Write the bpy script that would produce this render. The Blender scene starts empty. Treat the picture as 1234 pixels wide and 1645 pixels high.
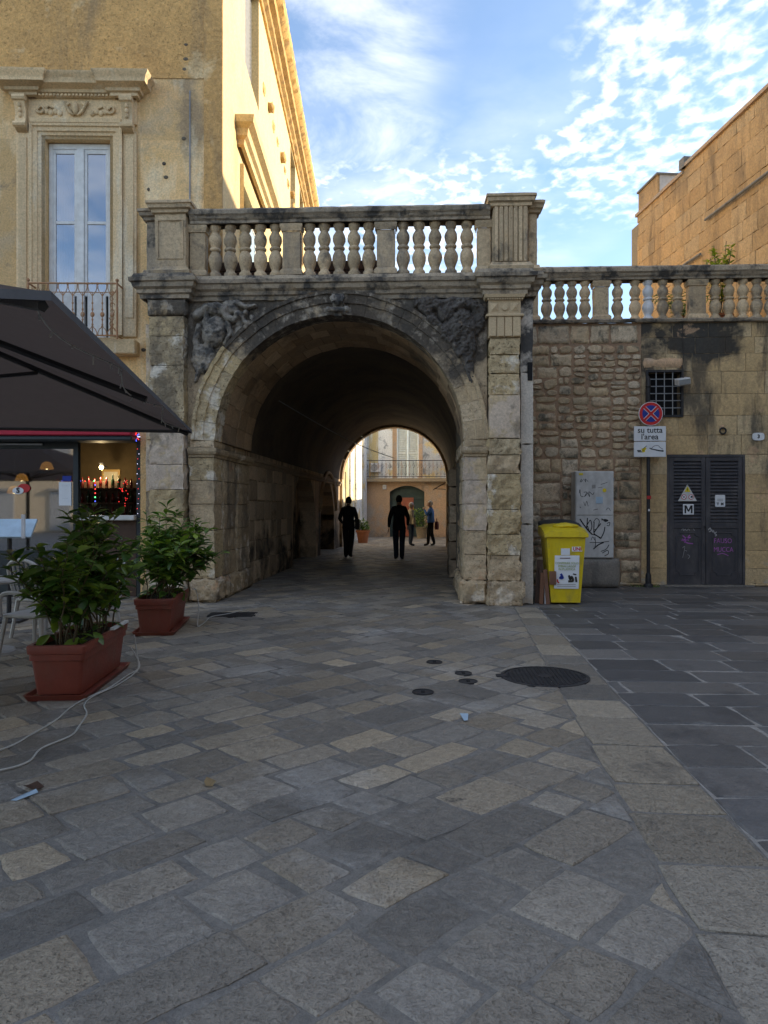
import bpy, bmesh, math, random
from mathutils import Vector, Matrix, noise

R = math.radians
scene = bpy.context.scene
COL = scene.collection
rnd = random.Random(11)

# ------------------------------------------------------------------ camera
YAW = R(2.4)
cam_d = bpy.data.cameras.new('camera')
cam = bpy.data.objects.new('camera', cam_d)
COL.objects.link(cam)
cam_d.sensor_fit = 'HORIZONTAL'
cam_d.sensor_width = 36.0
cam_d.lens = 36.0 * 1150 / 1234
cam_d.shift_y = -7.5 / 1234
cam_d.clip_start = 0.05
cam_d.clip_end = 2000
cam.location = (0, 0, 1.45)
cam.rotation_euler = (R(90), 0, YAW)
scene.camera = cam

# ------------------------------------------------------------------ light
SUN_EL, SUN_AZ = R(24), R(12)          # azimuth from +X towards +Y
sdir = Vector((math.cos(SUN_AZ) * math.cos(SUN_EL), math.sin(SUN_AZ) * math.cos(SUN_EL), math.sin(SUN_EL)))
sun_d = bpy.data.lights.new('sun', 'SUN')
sun_d.energy = 2.7
sun_d.angle = R(0.55)
sun_d.color = (1.0, 0.87, 0.66)
sun = bpy.data.objects.new('sun', sun_d)
sun.rotation_euler = sdir.to_track_quat('Z', 'Y').to_euler()
sun.location = (20, 5, 20)
COL.objects.link(sun)

scene.view_settings.view_transform = 'Standard'
scene.view_settings.look = 'None'
scene.view_settings.gamma = 1.0
scene.view_settings.exposure = 1.72
scene.view_settings.use_curve_mapping = False
scene.cycles.max_bounces = 7
scene.cycles.diffuse_bounces = 3
scene.cycles.glossy_bounces = 3
scene.cycles.transmission_bounces = 4


class NT:
    """small helper around a node tree"""
    def __init__(s, tree):
        s.t = tree
        s.t.nodes.clear()

    def n(s, typ, **kw):
        nd = s.t.nodes.new(typ)
        for k, v in kw.items():
            if k == 'inp':
                for i, val in v.items():
                    sock = nd.inputs[i]
                    if isinstance(val, bpy.types.NodeSocket):
                        s.t.links.new(val, sock)
                    else:
                        sock.default_value = val
            else:
                setattr(nd, k, v)
        return nd

    def math(s, op, a, b=None, c=None, clamp=False):
        nd = s.n('ShaderNodeMath', operation=op, use_clamp=clamp)
        for i, v in enumerate((a, b, c)):
            if v is None:
                continue
            if isinstance(v, bpy.types.NodeSocket):
                s.t.links.new(v, nd.inputs[i])
            else:
                nd.inputs[i].default_value = v
        return nd.outputs[0]

    def ramp(s, v, lo, hi, a=0.0, b=1.0, smooth=False):
        nd = s.n('ShaderNodeMapRange', interpolation_type='SMOOTHSTEP' if smooth else 'LINEAR')
        s.t.links.new(v, nd.inputs[0])
        for i, val in ((1, lo), (2, hi), (3, a), (4, b)):
            if isinstance(val, bpy.types.NodeSocket):
                s.t.links.new(val, nd.inputs[i])
            else:
                nd.inputs[i].default_value = val
        return nd.outputs[0]

    def mix(s, f, a, b, blend='MIX'):
        nd = s.n('ShaderNodeMix', data_type='RGBA', blend_type=blend)
        for i, v in ((0, f), (6, a), (7, b)):
            if isinstance(v, bpy.types.NodeSocket):
                s.t.links.new(v, nd.inputs[i])
            elif i == 0:
                nd.inputs[0].default_value = v
            else:
                nd.inputs[i].default_value = (*v, 1) if len(v) == 3 else v
        return nd.outputs[2]

    def noise(s, vec, scale, detail=4, rough=0.55, dist=0.0):
        nd = s.n('ShaderNodeTexNoise', inp={'Scale': scale, 'Detail': detail, 'Roughness': rough, 'Distortion': dist})
        if vec is not None:
            s.t.links.new(vec, nd.inputs['Vector'])
        return nd.outputs[0]

    def vscale(s, vec, sc, off=(0, 0, 0)):
        nd = s.n('ShaderNodeMapping', inp={'Scale': sc, 'Location': off})
        s.t.links.new(vec, nd.inputs['Vector'])
        return nd.outputs[0]


# ------------------------------------------------------------------ world: clear sky with altocumulus
world = bpy.data.worlds.new('World')
scene.world = world
world.use_nodes = True
w = NT(world.node_tree)
sky = w.n('ShaderNodeTexSky', sky_type='NISHITA', sun_disc=False, sun_elevation=SUN_EL, sun_rotation=R(90) - SUN_AZ,
          altitude=50, air_density=1.0, dust_density=0.6, ozone_density=1.4)
tc = w.n('ShaderNodeTexCoord').outputs['Generated']
sep = w.n('ShaderNodeSeparateXYZ', inp={0: tc})
zz = w.math('MAXIMUM', sep.outputs[2], 0.03)
px = w.math('DIVIDE', sep.outputs[0], zz)
py = w.math('DIVIDE', sep.outputs[1], zz)
pv = w.n('ShaderNodeCombineXYZ', inp={0: px, 1: py}).outputs[0]
warp = w.noise(pv, 2.2, 2)
pxw = w.math('ADD', px, w.ramp(warp, 0, 1, -0.22, 0.22))
pyw = w.math('ADD', py, w.ramp(w.noise(w.vscale(pv, (1, 1, 1), (7, 3, 0)), 1.5, 2), 0, 1, -0.35, 0.35))
# fine cells (altocumulus) on the right, soft veil on the left
cellv = w.vscale(pv, (1.0, 0.75, 1.0), (3.1, 0.4, 0))
rot = w.n('ShaderNodeVectorRotate', rotation_type='Z_AXIS', inp={'Angle': R(-30)})
w.t.links.new(cellv, rot.inputs['Vector'])
c1 = w.noise(rot.outputs[0], 18.0, 4, 0.5, 0.2)
c2 = w.noise(rot.outputs[0], 3.2, 3, 0.5)
band = w.math('MULTIPLY', w.ramp(pxw, 0.24, 0.42, smooth=True), w.ramp(pxw, 1.25, 0.95, smooth=True))
far = w.ramp(pyw, 2.75, 2.1, smooth=True)
low = w.math('MULTIPLY', w.math('MULTIPLY', w.ramp(pxw, 0.55, 0.25, smooth=True), w.ramp(pyw, 1.75, 2.25, smooth=True)), 0.9)
cells_on = w.math('MAXIMUM', w.math('MULTIPLY', band, far), low)
cells = w.ramp(w.math('ADD', w.math('MULTIPLY', c1, 0.75), w.math('MULTIPLY', c2, 0.35)), 0.47, 0.76, smooth=True)
cells = w.math('MULTIPLY', cells, cells_on)
v1 = w.noise(w.vscale(pv, (1.0, 0.8, 1), (1.3, 5.2, 0)), 2.6, 6, 0.6, 0.4)
veil = w.math('MULTIPLY', w.ramp(v1, 0.36, 0.70, smooth=True), w.ramp(pxw, 0.16, -0.06, smooth=True))
hazeb = w.math('MULTIPLY', w.ramp(w.noise(pv, 3.0, 5), 0.35, 0.75), w.ramp(pyw, 1.4, 2.4, 0.04, 0.38))
hazeb = w.math('MULTIPLY', hazeb, w.ramp(pxw, 0.75, 0.35))
cl = w.math('MAXIMUM', w.math('MAXIMUM', w.math('MULTIPLY', cells, 0.86), w.math('MULTIPLY', veil, 0.55)), hazeb, clamp=True)
up = w.ramp(sep.outputs[2], 0.0, 0.08)
cl = w.math('MULTIPLY', cl, up)
skyc = w.mix(1.0, sky.outputs[0], (.84, .885, .92), 'MULTIPLY')
skyc = w.mix(.03, skyc, (3.6, 3.6, 3.5))
col = w.mix(cl, skyc, (5.5, 5.45, 5.3))
bg = w.n('ShaderNodeBackground', inp={0: col, 1: 0.105})
wo = w.n('ShaderNodeOutputWorld', inp={0: bg.outputs[0]})


# ------------------------------------------------------------------ materials
MATS = {}


def principled(name):
    m = bpy.data.materials.new(name)
    m.use_nodes = True
    t = NT(m.node_tree)
    b = t.n('ShaderNodeBsdfPrincipled')
    t.n('ShaderNodeOutputMaterial', inp={0: b.outputs[0]})
    MATS[name] = m
    return t, b


def plain(name, col, rough=0.6, metal=0.0, var=0.15, scale=8.0, bump=0.1, spec=0.4, dirt=None, dirt_amt=0.5):
    t, b = principled(name)
    pos = t.n('ShaderNodeNewGeometry').outputs['Position']
    n1 = t.noise(pos, scale, 5, 0.6)
    n2 = t.noise(pos, scale * 9, 3, 0.6)
    c = t.mix(1.0, col, t.n('ShaderNodeCombineColor', inp={0: t.ramp(n1, .25, .75, 1 - var, 1 + var), 1: t.ramp(n1, .25, .75, 1 - var, 1 + var), 2: t.ramp(n1, .25, .75, 1 - var, 1 + var)}).outputs[0], 'MULTIPLY')
    if dirt:
        f = t.ramp(t.noise(t.vscale(pos, (1, 1, .5), (4, 4, 4)), scale * .7, 6, .65), .48, .72, 0, dirt_amt)
        c = t.mix(f, c, dirt)
    t.t.links.new(c, b.inputs['Base Color'])
    b.inputs['Metallic'].default_value = metal
    b.inputs['Specular IOR Level'].default_value = spec
    t.t.links.new(t.ramp(n2, .3, .7, max(rough - .08, .02), min(rough + .08, 1)), b.inputs['Roughness'])
    if bump:
        bp = t.n('ShaderNodeBump', inp={'Strength': bump, 'Distance': 0.01, 'Height': n2})
        t.t.links.new(bp.outputs[0], b.inputs['Normal'])
    return MATS[name]


def emit(name, col, strength):
    t, b = principled(name)
    b.inputs['Base Color'].default_value = (*col, 1)
    b.inputs['Emission Color'].default_value = (*col, 1)
    b.inputs['Emission Strength'].default_value = strength
    return MATS[name]


def stone(name, ca, cb, cc=None, scale=0.9, grain=22.0, bump=0.5, bdist=0.02, rough=0.88, rand=0.22, pits=0.0, pit_scale=38,
          stains=(), cc_amt=0.7, coarse=0.0, layers=0.0):
    """weathered stone. stains: dicts col, scale, lo, hi, amt, optional z=(z0,z1) growth limits, x=(x0,x1), streak"""
    t, b = principled(name)
    g = t.n('ShaderNodeNewGeometry')
    pos = g.outputs['Position']
    oi = t.n('ShaderNodeObjectInfo').outputs['Random']
    rv = t.math('FRACT', t.math('ADD', oi, g.outputs['Random Per Island']))
    rv2 = t.math('FRACT', t.math('MULTIPLY', rv, 17.31))
    offs = t.n('ShaderNodeVectorMath', operation='MULTIPLY_ADD')
    t.t.links.new(pos, offs.inputs[0])
    offs.inputs[1].default_value = (1, 1, 1)
    offv = t.n('ShaderNodeCombineXYZ', inp={0: t.math('MULTIPLY', rv, 9.0), 1: t.math('MULTIPLY', rv2, 9.0), 2: rv}).outputs[0]
    t.t.links.new(offv, offs.inputs[2])
    lp = offs.outputs[0]                       # each stone reads its own piece of the noise
    n1 = t.noise(pos, scale, 4, 0.62)
    n1b = t.noise(lp, scale * 4.1, 4, 0.6)
    n2 = t.noise(lp, grain, 4, 0.65)
    n3 = t.noise(lp, grain * 3.7, 2, 0.6)
    f = t.ramp(t.math('ADD', t.math('MULTIPLY', n1, .55), t.math('MULTIPLY', n1b, .45)), .36, .64)
    c = t.mix(f, ca, cb)
    if cc:
        c = t.mix(t.math('MULTIPLY', t.math('POWER', rv2, 2.0), cc_amt), c, cc)
    v = t.math('MULTIPLY', t.ramp(rv, 0, 1, 1 - rand, 1 + rand), t.ramp(n2, .25, .75, .74, 1.24))
    v = t.math('MULTIPLY', v, t.ramp(n3, .3, .7, .86, 1.12))
    vc = t.n('ShaderNodeCombineColor', inp={0: v, 1: v, 2: v}).outputs[0]
    c = t.mix(1.0, c, vc, 'MULTIPLY')
    h = t.math('ADD', t.math('MULTIPLY', n2, .6), t.math('MULTIPLY', n3, .3))
    if coarse:
        h = t.math('ADD', h, t.math('MULTIPLY', t.noise(pos, 9.0, 4, .6, .6), coarse))
    if layers:
        lay = t.noise(t.vscale(pos, (1.6, 1.6, 9.0)), 1.4, 5, .65, .3)
        h = t.math('ADD', h, t.math('MULTIPLY', lay, layers))
        c = t.mix(t.ramp(lay, .42, .3, 0, .55), c, tuple(x * .45 for x in ca))
    if pits:
        vo = t.noise(lp, pit_scale, 3, .5, .3)
        pf = t.ramp(vo, .40, .33, 0, 1)
        pf = t.math('MULTIPLY', pf, t.ramp(rv2, .15, .85, .15, 1.0))
        c = t.mix(t.math('MULTIPLY', pf, pits), c, tuple(x * .3 for x in ca))
        h = t.math('SUBTRACT', h, t.math('MULTIPLY', pf, .8))
    for s in stains:
        p = t.vscale(pos, (1, 1, .22) if s.get('streak') else (1, 1, 1), s.get('off', (3.3, 1.7, .9)))
        nn = t.noise(p, s.get('scale', 1.5), 5, s.get('rough', .66), s.get('dist', .25))
        sp = t.n('ShaderNodeSeparateXYZ', inp={0: pos})
        for key, idx in (('x', 0), ('z', 2), ('y', 1)):
            if key in s:
                a0, a1 = s[key][:2]
                k = s[key][2] if len(s[key]) > 2 else .6
                mk = t.ramp(sp.outputs[idx], a0, a1, -k, 0.0)
                nn = t.math('ADD', nn, mk)
        fac = t.ramp(nn, s.get('lo', .5), s.get('hi', .62), 0, s.get('amt', .8))
        sc = t.mix(t.ramp(n2, .3, .7), s['col'], tuple(x * 1.7 for x in s['col']))
        c = t.mix(fac, c, sc)
    t.t.links.new(c, b.inputs['Base Color'])
    t.t.links.new(t.ramp(n2, .2, .8, rough - .12, min(1, rough + .08)), b.inputs['Roughness'])
    b.inputs['Specular IOR Level'].default_value = .35
    bp = t.n('ShaderNodeBump', inp={'Strength': bump, 'Distance': bdist, 'Height': h})
    t.t.links.new(bp.outputs[0], b.inputs['Normal'])
    return MATS[name]


BLACK = (.022, .021, .022)
GREYC = (.16, .155, .145)
# arch stones
stone('arch_stone', (.56, .415, .25), (.44, .33, .205), (.60, .47, .32), rand=.10, pits=.8, coarse=1.2, bdist=.045, layers=1.0, stains=[
    dict(col=(.66, .58, .47), scale=2.4, lo=.56, hi=.64, amt=.7, z=(3.4, 2.6, .3), off=(1, 3, 3)),
    dict(col=(.50, .27, .14), scale=1.8, lo=.60, hi=.68, amt=.6, z=(3.4, 2.6, .3), off=(7, 3, 5)),
    dict(col=(.058, .048, .039), scale=1.9, lo=.30, hi=.44, amt=.96, z=(2.9, 4.0, .36)),
    dict(col=(.33, .285, .23), scale=6.5, lo=.50, hi=.64, amt=.8, z=(3.0, 4.0, .4), off=(9, 2, 4)),
    dict(col=(.20, .11, .04), scale=3.1, lo=.60, hi=.7, amt=.6, z=(3.7, 4.6, .5), off=(1, 8, 2)),
    dict(col=(.10, .082, .062), scale=2.2, lo=.50, hi=.64, amt=.75, streak=True),
    dict(col=(.05, .043, .036), scale=3.2, lo=.50, hi=.62, amt=.85, streak=True, z=(2.0, 3.9, .25), off=(5, 2, 2)),
    dict(col=(.07, .06, .05), scale=2.0, lo=.52, hi=.66, amt=.7, z=(.75, .1, .4), off=(2, 2, 8))])
stone('arch_rough', (.59, .44, .24), (.48, .36, .20), (.47, .37, .24), rand=.08, pits=1.0, pit_scale=26, coarse=1.8, bdist=.065, grain=16, layers=.8, stains=[
    dict(col=(.05, .045, .04), scale=2.3, lo=.50, hi=.64, amt=.85, z=(3.0, 4.4, .35)),
    dict(col=(.10, .082, .062), scale=2.2, lo=.50, hi=.66, amt=.75, streak=True),
    dict(col=(.60, .54, .45), scale=1.7, lo=.56, hi=.62, amt=.7, off=(4, 4, 2))])
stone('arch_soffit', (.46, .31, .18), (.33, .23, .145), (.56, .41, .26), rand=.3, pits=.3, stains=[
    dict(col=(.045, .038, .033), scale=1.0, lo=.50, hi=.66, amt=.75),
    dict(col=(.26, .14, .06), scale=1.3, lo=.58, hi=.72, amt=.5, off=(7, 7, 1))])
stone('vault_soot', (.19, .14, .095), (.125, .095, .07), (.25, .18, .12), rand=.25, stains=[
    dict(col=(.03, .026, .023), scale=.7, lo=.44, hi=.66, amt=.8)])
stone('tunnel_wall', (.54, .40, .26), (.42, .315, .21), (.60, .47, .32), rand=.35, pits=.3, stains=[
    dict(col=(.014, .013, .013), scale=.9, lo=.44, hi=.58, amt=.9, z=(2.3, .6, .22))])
stone('balustrade_stone', (.60, .45, .28), (.49, .365, .23), (.43, .33, .21), pits=.5, coarse=.8, rand=.22, stains=[
    dict(col=(.05, .048, .045), scale=3.0, lo=.55, hi=.68, amt=.75),
    dict(col=(.12, .11, .10), scale=2.2, lo=.50, hi=.66, amt=.6, streak=True, off=(1, 9, 3)),
    dict(col=(.36, .22, .08), scale=4.0, lo=.66, hi=.75, amt=.5, off=(6, 1, 1))])
stone('coping_stone', (.38, .31, .225), (.27, .22, .165), (.46, .365, .26), pits=.5, coarse=.9, rand=.12, stains=[
    dict(col=(.035, .034, .034), scale=3.2, lo=.47, hi=.60, amt=.9),
    dict(col=(.34, .31, .27), scale=7.0, lo=.62, hi=.72, amt=.6, off=(5, 5, 5)),
    dict(col=(.34, .25, .15), scale=2.0, lo=.55, hi=.7, amt=.6, streak=True, off=(2, 8, 8))])
stone('relief_stone', (.34, .30, .25), (.22, .195, .165), None, pits=.6, coarse=1.0, grain=26, bdist=.03, stains=[
    dict(col=(.03, .03, .031), scale=4.0, lo=.47, hi=.6, amt=.9),
    dict(col=(.36, .28, .18), scale=2.3, lo=.58, hi=.68, amt=.6, off=(5, 1, 7))])
stone('relief_black', (.115, .10, .088), (.07, .062, .055), None, pits=.6, coarse=1.4, grain=26, bdist=.04, stains=[
    dict(col=(.22, .20, .18), scale=6.0, lo=.62, hi=.7, amt=.6),
    dict(col=(.42, .29, .18), scale=2.6, lo=.64, hi=.72, amt=.75, off=(5, 1, 7))])
stone('new_cream', (.58, .44, .27), (.53, .40, .25), None, pits=.05, grain=60, bump=.15, rand=.03)
stone('pier_plaster', (.62, .49, .37), (.54, .43, .33), None, pits=.35, rand=.08, bump=.3, grain=26, stains=[
    dict(col=(.40, .30, .18), scale=2.0, lo=.50, hi=.56, amt=.9), dict(col=(.14, .115, .09), scale=2.6, lo=.54, hi=.64, amt=.7, off=(8, 8, 1))])
stone('cement_grey', (.58, .52, .44), (.47, .42, .36), None, pits=.2, bump=.3, grain=30, stains=[
    dict(col=(.40, .30, .19), scale=2.2, lo=.55, hi=.66, amt=.8, z=(1.1, .0, .4)),
    dict(col=(.035, .034, .034), scale=2.4, lo=.40, hi=.52, amt=.95, z=(3.2, 3.6, .8))])
stone('pier_core', (.17, .14, .10), (.11, .095, .075), None, pits=.3)
# right wall
stone('rubble_mortar', (.44, .29, .18), (.36, .24, .155), None, pits=.35, bump=.6, grain=34, stains=[
    dict(col=(.05, .043, .035), scale=1.3, lo=.52, hi=.68, amt=.7, z=(2.2, 1.2, .25))])
stone('rubble_stone', (.54, .405, .25), (.43, .33, .21), (.64, .54, .41), rand=.2, pits=.6, coarse=1.3, bdist=.035, grain=18, stains=[
    dict(col=(.07, .068, .05), scale=3.4, lo=.53, hi=.64, amt=.8),
    dict(col=(.40, .26, .16), scale=2.2, lo=.52, hi=.69, amt=.7, off=(8, 3, 1)),
    dict(col=(.035, .033, .026), scale=1.5, lo=.47, hi=.62, amt=.85, z=(2.4, 1.6, .25), off=(3, 2, 7)),
    dict(col=(.04, .04, .04), scale=2.2, lo=.50, hi=.62, amt=.85, z=(4.2, 4.7, .5))])
stone('ashlar_stone', (.58, .41, .21), (.47, .33, .17), (.62, .49, .31), rand=.08, pits=.4, bdist=.02, coarse=.5, stains=[
    dict(col=(.03, .028, .025), scale=.95, lo=.44, hi=.53, amt=.96, z=(3.2, 4.4, .34), streak=False, off=(2.35, .3, .2)),
    dict(col=(.045, .042, .037), scale=2.6, lo=.45, hi=.60, amt=.8, streak=True, z=(.4, 3.2, .16), off=(.4, .2, 1)),
    dict(col=(.32, .30, .26), scale=1.6, lo=.52, hi=.6, amt=.7, z=(1.2, .5, .4), off=(4, 4, 0)),
    dict(col=(.40, .26, .16), scale=2.0, lo=.62, hi=.66, amt=.7, off=(1, 6, 3))])
stone('ashlar_joint', (.34, .255, .155), (.27, .20, .125), None, pits=.3)
# palazzo
stone('palazzo_stucco', (.80, .54, .27), (.69, .45, .20), None, scale=.8, pits=.06, grain=34, coarse=.5, bump=.55, stains=[
    dict(col=(.34, .215, .085), scale=1.1, lo=.42, hi=.56, amt=.9, z=(7.9, 8.6, .6), off=(2, 0, 1)),
    dict(col=(.26, .19, .12), scale=1.2, lo=.42, hi=.56, amt=.8, x=(-4.5, -3.7, .40), off=(1, 5, 0)),
    dict(col=(.14, .10, .055), scale=2.6, lo=.53, hi=.68, amt=.6, z=(7.6, 8.6, .4), off=(7, 1, 0)),
    dict(col=(.78, .69, .50), scale=1.5, lo=.52, hi=.66, amt=.5, streak=True, off=(9, 4, 4)),
    dict(col=(.40, .31, .20), scale=1.3, lo=.54, hi=.66, amt=.6, off=(3, 4, 9)),
    dict(col=(.12, .10, .08), scale=2.0, lo=.64, hi=.74, amt=.6, off=(0, 2, 6))])
stone('palazzo_rough', (.68, .40, .15), (.51, .30, .115), None, scale=.9, pits=.6, pit_scale=30, grain=20, coarse=1.6, bdist=.04, stains=[
    dict(col=(.17, .13, .085), scale=1.3, lo=.52, hi=.66, amt=.6, streak=True),
    dict(col=(.70, .54, .32), scale=1.2, lo=.58, hi=.68, amt=.6, off=(4, 1, 1))])
stone('palazzo_lit', (.68, .52, .27), (.62, .46, .225), None, scale=.5, pits=.1, grain=20, bump=.25, rand=.02, stains=[
    dict(col=(.50, .24, .08), scale=.9, lo=.55, hi=.72, amt=.45, streak=True)])
stone('palazzo_trim', (.74, .55, .33), (.64, .47, .27), None, pits=.25, grain=30, bump=.35, stains=[
    dict(col=(.13, .115, .09), scale=2.5, lo=.52, hi=.66, amt=.75, z=(7.5, 8.4, .3)),
    dict(col=(.62, .58, .47), scale=2.0, lo=.54, hi=.68, amt=.6, streak=True, off=(6, 6, 1))])
stone('cornice_lit', (.58, .36, .13), (.50, .30, .10), None, pits=.4, stains=[dict(col=(.20, .12, .05), scale=4, lo=.5, hi=.62, amt=.8)])
stone('orange_stone', (.62, .385, .175), (.52, .315, .14), (.60, .42, .23), rand=.09, pits=.35, coarse=.6, stains=[
    dict(col=(.14, .095, .055), scale=1.8, lo=.50, hi=.68, amt=.75, streak=True),
    dict(col=(.22, .15, .085), scale=.8, lo=.48, hi=.66, amt=.65, z=(7.0, 9.5, .3))])
stone('tan_stone', (.42, .32, .20), (.34, .26, .165), (.46, .37, .26), rand=.15, pits=.2)
stone('plaster_pink', (.54, .35, .21), (.46, .31, .19), None, pits=.2, stains=[
    dict(col=(.30, .28, .24), scale=1.0, lo=.50, hi=.66, amt=.7),
    dict(col=(.12, .11, .09), scale=1.5, lo=.45, hi=.6, amt=.8, z=(.8, .1, .4))])
stone('plaster_white', (.80, .79, .75), (.70, .69, .65), None, pits=.1, stains=[
    dict(col=(.10, .11, .12), scale=2.5, lo=.56, hi=.66, amt=.7), dict(col=(.55, .42, .18), scale=.8, lo=.56, hi=.62, amt=.8, off=(1, 1, 9))])
stone('plaster_yellow', (.72, .58, .30), (.66, .50, .24), None, pits=.1, stains=[
    dict(col=(.62, .62, .58), scale=1.2, lo=.50, hi=.64, amt=.85, streak=True)])
# paving
stone('paver_stone', (.275, .247, .210), (.198, .182, .163), (.43, .345, .24), scale=1.5, grain=26, rough=.56, rand=.25, pits=.12, pit_scale=90, bump=.8, bdist=.024, cc_amt=.9, coarse=1.3, stains=[
    dict(col=(.085, .078, .07), scale=1.7, lo=.56, hi=.74, amt=.65),
    dict(col=(.36, .345, .325), scale=1.0, lo=.54, hi=.74, amt=.55, off=(3, 9, 2)),
    dict(col=(.06, .055, .05), scale=4.0, lo=.70, hi=.74, amt=.8, off=(2, 2, 2)),
    dict(col=(.26, .11, .05), scale=1.3, lo=.73, hi=.79, amt=.6, off=(8, 5, 2))])
stone('border_stone', (.27, .24, .20), (.20, .183, .16), (.42, .345, .245), scale=1.5, grain=26, rough=.58, rand=.3, pits=.12, pit_scale=90, bump=.8, bdist=.024, coarse=1.3, stains=[
    dict(col=(.06, .055, .05), scale=2.0, lo=.58, hi=.7, amt=.6)])
stone('dark_slab', (.125, .118, .112), (.090, .087, .086), (.175, .158, .14), scale=1.5, grain=30, rough=.55, rand=.30, coarse=1.2, pits=.2, bump=.35, bdist=.01, stains=[
    dict(col=(.045, .043, .042), scale=1.8, lo=.56, hi=.7, amt=.7), dict(col=(.18, .172, .158), scale=3.0, lo=.60, hi=.74, amt=.5, off=(6, 2, 2))])
stone('mortar_grey', (.25, .228, .20), (.17, .157, .14), None, scale=3, grain=40, bump=.6, rough=.9, stains=[
    dict(col=(.035, .032, .028), scale=1.6, lo=.55, hi=.7, amt=.7)])
stone('mortar_pale', (.36, .335, .30), (.22, .205, .185), None, scale=3, grain=40, bump=.6, rough=.9, stains=[
    dict(col=(.07, .068, .065), scale=2.2, lo=.54, hi=.70, amt=.8)])
stone('concrete', (.29, .26, .22), (.21, .20, .185), None, pits=.4, grain=30, stains=[dict(col=(.09, .085, .08), scale=2.2, lo=.5, hi=.64, amt=.7, streak=True)])
plain('white_paint', (.74, .74, .73), .45, dirt=(.5, .46, .4), dirt_amt=.3)
plain('chair_white', (.44, .43, .42), .45, dirt=(.28, .26, .24), dirt_amt=.4)
plain('white_plastic', (.66, .66, .67), .4, dirt=(.35, .33, .3), dirt_amt=.3)
plain('rust_iron', (.42, .22, .11), .85, dirt=(.42, .36, .28), dirt_amt=.7, scale=24, bump=.4)
plain('dark_iron', (.035, .034, .037), .6, metal=.3, dirt=(.09, .085, .08), dirt_amt=.5)
plain('door_paint', (.055, .053, .060), .5, dirt=(.13, .12, .115), dirt_amt=.65, scale=7)
plain('void', (.008, .008, .009), .9, bump=0)
plain('grey_metal', (.30, .31, .32), .5, metal=.2, dirt=(.18, .16, .14), dirt_amt=.4)
plain('cabinet_grey', (.60, .59, .57), .55, dirt=(.24, .225, .20), dirt_amt=.5, scale=5)
plain('bin_yellow', (.70, .52, .012), .42, dirt=(.34, .26, .06), dirt_amt=.7, scale=9, var=.08)
plain('bin_dark', (.03, .037, .04), .5)
plain('ink', (.012, .012, .014), .6, bump=0)
plain('sign_white', (.74, .75, .77), .4, var=.05, dirt=(.5, .48, .45), dirt_amt=.25)
plain('sign_red', (.55, .02, .025), .4, var=.05)
plain('sign_blue', (.012, .035, .28), .4, var=.05)
plain('sign_yellow', (.75, .58, .02), .45, var=.05)
plain('purple_ink', (.38, .12, .40), .7, var=.2)
plain('pale_ink', (.34, .33, .33), .7, var=.2)
plain('olive_ink', (.30, .36, .08), .7, var=.2)
plain('terracotta', (.20, .046, .029), .5, var=.16, dirt=(.17, .085, .06), dirt_amt=.55, scale=7)
plain('terracotta_pot', (.50, .19, .09), .7)
plain('soil', (.03, .022, .016), .95, bump=.8)
plain('twig', (.11, .085, .05), .85)
plain('canopy_fabric', (.11, .085, .074), .95, var=.12, spec=.1)
plain('canopy_hem', (.10, .10, .105), .8, spec=.2)
plain('aluminium_dark', (.055, .055, .058), .45, metal=.5)
plain('aluminium', (.5, .5, .51), .35, metal=.8)
plain('red_fabric', (.42, .02, .045), .7)
plain('wood_dark', (.08, .045, .03), .7, dirt=(.03, .02, .016), dirt_amt=.6)
plain('wood_brown', (.20, .095, .055), .65, dirt=(.08, .045, .03), dirt_amt=.6)
plain('paper_white', (.75, .76, .78), .7, var=.04, bump=0)
plain('pale_blue', (.42, .55, .66), .6)
plain('shutter_cream', (.74, .76, .68), .55, dirt=(.4, .4, .36), dirt_amt=.3)
plain('shutter_grey', (.30, .29, .28), .6)
plain('door_green', (.055, .085, .075), .5)
plain('door_red', (.42, .13, .07), .55)
plain('pink_awning', (.5, .2, .2), .7)
plain('skin', (.48, .28, .20), .5, var=.08, bump=0)
plain('cloth_black', (.012, .012, .014), .85, var=.3)
plain('cloth_navy', (.016, .02, .036), .85, var=.3)
plain('cloth_blue', (.055, .17, .50), .8, var=.12)
plain('cloth_cream', (.46, .42, .33), .85, var=.12)
plain('cloth_jeans', (.045, .07, .12), .85, var=.2)
plain('cloth_maroon', (.10, .018, .025), .7)
plain('hair_dark', (.012, .010, .009), .7)
plain('hair_white', (.62, .61, .59), .8, var=.12)
plain('leather', (.03, .025, .022), .6)
plain('shoe', (.02, .018, .017), .5)
plain('cable_white', (.50, .49, .46), .55)
plain('dry_leaf', (.28, .20, .10), .85)
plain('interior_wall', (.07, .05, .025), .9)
plain('counter_white', (.62, .61, .58), .5)
plain('bottle_glass', (.02, .045, .025), .12, var=.3, bump=0, spec=.6)
plain('bottle_red', (.10, .012, .012), .2, var=.3, bump=0, spec=.6)
plain('gold_frame', (.35, .22, .06), .5)
plain('logo_red', (.5, .03, .03), .5)
emit('lamp_warm', (1.0, .78, .38), 6.0)
emit('lamp_amber', (.9, .42, .08), .22)
emit('fairy_red', (1.0, .04, .04), .7)
emit('fairy_blue', (.08, .12, 1.0), .8)
emit('fairy_green', (.1, .9, .25), 1.2)
emit('fairy_white', (.8, .75, 1.0), .6)


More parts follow.
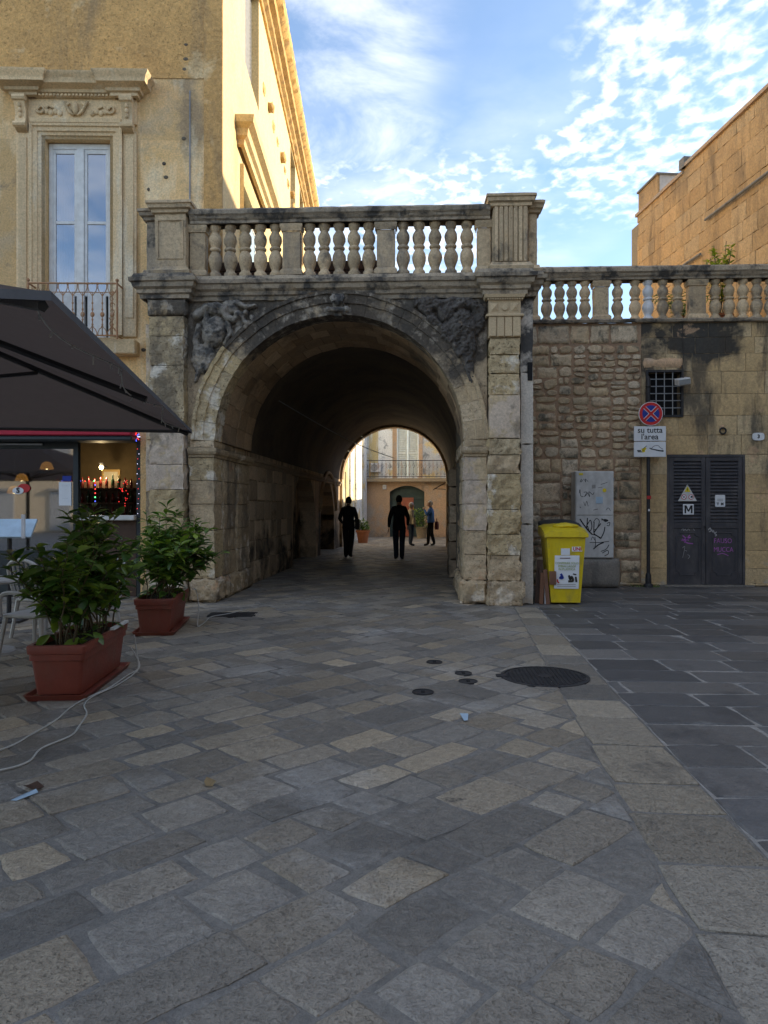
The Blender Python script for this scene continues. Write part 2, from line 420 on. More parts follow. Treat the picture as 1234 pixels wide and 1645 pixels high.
def leaf_material(name, ca, cb, rough=.38):
    t, b = principled(name)
    oi = t.n('ShaderNodeObjectInfo').outputs['Random']
    g = t.n('ShaderNodeNewGeometry')
    rv = t.math('FRACT', t.math('ADD', oi, g.outputs['Random Per Island']))
    n1 = t.noise(g.outputs['Position'], 14, 3)
    c = t.mix(t.math('POWER', rv, 2.2), ca, cb)
    v = t.ramp(n1, .3, .7, .8, 1.2)
    c = t.mix(1.0, c, t.n('ShaderNodeCombineColor', inp={0: v, 1: v, 2: v}).outputs[0], 'MULTIPLY')
    t.t.links.new(c, b.inputs['Base Color'])
    b.inputs['Roughness'].default_value = rough
    b.inputs['Specular IOR Level'].default_value = .5
    out = [n for n in t.t.nodes if n.type == 'OUTPUT_MATERIAL'][0]
    tr = t.n('ShaderNodeBsdfTranslucent', inp={0: t.mix(1.0, c, (1.3, 1.5, .5), 'MULTIPLY')})
    ms = t.n('ShaderNodeMixShader', inp={0: .22, 1: b.outputs[0], 2: tr.outputs[0]})
    t.t.links.new(ms.outputs[0], out.inputs[0])


leaf_material('leaf_green', (.048, .115, .022), (.25, .34, .05), .34)
leaf_material('leaf_bright', (.26, .34, .04), (.50, .52, .06), .5)


def glass_material(name, tint, refl=.35, rough=.03):
    """window glass: glossy reflection over a see-through tint"""
    t, b = principled(name)
    out = [n for n in t.t.nodes if n.type == 'OUTPUT_MATERIAL'][0]
    t.t.nodes.remove(b)
    gl = t.n('ShaderNodeBsdfGlossy', inp={0: (.9, .93, 1, 1), 'Roughness': rough})
    tr = t.n('ShaderNodeBsdfTransparent', inp={0: (*tint, 1)})
    fr = t.n('ShaderNodeFresnel', inp={0: 1.5})
    fac = t.ramp(fr.outputs[0], .04, 1.0, refl, 1.0)
    ms = t.n('ShaderNodeMixShader', inp={0: fac, 1: tr.outputs[0], 2: gl.outputs[0]})
    t.t.links.new(ms.outputs[0], out.inputs[0])


_t = NT.__new__(NT)
_t.t = MATS['canopy_fabric'].node_tree
_o = [n for n in _t.t.nodes if n.type == 'OUTPUT_MATERIAL'][0]
_b = [n for n in _t.t.nodes if n.type == 'BSDF_PRINCIPLED'][0]
_tr = _t.n('ShaderNodeBsdfTranslucent', inp={0: (.16, .12, .10, 1)})
_ms = _t.n('ShaderNodeMixShader', inp={0: .35, 1: _b.outputs[0], 2: _tr.outputs[0]})
_t.t.links.new(_ms.outputs[0], _o.inputs[0])
glass_material('window_glass', (.26, .36, .46), .30)
glass_material('shop_glass', (.62, .62, .60), .34)


# ------------------------------------------------------------------ mesh helpers
INV = {}


def link(o, parent=None):
    COL.objects.link(o)
    if parent is not None:
        o.parent = parent
        if parent.name in INV:
            o.matrix_parent_inverse = INV[parent.name]
    return o


def tag(o, label=None, cat=None, group=None, kind=None):
    if label:
        o['label'] = label
    if cat:
        o['category'] = cat
    if group:
        o['group'] = group
    if kind:
        o['kind'] = kind
    return o


def thing(name, label, cat, loc=(0, 0, 0), rz=0.0, group=None, world=False):
    """an Empty at the thing's base; world=True: its parts are given in world metres"""
    o = bpy.data.objects.new(name, None)
    o.location = loc
    o.rotation_euler = (0, 0, rz)
    o.empty_display_size = .2
    COL.objects.link(o)
    tag(o, label, cat, group)
    if world:
        INV[o.name] = (Matrix.Translation(loc) @ Matrix.Rotation(rz, 4, 'Z')).inverted()
    return o


def copy_tree(o, parent=None):
    c = o.copy()
    COL.objects.link(c)
    if parent is not None:
        c.parent = parent
    for ch in o.children:
        copy_tree(ch, c)
    return c


class MB:
    def __init__(s):
        s.v, s.f, s.mi = [], [], []

    def add(s, vs, fs, mi=0):
        o = len(s.v)
        s.v += [tuple(p) for p in vs]
        s.f += [[i + o for i in f] for f in fs]
        s.mi += [mi] * len(fs)
        return s

    def box(s, x0, x1, y0, y1, z0, z1, mi=0):
        return s.add([(x0, y0, z0), (x1, y0, z0), (x1, y1, z0), (x0, y1, z0), (x0, y0, z1), (x1, y0, z1), (x1, y1, z1), (x0, y1, z1)],
                     [(0, 3, 2, 1), (4, 5, 6, 7), (0, 1, 5, 4), (1, 2, 6, 5), (2, 3, 7, 6), (3, 0, 4, 7)], mi)

    def cham(s, x0, x1, y0, y1, z0, z1, c=.01, mi=0):
        """box with chamfered edges"""
        vs, idx = [], {}
        for X in (0, 1):
            for Y in (0, 1):
                for Z in (0, 1):
                    p = [(x0, x1)[X], (y0, y1)[Y], (z0, z1)[Z]]
                    sg = [1 - 2 * X, 1 - 2 * Y, 1 - 2 * Z]
                    for ax in range(3):
                        q = [p[i] + (sg[i] * c if i != ax else 0) for i in range(3)]
                        idx[(X, Y, Z, ax)] = len(vs)
                        vs.append(q)
        F = []
        for ax in range(3):
            a, b = [i for i in range(3) if i != ax]
            for side in (0, 1):
                q = []
                for (u, v) in ((0, 0), (1, 0), (1, 1), (0, 1)):
                    k = [0, 0, 0]
                    k[ax], k[a], k[b] = side, u, v
                    q.append(idx[(*k, ax)])
                flip = (side == 0) != (ax == 1)
                F.append(q[::-1] if flip else q)
        for ax in range(3):
            a, b = [i for i in range(3) if i != ax]
            for u in (0, 1):
                for v in (0, 1):
                    k0, k1 = [0, 0, 0], [0, 0, 0]
                    k0[a], k0[b], k1[a], k1[b] = u, v, u, v
                    k0[ax], k1[ax] = 0, 1
                    F.append([idx[(*k0, a)], idx[(*k0, b)], idx[(*k1, b)], idx[(*k1, a)]])
        for X in (0, 1):
            for Y in (0, 1):
                for Z in (0, 1):
                    F.append([idx[(X, Y, Z, 0)], idx[(X, Y, Z, 1)], idx[(X, Y, Z, 2)]])
        return s.add(vs, F, mi)

    def prism(s, poly, y0, y1, mi=0):
        """polygon in XZ extruded along Y"""
        n = len(poly)
        vs = [(x, y0, z) for x, z in poly] + [(x, y1, z) for x, z in poly]
        fs = [list(range(n)), list(range(2 * n - 1, n - 1, -1))] + [[i, i + n, (i + 1) % n + n, (i + 1) % n] for i in range(n)]
        return s.add(vs, fs, mi)

    def slab(s, poly, z0, z1, mi=0):
        n = len(poly)
        vs = [(x, y, z0) for x, y in poly] + [(x, y, z1) for x, y in poly]
        fs = [list(range(n - 1, -1, -1)), list(range(n, 2 * n))] + [[i, (i + 1) % n, (i + 1) % n + n, i + n] for i in range(n)]
        return s.add(vs, fs, mi)

    def lathe(s, prof, n=14, cx=0, cy=0, z0=0, mi=0, sx=1, sy=1):
        vs, fs = [], []
        for r, z in prof:
            for k in range(n):
                a = 2 * math.pi * k / n
                vs.append((cx + r * sx * math.cos(a), cy + r * sy * math.sin(a), z0 + z))
        m = len(prof)
        for i in range(m - 1):
            for k in range(n):
                fs.append([i * n + k, i * n + (k + 1) % n, (i + 1) * n + (k + 1) % n, (i + 1) * n + k])
        fs.append(list(range(n - 1, -1, -1)))
        fs.append([(m - 1) * n + k for k in range(n)])
        return s.add(vs, fs, mi)

    def tube(s, pts, r, n=6, mi=0, taper=None):
        pts = [Vector(p) for p in pts]
        vs, fs = [], []
        up0 = None
        for i, p in enumerate(pts):
            d = (pts[min(i + 1, len(pts) - 1)] - pts[max(i - 1, 0)]).normalized()
            if up0 is None:
                up0 = d.orthogonal().normalized()
            u = (up0 - d * up0.dot(d))
            u = u.normalized() if u.length > 1e-5 else d.orthogonal().normalized()
            up0 = u
            v = d.cross(u)
            rr = r if taper is None else r + (taper - r) * i / max(1, len(pts) - 1)
            if isinstance(r, (list, tuple)):
                rr = r[i]
            for k in range(n):
                a = 2 * math.pi * k / n
                vs.append(p + u * rr * math.cos(a) + v * rr * math.sin(a))
        for i in range(len(pts) - 1):
            for k in range(n):
                fs.append([i * n + k, i * n + (k + 1) % n, (i + 1) * n + (k + 1) % n, (i + 1) * n + k])
        fs.append(list(range(n - 1, -1, -1)))
        fs.append([(len(pts) - 1) * n + k for k in range(n)])
        return s.add(vs, fs, mi)

    def ball(s, c, rx, ry=None, rz=None, n=10, m=7, mi=0):
        ry = ry or rx
        rz = rz or rx
        prof = []
        vs, fs = [], []
        for i in range(m + 1):
            th = math.pi * i / m
            for k in range(n):
                a = 2 * math.pi * k / n
                vs.append((c[0] + rx * math.sin(th) * math.cos(a), c[1] + ry * math.sin(th) * math.sin(a), c[2] - rz * math.cos(th)))
        for i in range(m):
            for k in range(n):
                fs.append([i * n + k, i * n + (k + 1) % n, (i + 1) * n + (k + 1) % n, (i + 1) * n + k])
        return s.add(vs, fs, mi)

    def moulding(s, path, prof, mi=0):
        """profile (out, z) swept along a plan path with mitred corners; outward is the right-hand side"""
        n, m = len(path), len(prof)
        P = [Vector(p) for p in path]
        vs, fs = [], []
        for i in range(n):
            ns = []
            if i > 0:
                d = (P[i] - P[i - 1]).normalized()
                ns.append(Vector((d.y, -d.x)))
            if i < n - 1:
                d = (P[i + 1] - P[i]).normalized()
                ns.append(Vector((d.y, -d.x)))
            if len(ns) == 2:
                b = (ns[0] + ns[1])
                b = b.normalized()
                b = b / max(.35, b.dot(ns[0]))
            else:
                b = ns[0]
            for o, z in prof:
                vs.append((P[i].x + b.x * o, P[i].y + b.y * o, z))
        for i in range(n - 1):
            for k in range(m - 1):
                fs.append([i * m + k, (i + 1) * m + k, (i + 1) * m + k + 1, i * m + k + 1])
        fs.append(list(range(m)))
        fs.append([(n - 1) * m + k for k in range(m - 1, -1, -1)])
        return s.add(vs, fs, mi)

    def mesh(s, name):
        me = bpy.data.meshes.new(name)
        me.from_pydata(s.v, [], s.f)
        if any(s.mi):
            me.polygons.foreach_set('material_index', s.mi)
        return me

    def build(s, name, mat, parent=None, smooth=False, loc=None, rot=None, fix=True, clean=False):
        me = s.mesh(name)
        if fix:
            bm = bmesh.new()
            bm.from_mesh(me)
            if clean:
                bmesh.ops.remove_doubles(bm, verts=bm.verts, dist=1e-4)
            bmesh.ops.recalc_face_normals(bm, faces=bm.faces)
            bm.to_mesh(me)
            bm.free()
        for mt in (mat if isinstance(mat, (list, tuple)) else [mat]):
            me.materials.append(MATS[mt])
        if smooth:
            me.polygons.foreach_set('use_smooth', [True] * len(me.polygons))
            if smooth is not True:
                me.set_sharp_from_angle(angle=R(smooth))
        o = bpy.data.objects.new(name, me)
        if loc is not None:
            o.location = loc
        if rot is not None:
            o.rotation_euler = rot
        return link(o, parent)


def inst(src, parent, loc, rz=0.0, scale=None, rot=None):
    o = bpy.data.objects.new(src.name.split('.')[0], src.data)
    o.location = loc
    o.rotation_euler = rot if rot is not None else (0, 0, rz)
    if scale:
        o.scale = scale
    return link(o, parent)


def fbm(p, sc, seed=0.0, oct=4):
    return noise.fractal(Vector((p[0] * sc + seed * 3.7, p[1] * sc + seed * 1.9, p[2] * sc - seed * 2.3)), 0.9, 2.1, oct)


def rough_block(x0, x1, y0, y1, z0, z1, amp=.012, rnd_r=.02, res=.07, seed=0.0, sc=5.0, mb=None, mi=0):
    """box of stone with worn edges and an uneven face (no back face)"""
    mb = mb or MB()
    idx, vs, fs = {}, [], []
    cs = [(x0, x1), (y0, y1), (z0, z1)]
    N = [max(2, min(16, int(round((b - a) / res)))) for a, b in cs]

    def vid(p):
        k = (round(p[0], 4), round(p[1], 4), round(p[2], 4))
        if k not in idx:
            q = list(p)
            near = [min(p[i] - cs[i][0], cs[i][1] - p[i]) for i in range(3)]
            o = sorted(range(3), key=lambda i: near[i])
            e = near[o[1]]
            if e < rnd_r * 2:                    # pull edges in
                f = (1 - e / (rnd_r * 2)) ** 2 * rnd_r
                for i in o[:2]:
                    q[i] += f * (1 if p[i] - cs[i][0] < cs[i][1] - p[i] else -1)
            nv = fbm(p, sc, seed)
            nv2 = fbm(p, sc * 2.7, seed + 5)
            d = amp * (nv + .5 * nv2)
            i = o[0]
            q[i] += (d - amp * .2) * (1 if p[i] - cs[i][0] > cs[i][1] - p[i] else -1)
            idx[k] = len(vs)
            vs.append(q)
        return idx[k]

    def face(ax, side):
        a, b = [i for i in range(3) if i != ax]
        for i in range(N[a]):
            for j in range(N[b]):
                q = []
                for (du, dv) in ((0, 0), (1, 0), (1, 1), (0, 1)):
                    p = [0, 0, 0]
                    p[ax] = cs[ax][side]
                    p[a] = cs[a][0] + (cs[a][1] - cs[a][0]) * (i + du) / N[a]
                    p[b] = cs[b][0] + (cs[b][1] - cs[b][0]) * (j + dv) / N[b]
                    q.append(vid(p))
                fs.append(q)
    face(1, 0)
    face(0, 0)
    face(0, 1)
    face(2, 0)
    face(2, 1)
    return mb.add(vs, fs, mi)


def holed_wall(mb, a0, a1, z0, z1, holes, y=0.0, depth=.3, mi=0, axis='x'):
    """wall in the plane y with rectangular openings (a0,a1,z0,z1) and reveals going back by depth"""
    xs = sorted({a0, a1, *[h[0] for h in holes], *[h[1] for h in holes]})
    zs = sorted({z0, z1, *[h[2] for h in holes], *[h[3] for h in holes]})
    xs = [x for x in xs if a0 <= x <= a1]
    zs = [z for z in zs if z0 <= z <= z1]

    def pt(a, yy, z):
        return (a, yy, z) if axis == 'x' else (yy, a, z)
    for i in range(len(xs) - 1):
        for j in range(len(zs) - 1):
            cx, cz = (xs[i] + xs[i + 1]) / 2, (zs[j] + zs[j + 1]) / 2
            if any(h[0] < cx < h[1] and h[2] < cz < h[3] for h in holes):
                continue
            mb.add([pt(xs[i], y, zs[j]), pt(xs[i + 1], y, zs[j]), pt(xs[i + 1], y, zs[j + 1]), pt(xs[i], y, zs[j + 1])], [(0, 1, 2, 3)], mi)
    for h in holes:
        x0, x1, b, t = h[:4]
        yb = y + depth
        for q in (((x0, y, b), (x0, yb, b), (x0, yb, t), (x0, y, t)), ((x1, y, b), (x1, y, t), (x1, yb, t), (x1, yb, b)),
                  ((x0, y, t), (x0, yb, t), (x1, yb, t), (x1, y, t)), ((x0, y, b), (x1, y, b), (x1, yb, b), (x0, yb, b))):
            mb.add([pt(*p) for p in q], [(0, 1, 2, 3)], mi)
    return mb


def text(body, size, mat, parent, loc, rot=(R(90), 0, 0), name='lettering', depth=.002, align='CENTER', sx=1.0, bold=0.0):
    cu = bpy.data.curves.new(name, 'FONT')
    cu.body = body
    cu.size = size
    cu.align_x = align
    cu.align_y = 'CENTER'
    cu.extrude = depth
    cu.offset = bold
    cu.resolution_u = 3
    tmp = bpy.data.objects.new('tmp_text', cu)
    COL.objects.link(tmp)
    dg = bpy.context.evaluated_depsgraph_get()
    me = bpy.data.meshes.new_from_object(tmp.evaluated_get(dg))
    bpy.data.objects.remove(tmp)
    bpy.data.curves.remove(cu)
    me.materials.clear()
    me.materials.append(MATS[mat])
    o = bpy.data.objects.new(name, me)
    o.location = loc
    o.rotation_euler = rot
    o.scale = (sx, 1, 1)
    return link(o, parent)


def scribble(mb, pts, y, r=.006, step=6):
    """pen stroke on a vertical face: flat ribbon through the points (x,z)"""
    P = [Vector((p[0], p[1])) for p in pts]
    out = []
    for i in range(len(P) - 1):
        p0, p1, p2, p3 = P[max(i - 1, 0)], P[i], P[i + 1], P[min(i + 2, len(P) - 1)]
        for k in range(step):
            t = k / step
            out.append(.5 * ((2 * p1) + (p2 - p0) * t + (2 * p0 - 5 * p1 + 4 * p2 - p3) * t * t + (3 * p1 - p0 - 3 * p2 + p3) * t ** 3))
    out.append(P[-1])
    vs, fs = [], []
    for i, p in enumerate(out):
        d = out[min(i + 1, len(out) - 1)] - out[max(i - 1, 0)]
        d = d.normalized() if d.length > 1e-6 else Vector((1, 0))
        nn = Vector((-d.y, d.x)) * r
        vs += [(p.x + nn.x, y, p.y + nn.y), (p.x - nn.x, y, p.y - nn.y)]
    for i in range(len(out) - 1):
        fs.append([2 * i, 2 * i + 1, 2 * i + 3, 2 * i + 2])
    return mb.add(vs, fs)


def clip_poly(poly, a, b, c):
    """keep a*x + b*y <= c"""
    out = []
    for i in range(len(poly)):
        p, q = poly[i], poly[(i + 1) % len(poly)]
        dp, dq = a * p[0] + b * p[1] - c, a * q[0] + b * q[1] - c
        if dp <= 0:
            out.append(p)
        if dp * dq < 0:
            t = dp / (dp - dq)
            out.append((p[0] + (q[0] - p[0]) * t, p[1] + (q[1] - p[1]) * t))
    return out


def poly_area(p):
    return abs(sum(p[i][0] * p[(i + 1) % len(p)][1] - p[(i + 1) % len(p)][0] * p[i][1] for i in range(len(p)))) / 2


def paver_mesh(poly, gap, jit, r, mb=None):
    """a worn paving stone: jittered outline, rounded arris, slight tilt; top near z = 0"""
    mb = mb or MB()
    cx = sum(p[0] for p in poly) / len(poly)
    cy = sum(p[1] for p in poly) / len(poly)
    pts = []
    n = len(poly)
    for i in range(n):
        p, q = Vector(poly[i]), Vector(poly[(i + 1) % n])
        L = (q - p).length
        k = max(1, min(5, int(L / .13)))
        for j in range(k):
            m = p.lerp(q, (j + (0.12 if j == 0 else 0)) / k)
            pts.append(m)
            if j == 0 and L > .1:
                pts.append(p.lerp(q, min(.35, .05 / L) + .12 / k))
    outer, inner = [], []
    for p in pts:
        d = Vector((cx, cy)) - p
        L = max(d.length, 1e-4)
        g = gap + r.uniform(-jit, jit)
        outer.append(p + d / L * g)
        inner.append(p + d / L * (g + .012 + r.uniform(0, .006)))
    tx, ty, tz = r.gauss(0, .005), r.gauss(0, .005), r.uniform(-.002, .004)

    def Z(p, dz):
        return tz + tx * (p.x - cx) + ty * (p.y - cy) + dz
    m = len(pts)
    vs = [(p.x, p.y, Z(p, 0)) for p in inner] + [(p.x, p.y, Z(p, -.006)) for p in outer] + [(p.x, p.y, -.05) for p in outer]
    fs = [list(range(m))]
    for i in range(m):
        j = (i + 1) % m
        fs.append([i, m + i, m + j, j])
        fs.append([m + i, 2 * m + i, 2 * m + j, m + j])
    return mb.add(vs, fs)


CA, SA = math.cos(YAW), math.sin(YAW)


def in_view(x, y):
    """(depth, inside the photograph's frame?) of a ground point: used only to choose which stones become single objects"""
    d = -x * SA + y * CA
    if d < 1.75:
        return d, False
    return d, abs((x * CA + y * SA) / d) < .60


# ================================================================== GROUND
def ground_sheet(name, x0, x1, y0, y1, z, mat):
    mb = MB()
    mb.add([(x0, y0, z), (x1, y0, z), (x1, y1, z), (x0, y1, z)], [(0, 1, 2, 3)])
    o = mb.build(name, mat, fix=False)
    o['kind'] = 'structure'
    return o


ground = ground_sheet('ground', -300, 300, -300, 300, -.030, 'mortar_grey')


def XL(y):
    return .80 + .0635 * y


def XR(y):
    return 1.33 + .0445 * y


plaza = MB()
plaza.add([(-10, -4, -.0055), (XL(-4), -4, -.0055), (XL(13.5), 13.5, -.0055), (-10, 13.5, -.0055)], [(0, 1, 2, 3)])
plaza.add([(-4.5, 13.5, -.0055), (4.5, 13.5, -.0055), (4.5, 35.2, -.0055), (-4.5, 35.2, -.0055)], [(0, 1, 2, 3)])
plaza = plaza.build('plaza_paving', 'mortar_grey', fix=False)
plaza['kind'] = 'structure'
street = MB()
street.add([(XR(-4), -4, -.0045), (12, -4, -.0045), (12, 13.6, -.0045), (XR(13.6), 13.6, -.0045)], [(0, 1, 2, 3)])
street = street.build('street_paving', 'mortar_pale', fix=False)
street['kind'] = 'structure'
strip = MB()
strip.add([(XL(-4) - .02, -4, -.0065), (XR(-4) + .02, -4, -.0065), (XR(10.8) + .02, 10.8, -.0065), (XL(10.8) - .02, 10.8, -.0065)], [(0, 1, 2, 3)])
strip = strip.build('border_strip', 'mortar_grey', fix=False)
strip['kind'] = 'structure'


def lay(polys, parent, mat, gap, jit, limit, name='paving_stone'):
    pr = random.Random(5)
    sc = []
    for p in polys:
        a = poly_area(p)
        if a < .012:
            continue
        cx = sum(q[0] for q in p) / len(p)
        cy = sum(q[1] for q in p) / len(p)
        d, vis = in_view(cx, cy)
        sc.append((a / max(d, .5) ** 3 if vis else -1, p))
    sc.sort(key=lambda t: -t[0])
    rest = MB()
    for i, (s, p) in enumerate(sc):
        if i < limit and s > 0:
            paver_mesh(p, gap, jit, pr).build(name, mat, parent, fix=False)
        else:
            paver_mesh(p, gap, jit, pr, rest)
    if rest.v:
        rest.build(name + 's_far', mat, parent, fix=False)['kind'] = 'stuff'


# diagonal limestone paving
polys = []
th = R(44)
e1, e2 = Vector((math.cos(th), math.sin(th))), Vector((-math.sin(th), math.cos(th)))
gr = random.Random(3)
tpos = -9.0
while tpos < 32:
    wdt = gr.choice((.22, .24, .27, .30, .34))
    spos = -12.0 + gr.random()
    while spos < 30:
        ln = gr.choice((.24, .29, .34, .38, .44, .56))
        q = []
        for (a, b) in ((0, 0), (1, 0), (1, 1), (0, 1)):
            v = e1 * (spos + a * ln) + e2 * (tpos + b * wdt)
            q.append((v.x + gr.uniform(-.02, .02), v.y + gr.uniform(-.02, .02)))
        c = (q[0][0] + q[2][0]) / 2, (q[0][1] + q[2][1]) / 2
        ok = (-8.5 < c[0] and -1 < c[1] < 13.2) or (-3.6 < c[0] < 4.2 and 13.2 <= c[1] < 34.8)
        if c[1] < 13.2 and c[0] > XL(c[1]) + .4 and c[1] < 10.9:
            ok = False
        if c[1] >= 10.9 and c[1] < 13.2 and not (-3.4 < c[0] < 1.0 or c[0] < -4):
            ok = False
        if ok:
            if c[1] < 10.9:
                q = clip_poly(q, 1, -.0635, .80)
            if len(q) > 2:
                polys.append(q)
        spos += ln
    tpos += wdt
lay(polys, plaza, 'paver_stone', .010, .008, 300)

# border strip of long stones
polys = []
y = -1.0
while y < 10.4:
    ln = gr.uniform(.32, .72)
    y2 = min(y + ln, 10.45)
    dy = .05
    polys.append([(XL(y), y + dy), (XR(y), y), (XR(y2), y2), (XL(y2), y2 + dy)])
    y = y2
lay(polys, strip, 'border_stone', .008, .005, 300)

# dark slabs of the street
polys = []
y = -1.0
while y < 13.5:
    wdt = gr.choice((.34, .38, .42, .46))
    x = 1.0 + gr.random() * .5
    while x < 11.0:
        ln = gr.uniform(.5, 1.0)
        sk = .10
        q = [(x + sk * y / 6, y), (x + ln + sk * y / 6, y), (x + ln + sk * (y + wdt) / 6, y + wdt), (x + sk * (y + wdt) / 6, y + wdt)]
        q = [(a, b - .018 * a + gr.uniform(-.008, .008)) for a, b in q]
        q = clip_poly(q, -1, .0445, -1.33)
        q = clip_poly(q, 0, 1, 13.5) if q else q
        if len(q) > 2:
            polys.append(q)
        x += ln
    y += wdt
lay(polys, street, 'dark_slab', .0072, .005, 300)


# ================================================================== ARCHWAY
CX, CZ, RI, RO = -1.145, 2.475, 1.895, 2.26
YF = 10.80
SH = .0274


def cxy(y):
    return CX + SH * (y - YF)


arch = thing('stone_archway', 'weathered baroque stone archway with balustrade on top and dark tunnel through it', 'archway', (CX, YF, 0), world=True)

# solid core behind the facing stones
MB().box(-4.12, -3.075, 11.02, 13.0, 0, 4.62).build('pier_core', 'pier_core', arch)
MB().box(.785, 1.79, 11.02, 13.38, 0, 4.62).build('pier_core', 'pier_core', arch)

# spandrel face over the arch
sp = MB()
N = 64
for i in range(N):
    xa = -3.47 + (1.10 + 3.47) * i / N
    xb = -3.47 + (1.10 + 3.47) * (i + 1) / N

    def zb(x):
        d = x - CX
        return CZ + math.sqrt(max(0, (RO - .04) ** 2 - d * d)) if abs(d) < RO - .04 else 2.36
    za, zc = zb(xa), zb(xb)
    steps = 5
    for k in range(steps):
        fa, fb = k / steps, (k + 1) / steps
        pts = []
        for (x, z) in ((xa, za + (4.70 - za) * fa), (xb, zc + (4.70 - zc) * fa), (xb, zc + (4.70 - zc) * fb), (xa, za + (4.70 - za) * fb)):
            pts.append((x, 10.845 + .012 * fbm((x, 0, z), 4, 2), z))
        sp.add(pts, [(0, 1, 2, 3)])
sp.build('spandrel_wall', 'arch_stone', arch, smooth=True, clean=True)


def sweep_stone(sec, a0, a1, n, seed, amp=.006, ycut=None):
    """ring stone: section [(r, y)] swept from angle a0 to a1 about the arch axis"""
    mb = MB()
    m = len(sec)
    vs, fs = [], []
    for i in range(n + 1):
        a = a0 + (a1 - a0) * i / n
        for r, yy in sec:
            c = cxy(yy)
            rr = r + amp * fbm((a * 2, yy, r), 4, seed)
            vs.append((c + rr * math.cos(a), yy + amp * fbm((a * 2, yy, r), 5, seed + 3), CZ + rr * math.sin(a)))
    for i in range(n):
        for k in range(m):
            k2 = (k + 1) % m
            fs.append([i * m + k, i * m + k2, (i + 1) * m + k2, (i + 1) * m + k])
    fs.append(list(range(m)))
    fs.append([n * m + k for k in range(m - 1, -1, -1)])
    return mb.add(vs, fs)


NV = 23
for i in range(NV):
    a0 = math.pi * i / NV + .0009
    a1 = math.pi * (i + 1) / NV - .0009
    sec = [(RI, 11.2), (RI, 11.0), (RI + .004, 10.825), (RI + .09, 10.822), (RI + .17, 10.82), (RI + .178, 10.795), (RI + .30, 10.79), (RI + .312, 10.762), (RO, 10.76), (RO, 11.2)]
    worn = .018 if i > 15 else .010
    sweep_stone(sec, a0, a1, 5, i, worn).build('voussoir', 'arch_rough' if i in (18, 19, 20, 21, 22) else 'arch_stone', arch, smooth=35)
rows = [11.2, 11.62, 12.02, 12.5, 13.0]
for j in range(4):
    n = 19 + (j % 2)
    for i in range(n):
        g = .002
        y0, y1 = rows[j] + .003, rows[j + 1] - .003
        dr = rnd.uniform(-.006, .008)
        sec = [(RI + dr, y0), (RI + dr, (y0 + y1) / 2), (RI + dr, y1), (RI + .22, y1), (RI + .22, y0)]
        sweep_stone(sec, math.pi * i / n + g, math.pi * (i + 1) / n - g, 3, i + j * 7, .004).build('soffit_stone', 'arch_soffit', arch, smooth=35)

# vault of the tunnel and its far arch
va = MB()
Y0, Y1 = 12.98, 26.1
ny, na = 26, 28
for i in range(ny + 1):
    yy = Y0 + (Y1 - Y0) * i / ny
    for k in range(na + 1):
        a = math.pi * k / na
        rr = 1.985 + .02 * fbm((a * 3, yy, 0), 1.2, 4)
        va.v.append((cxy(yy) + rr * math.cos(a), yy, CZ + rr * math.sin(a)))
for i in range(ny):
    for k in range(na):
        p = i * (na + 1) + k
        va.f.append([p, p + 1, p + na + 2, p + na + 1])
        va.mi.append(0)
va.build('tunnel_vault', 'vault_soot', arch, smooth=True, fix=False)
NE = 17
for i in range(NE):
    sec = [(RI, 26.5), (RI, 26.05), (RI + .5, 26.05), (RI + .5, 26.5)]
    sweep_stone(sec, math.pi * i / NE + .003, math.pi * (i + 1) / NE - .003, 3, i + 90, .006).build('exit_voussoir', 'arch_soffit', arch, smooth=35)
for s in (-1, 1):
    xa, xb = sorted((cxy(26.3) + s * RI, cxy(26.3) + s * (RI + .6)))
    MB().box(xa, xb, 26.04, 26.5, 0, CZ).build('exit_jamb', 'tunnel_wall', arch)
# back wall face above the exit arch, roof slab
mb = MB()
mb.box(-5.6, -2.9, 26.3, 26.49, 0, 5.0)
mb.box(1.5, 3.4, 26.3, 26.49, 0, 5.0)
mb.box(-2.9, 1.5, 26.3, 26.49, 4.45, 5.0)
mb.build('rear_wall', 'tan_stone', arch)
mb = MB()
mb.box(-4.0, 1.76, 11.45, 26.3, 4.70, 4.93)
mb.build('terrace_floor', 'concrete', arch)

# tunnel side walls: left one with two pointed recesses
niches = [(17.3, 20.75, 2.42, .45), (21.6, 24.6, 2.30, .55)]


def nh(y):
    for a, b, h, dp in niches:
        if a < y < b:
            c, w_ = (a + b) / 2, (b - a) / 2
            t = abs(y - c) / w_
            return .95 + (h - .95) * (1 - t ** 2.1) ** .62 if t < 1 else 0
    return 0


mb = MB()
ys = [12.98 + .13 * i for i in range(102)]
for i in range(len(ys) - 1):
    ya, yb = ys[i], ys[i + 1]
    ym = (ya + yb) / 2
    ha, hb = nh(ya) if nh(ym) else 0, nh(yb) if nh(ym) else 0
    xa, xb = cxy(ya) - 1.985, cxy(yb) - 1.985
    mb.add([(xa, ya, ha), (xb, yb, hb), (xb, yb, CZ), (xa, ya, CZ)], [(0, 1, 2, 3)])
    if nh(ym):
        dp = [n_[3] for n_ in niches if n_[0] < ym < n_[1]][0]
        mb.add([(xa, ya, ha), (xa - dp, ya, ha), (xb - dp, yb, hb), (xb, yb, hb)], [(0, 1, 2, 3)])
        mb.add([(xa - dp, ya, 0), (xb - dp, yb, 0), (xb - dp, yb, hb), (xa - dp, ya, ha)], [(0, 1, 2, 3)])
for a, b, h, dp in niches:
    for yy in (a, b):
        xa = cxy(yy) - 1.985
        mb.add([(xa, yy, 0), (xa - dp, yy, 0), (xa - dp, yy, 1.0), (xa, yy, 1.0)], [(0, 1, 2, 3)])
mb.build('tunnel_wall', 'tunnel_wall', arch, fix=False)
mb = MB()
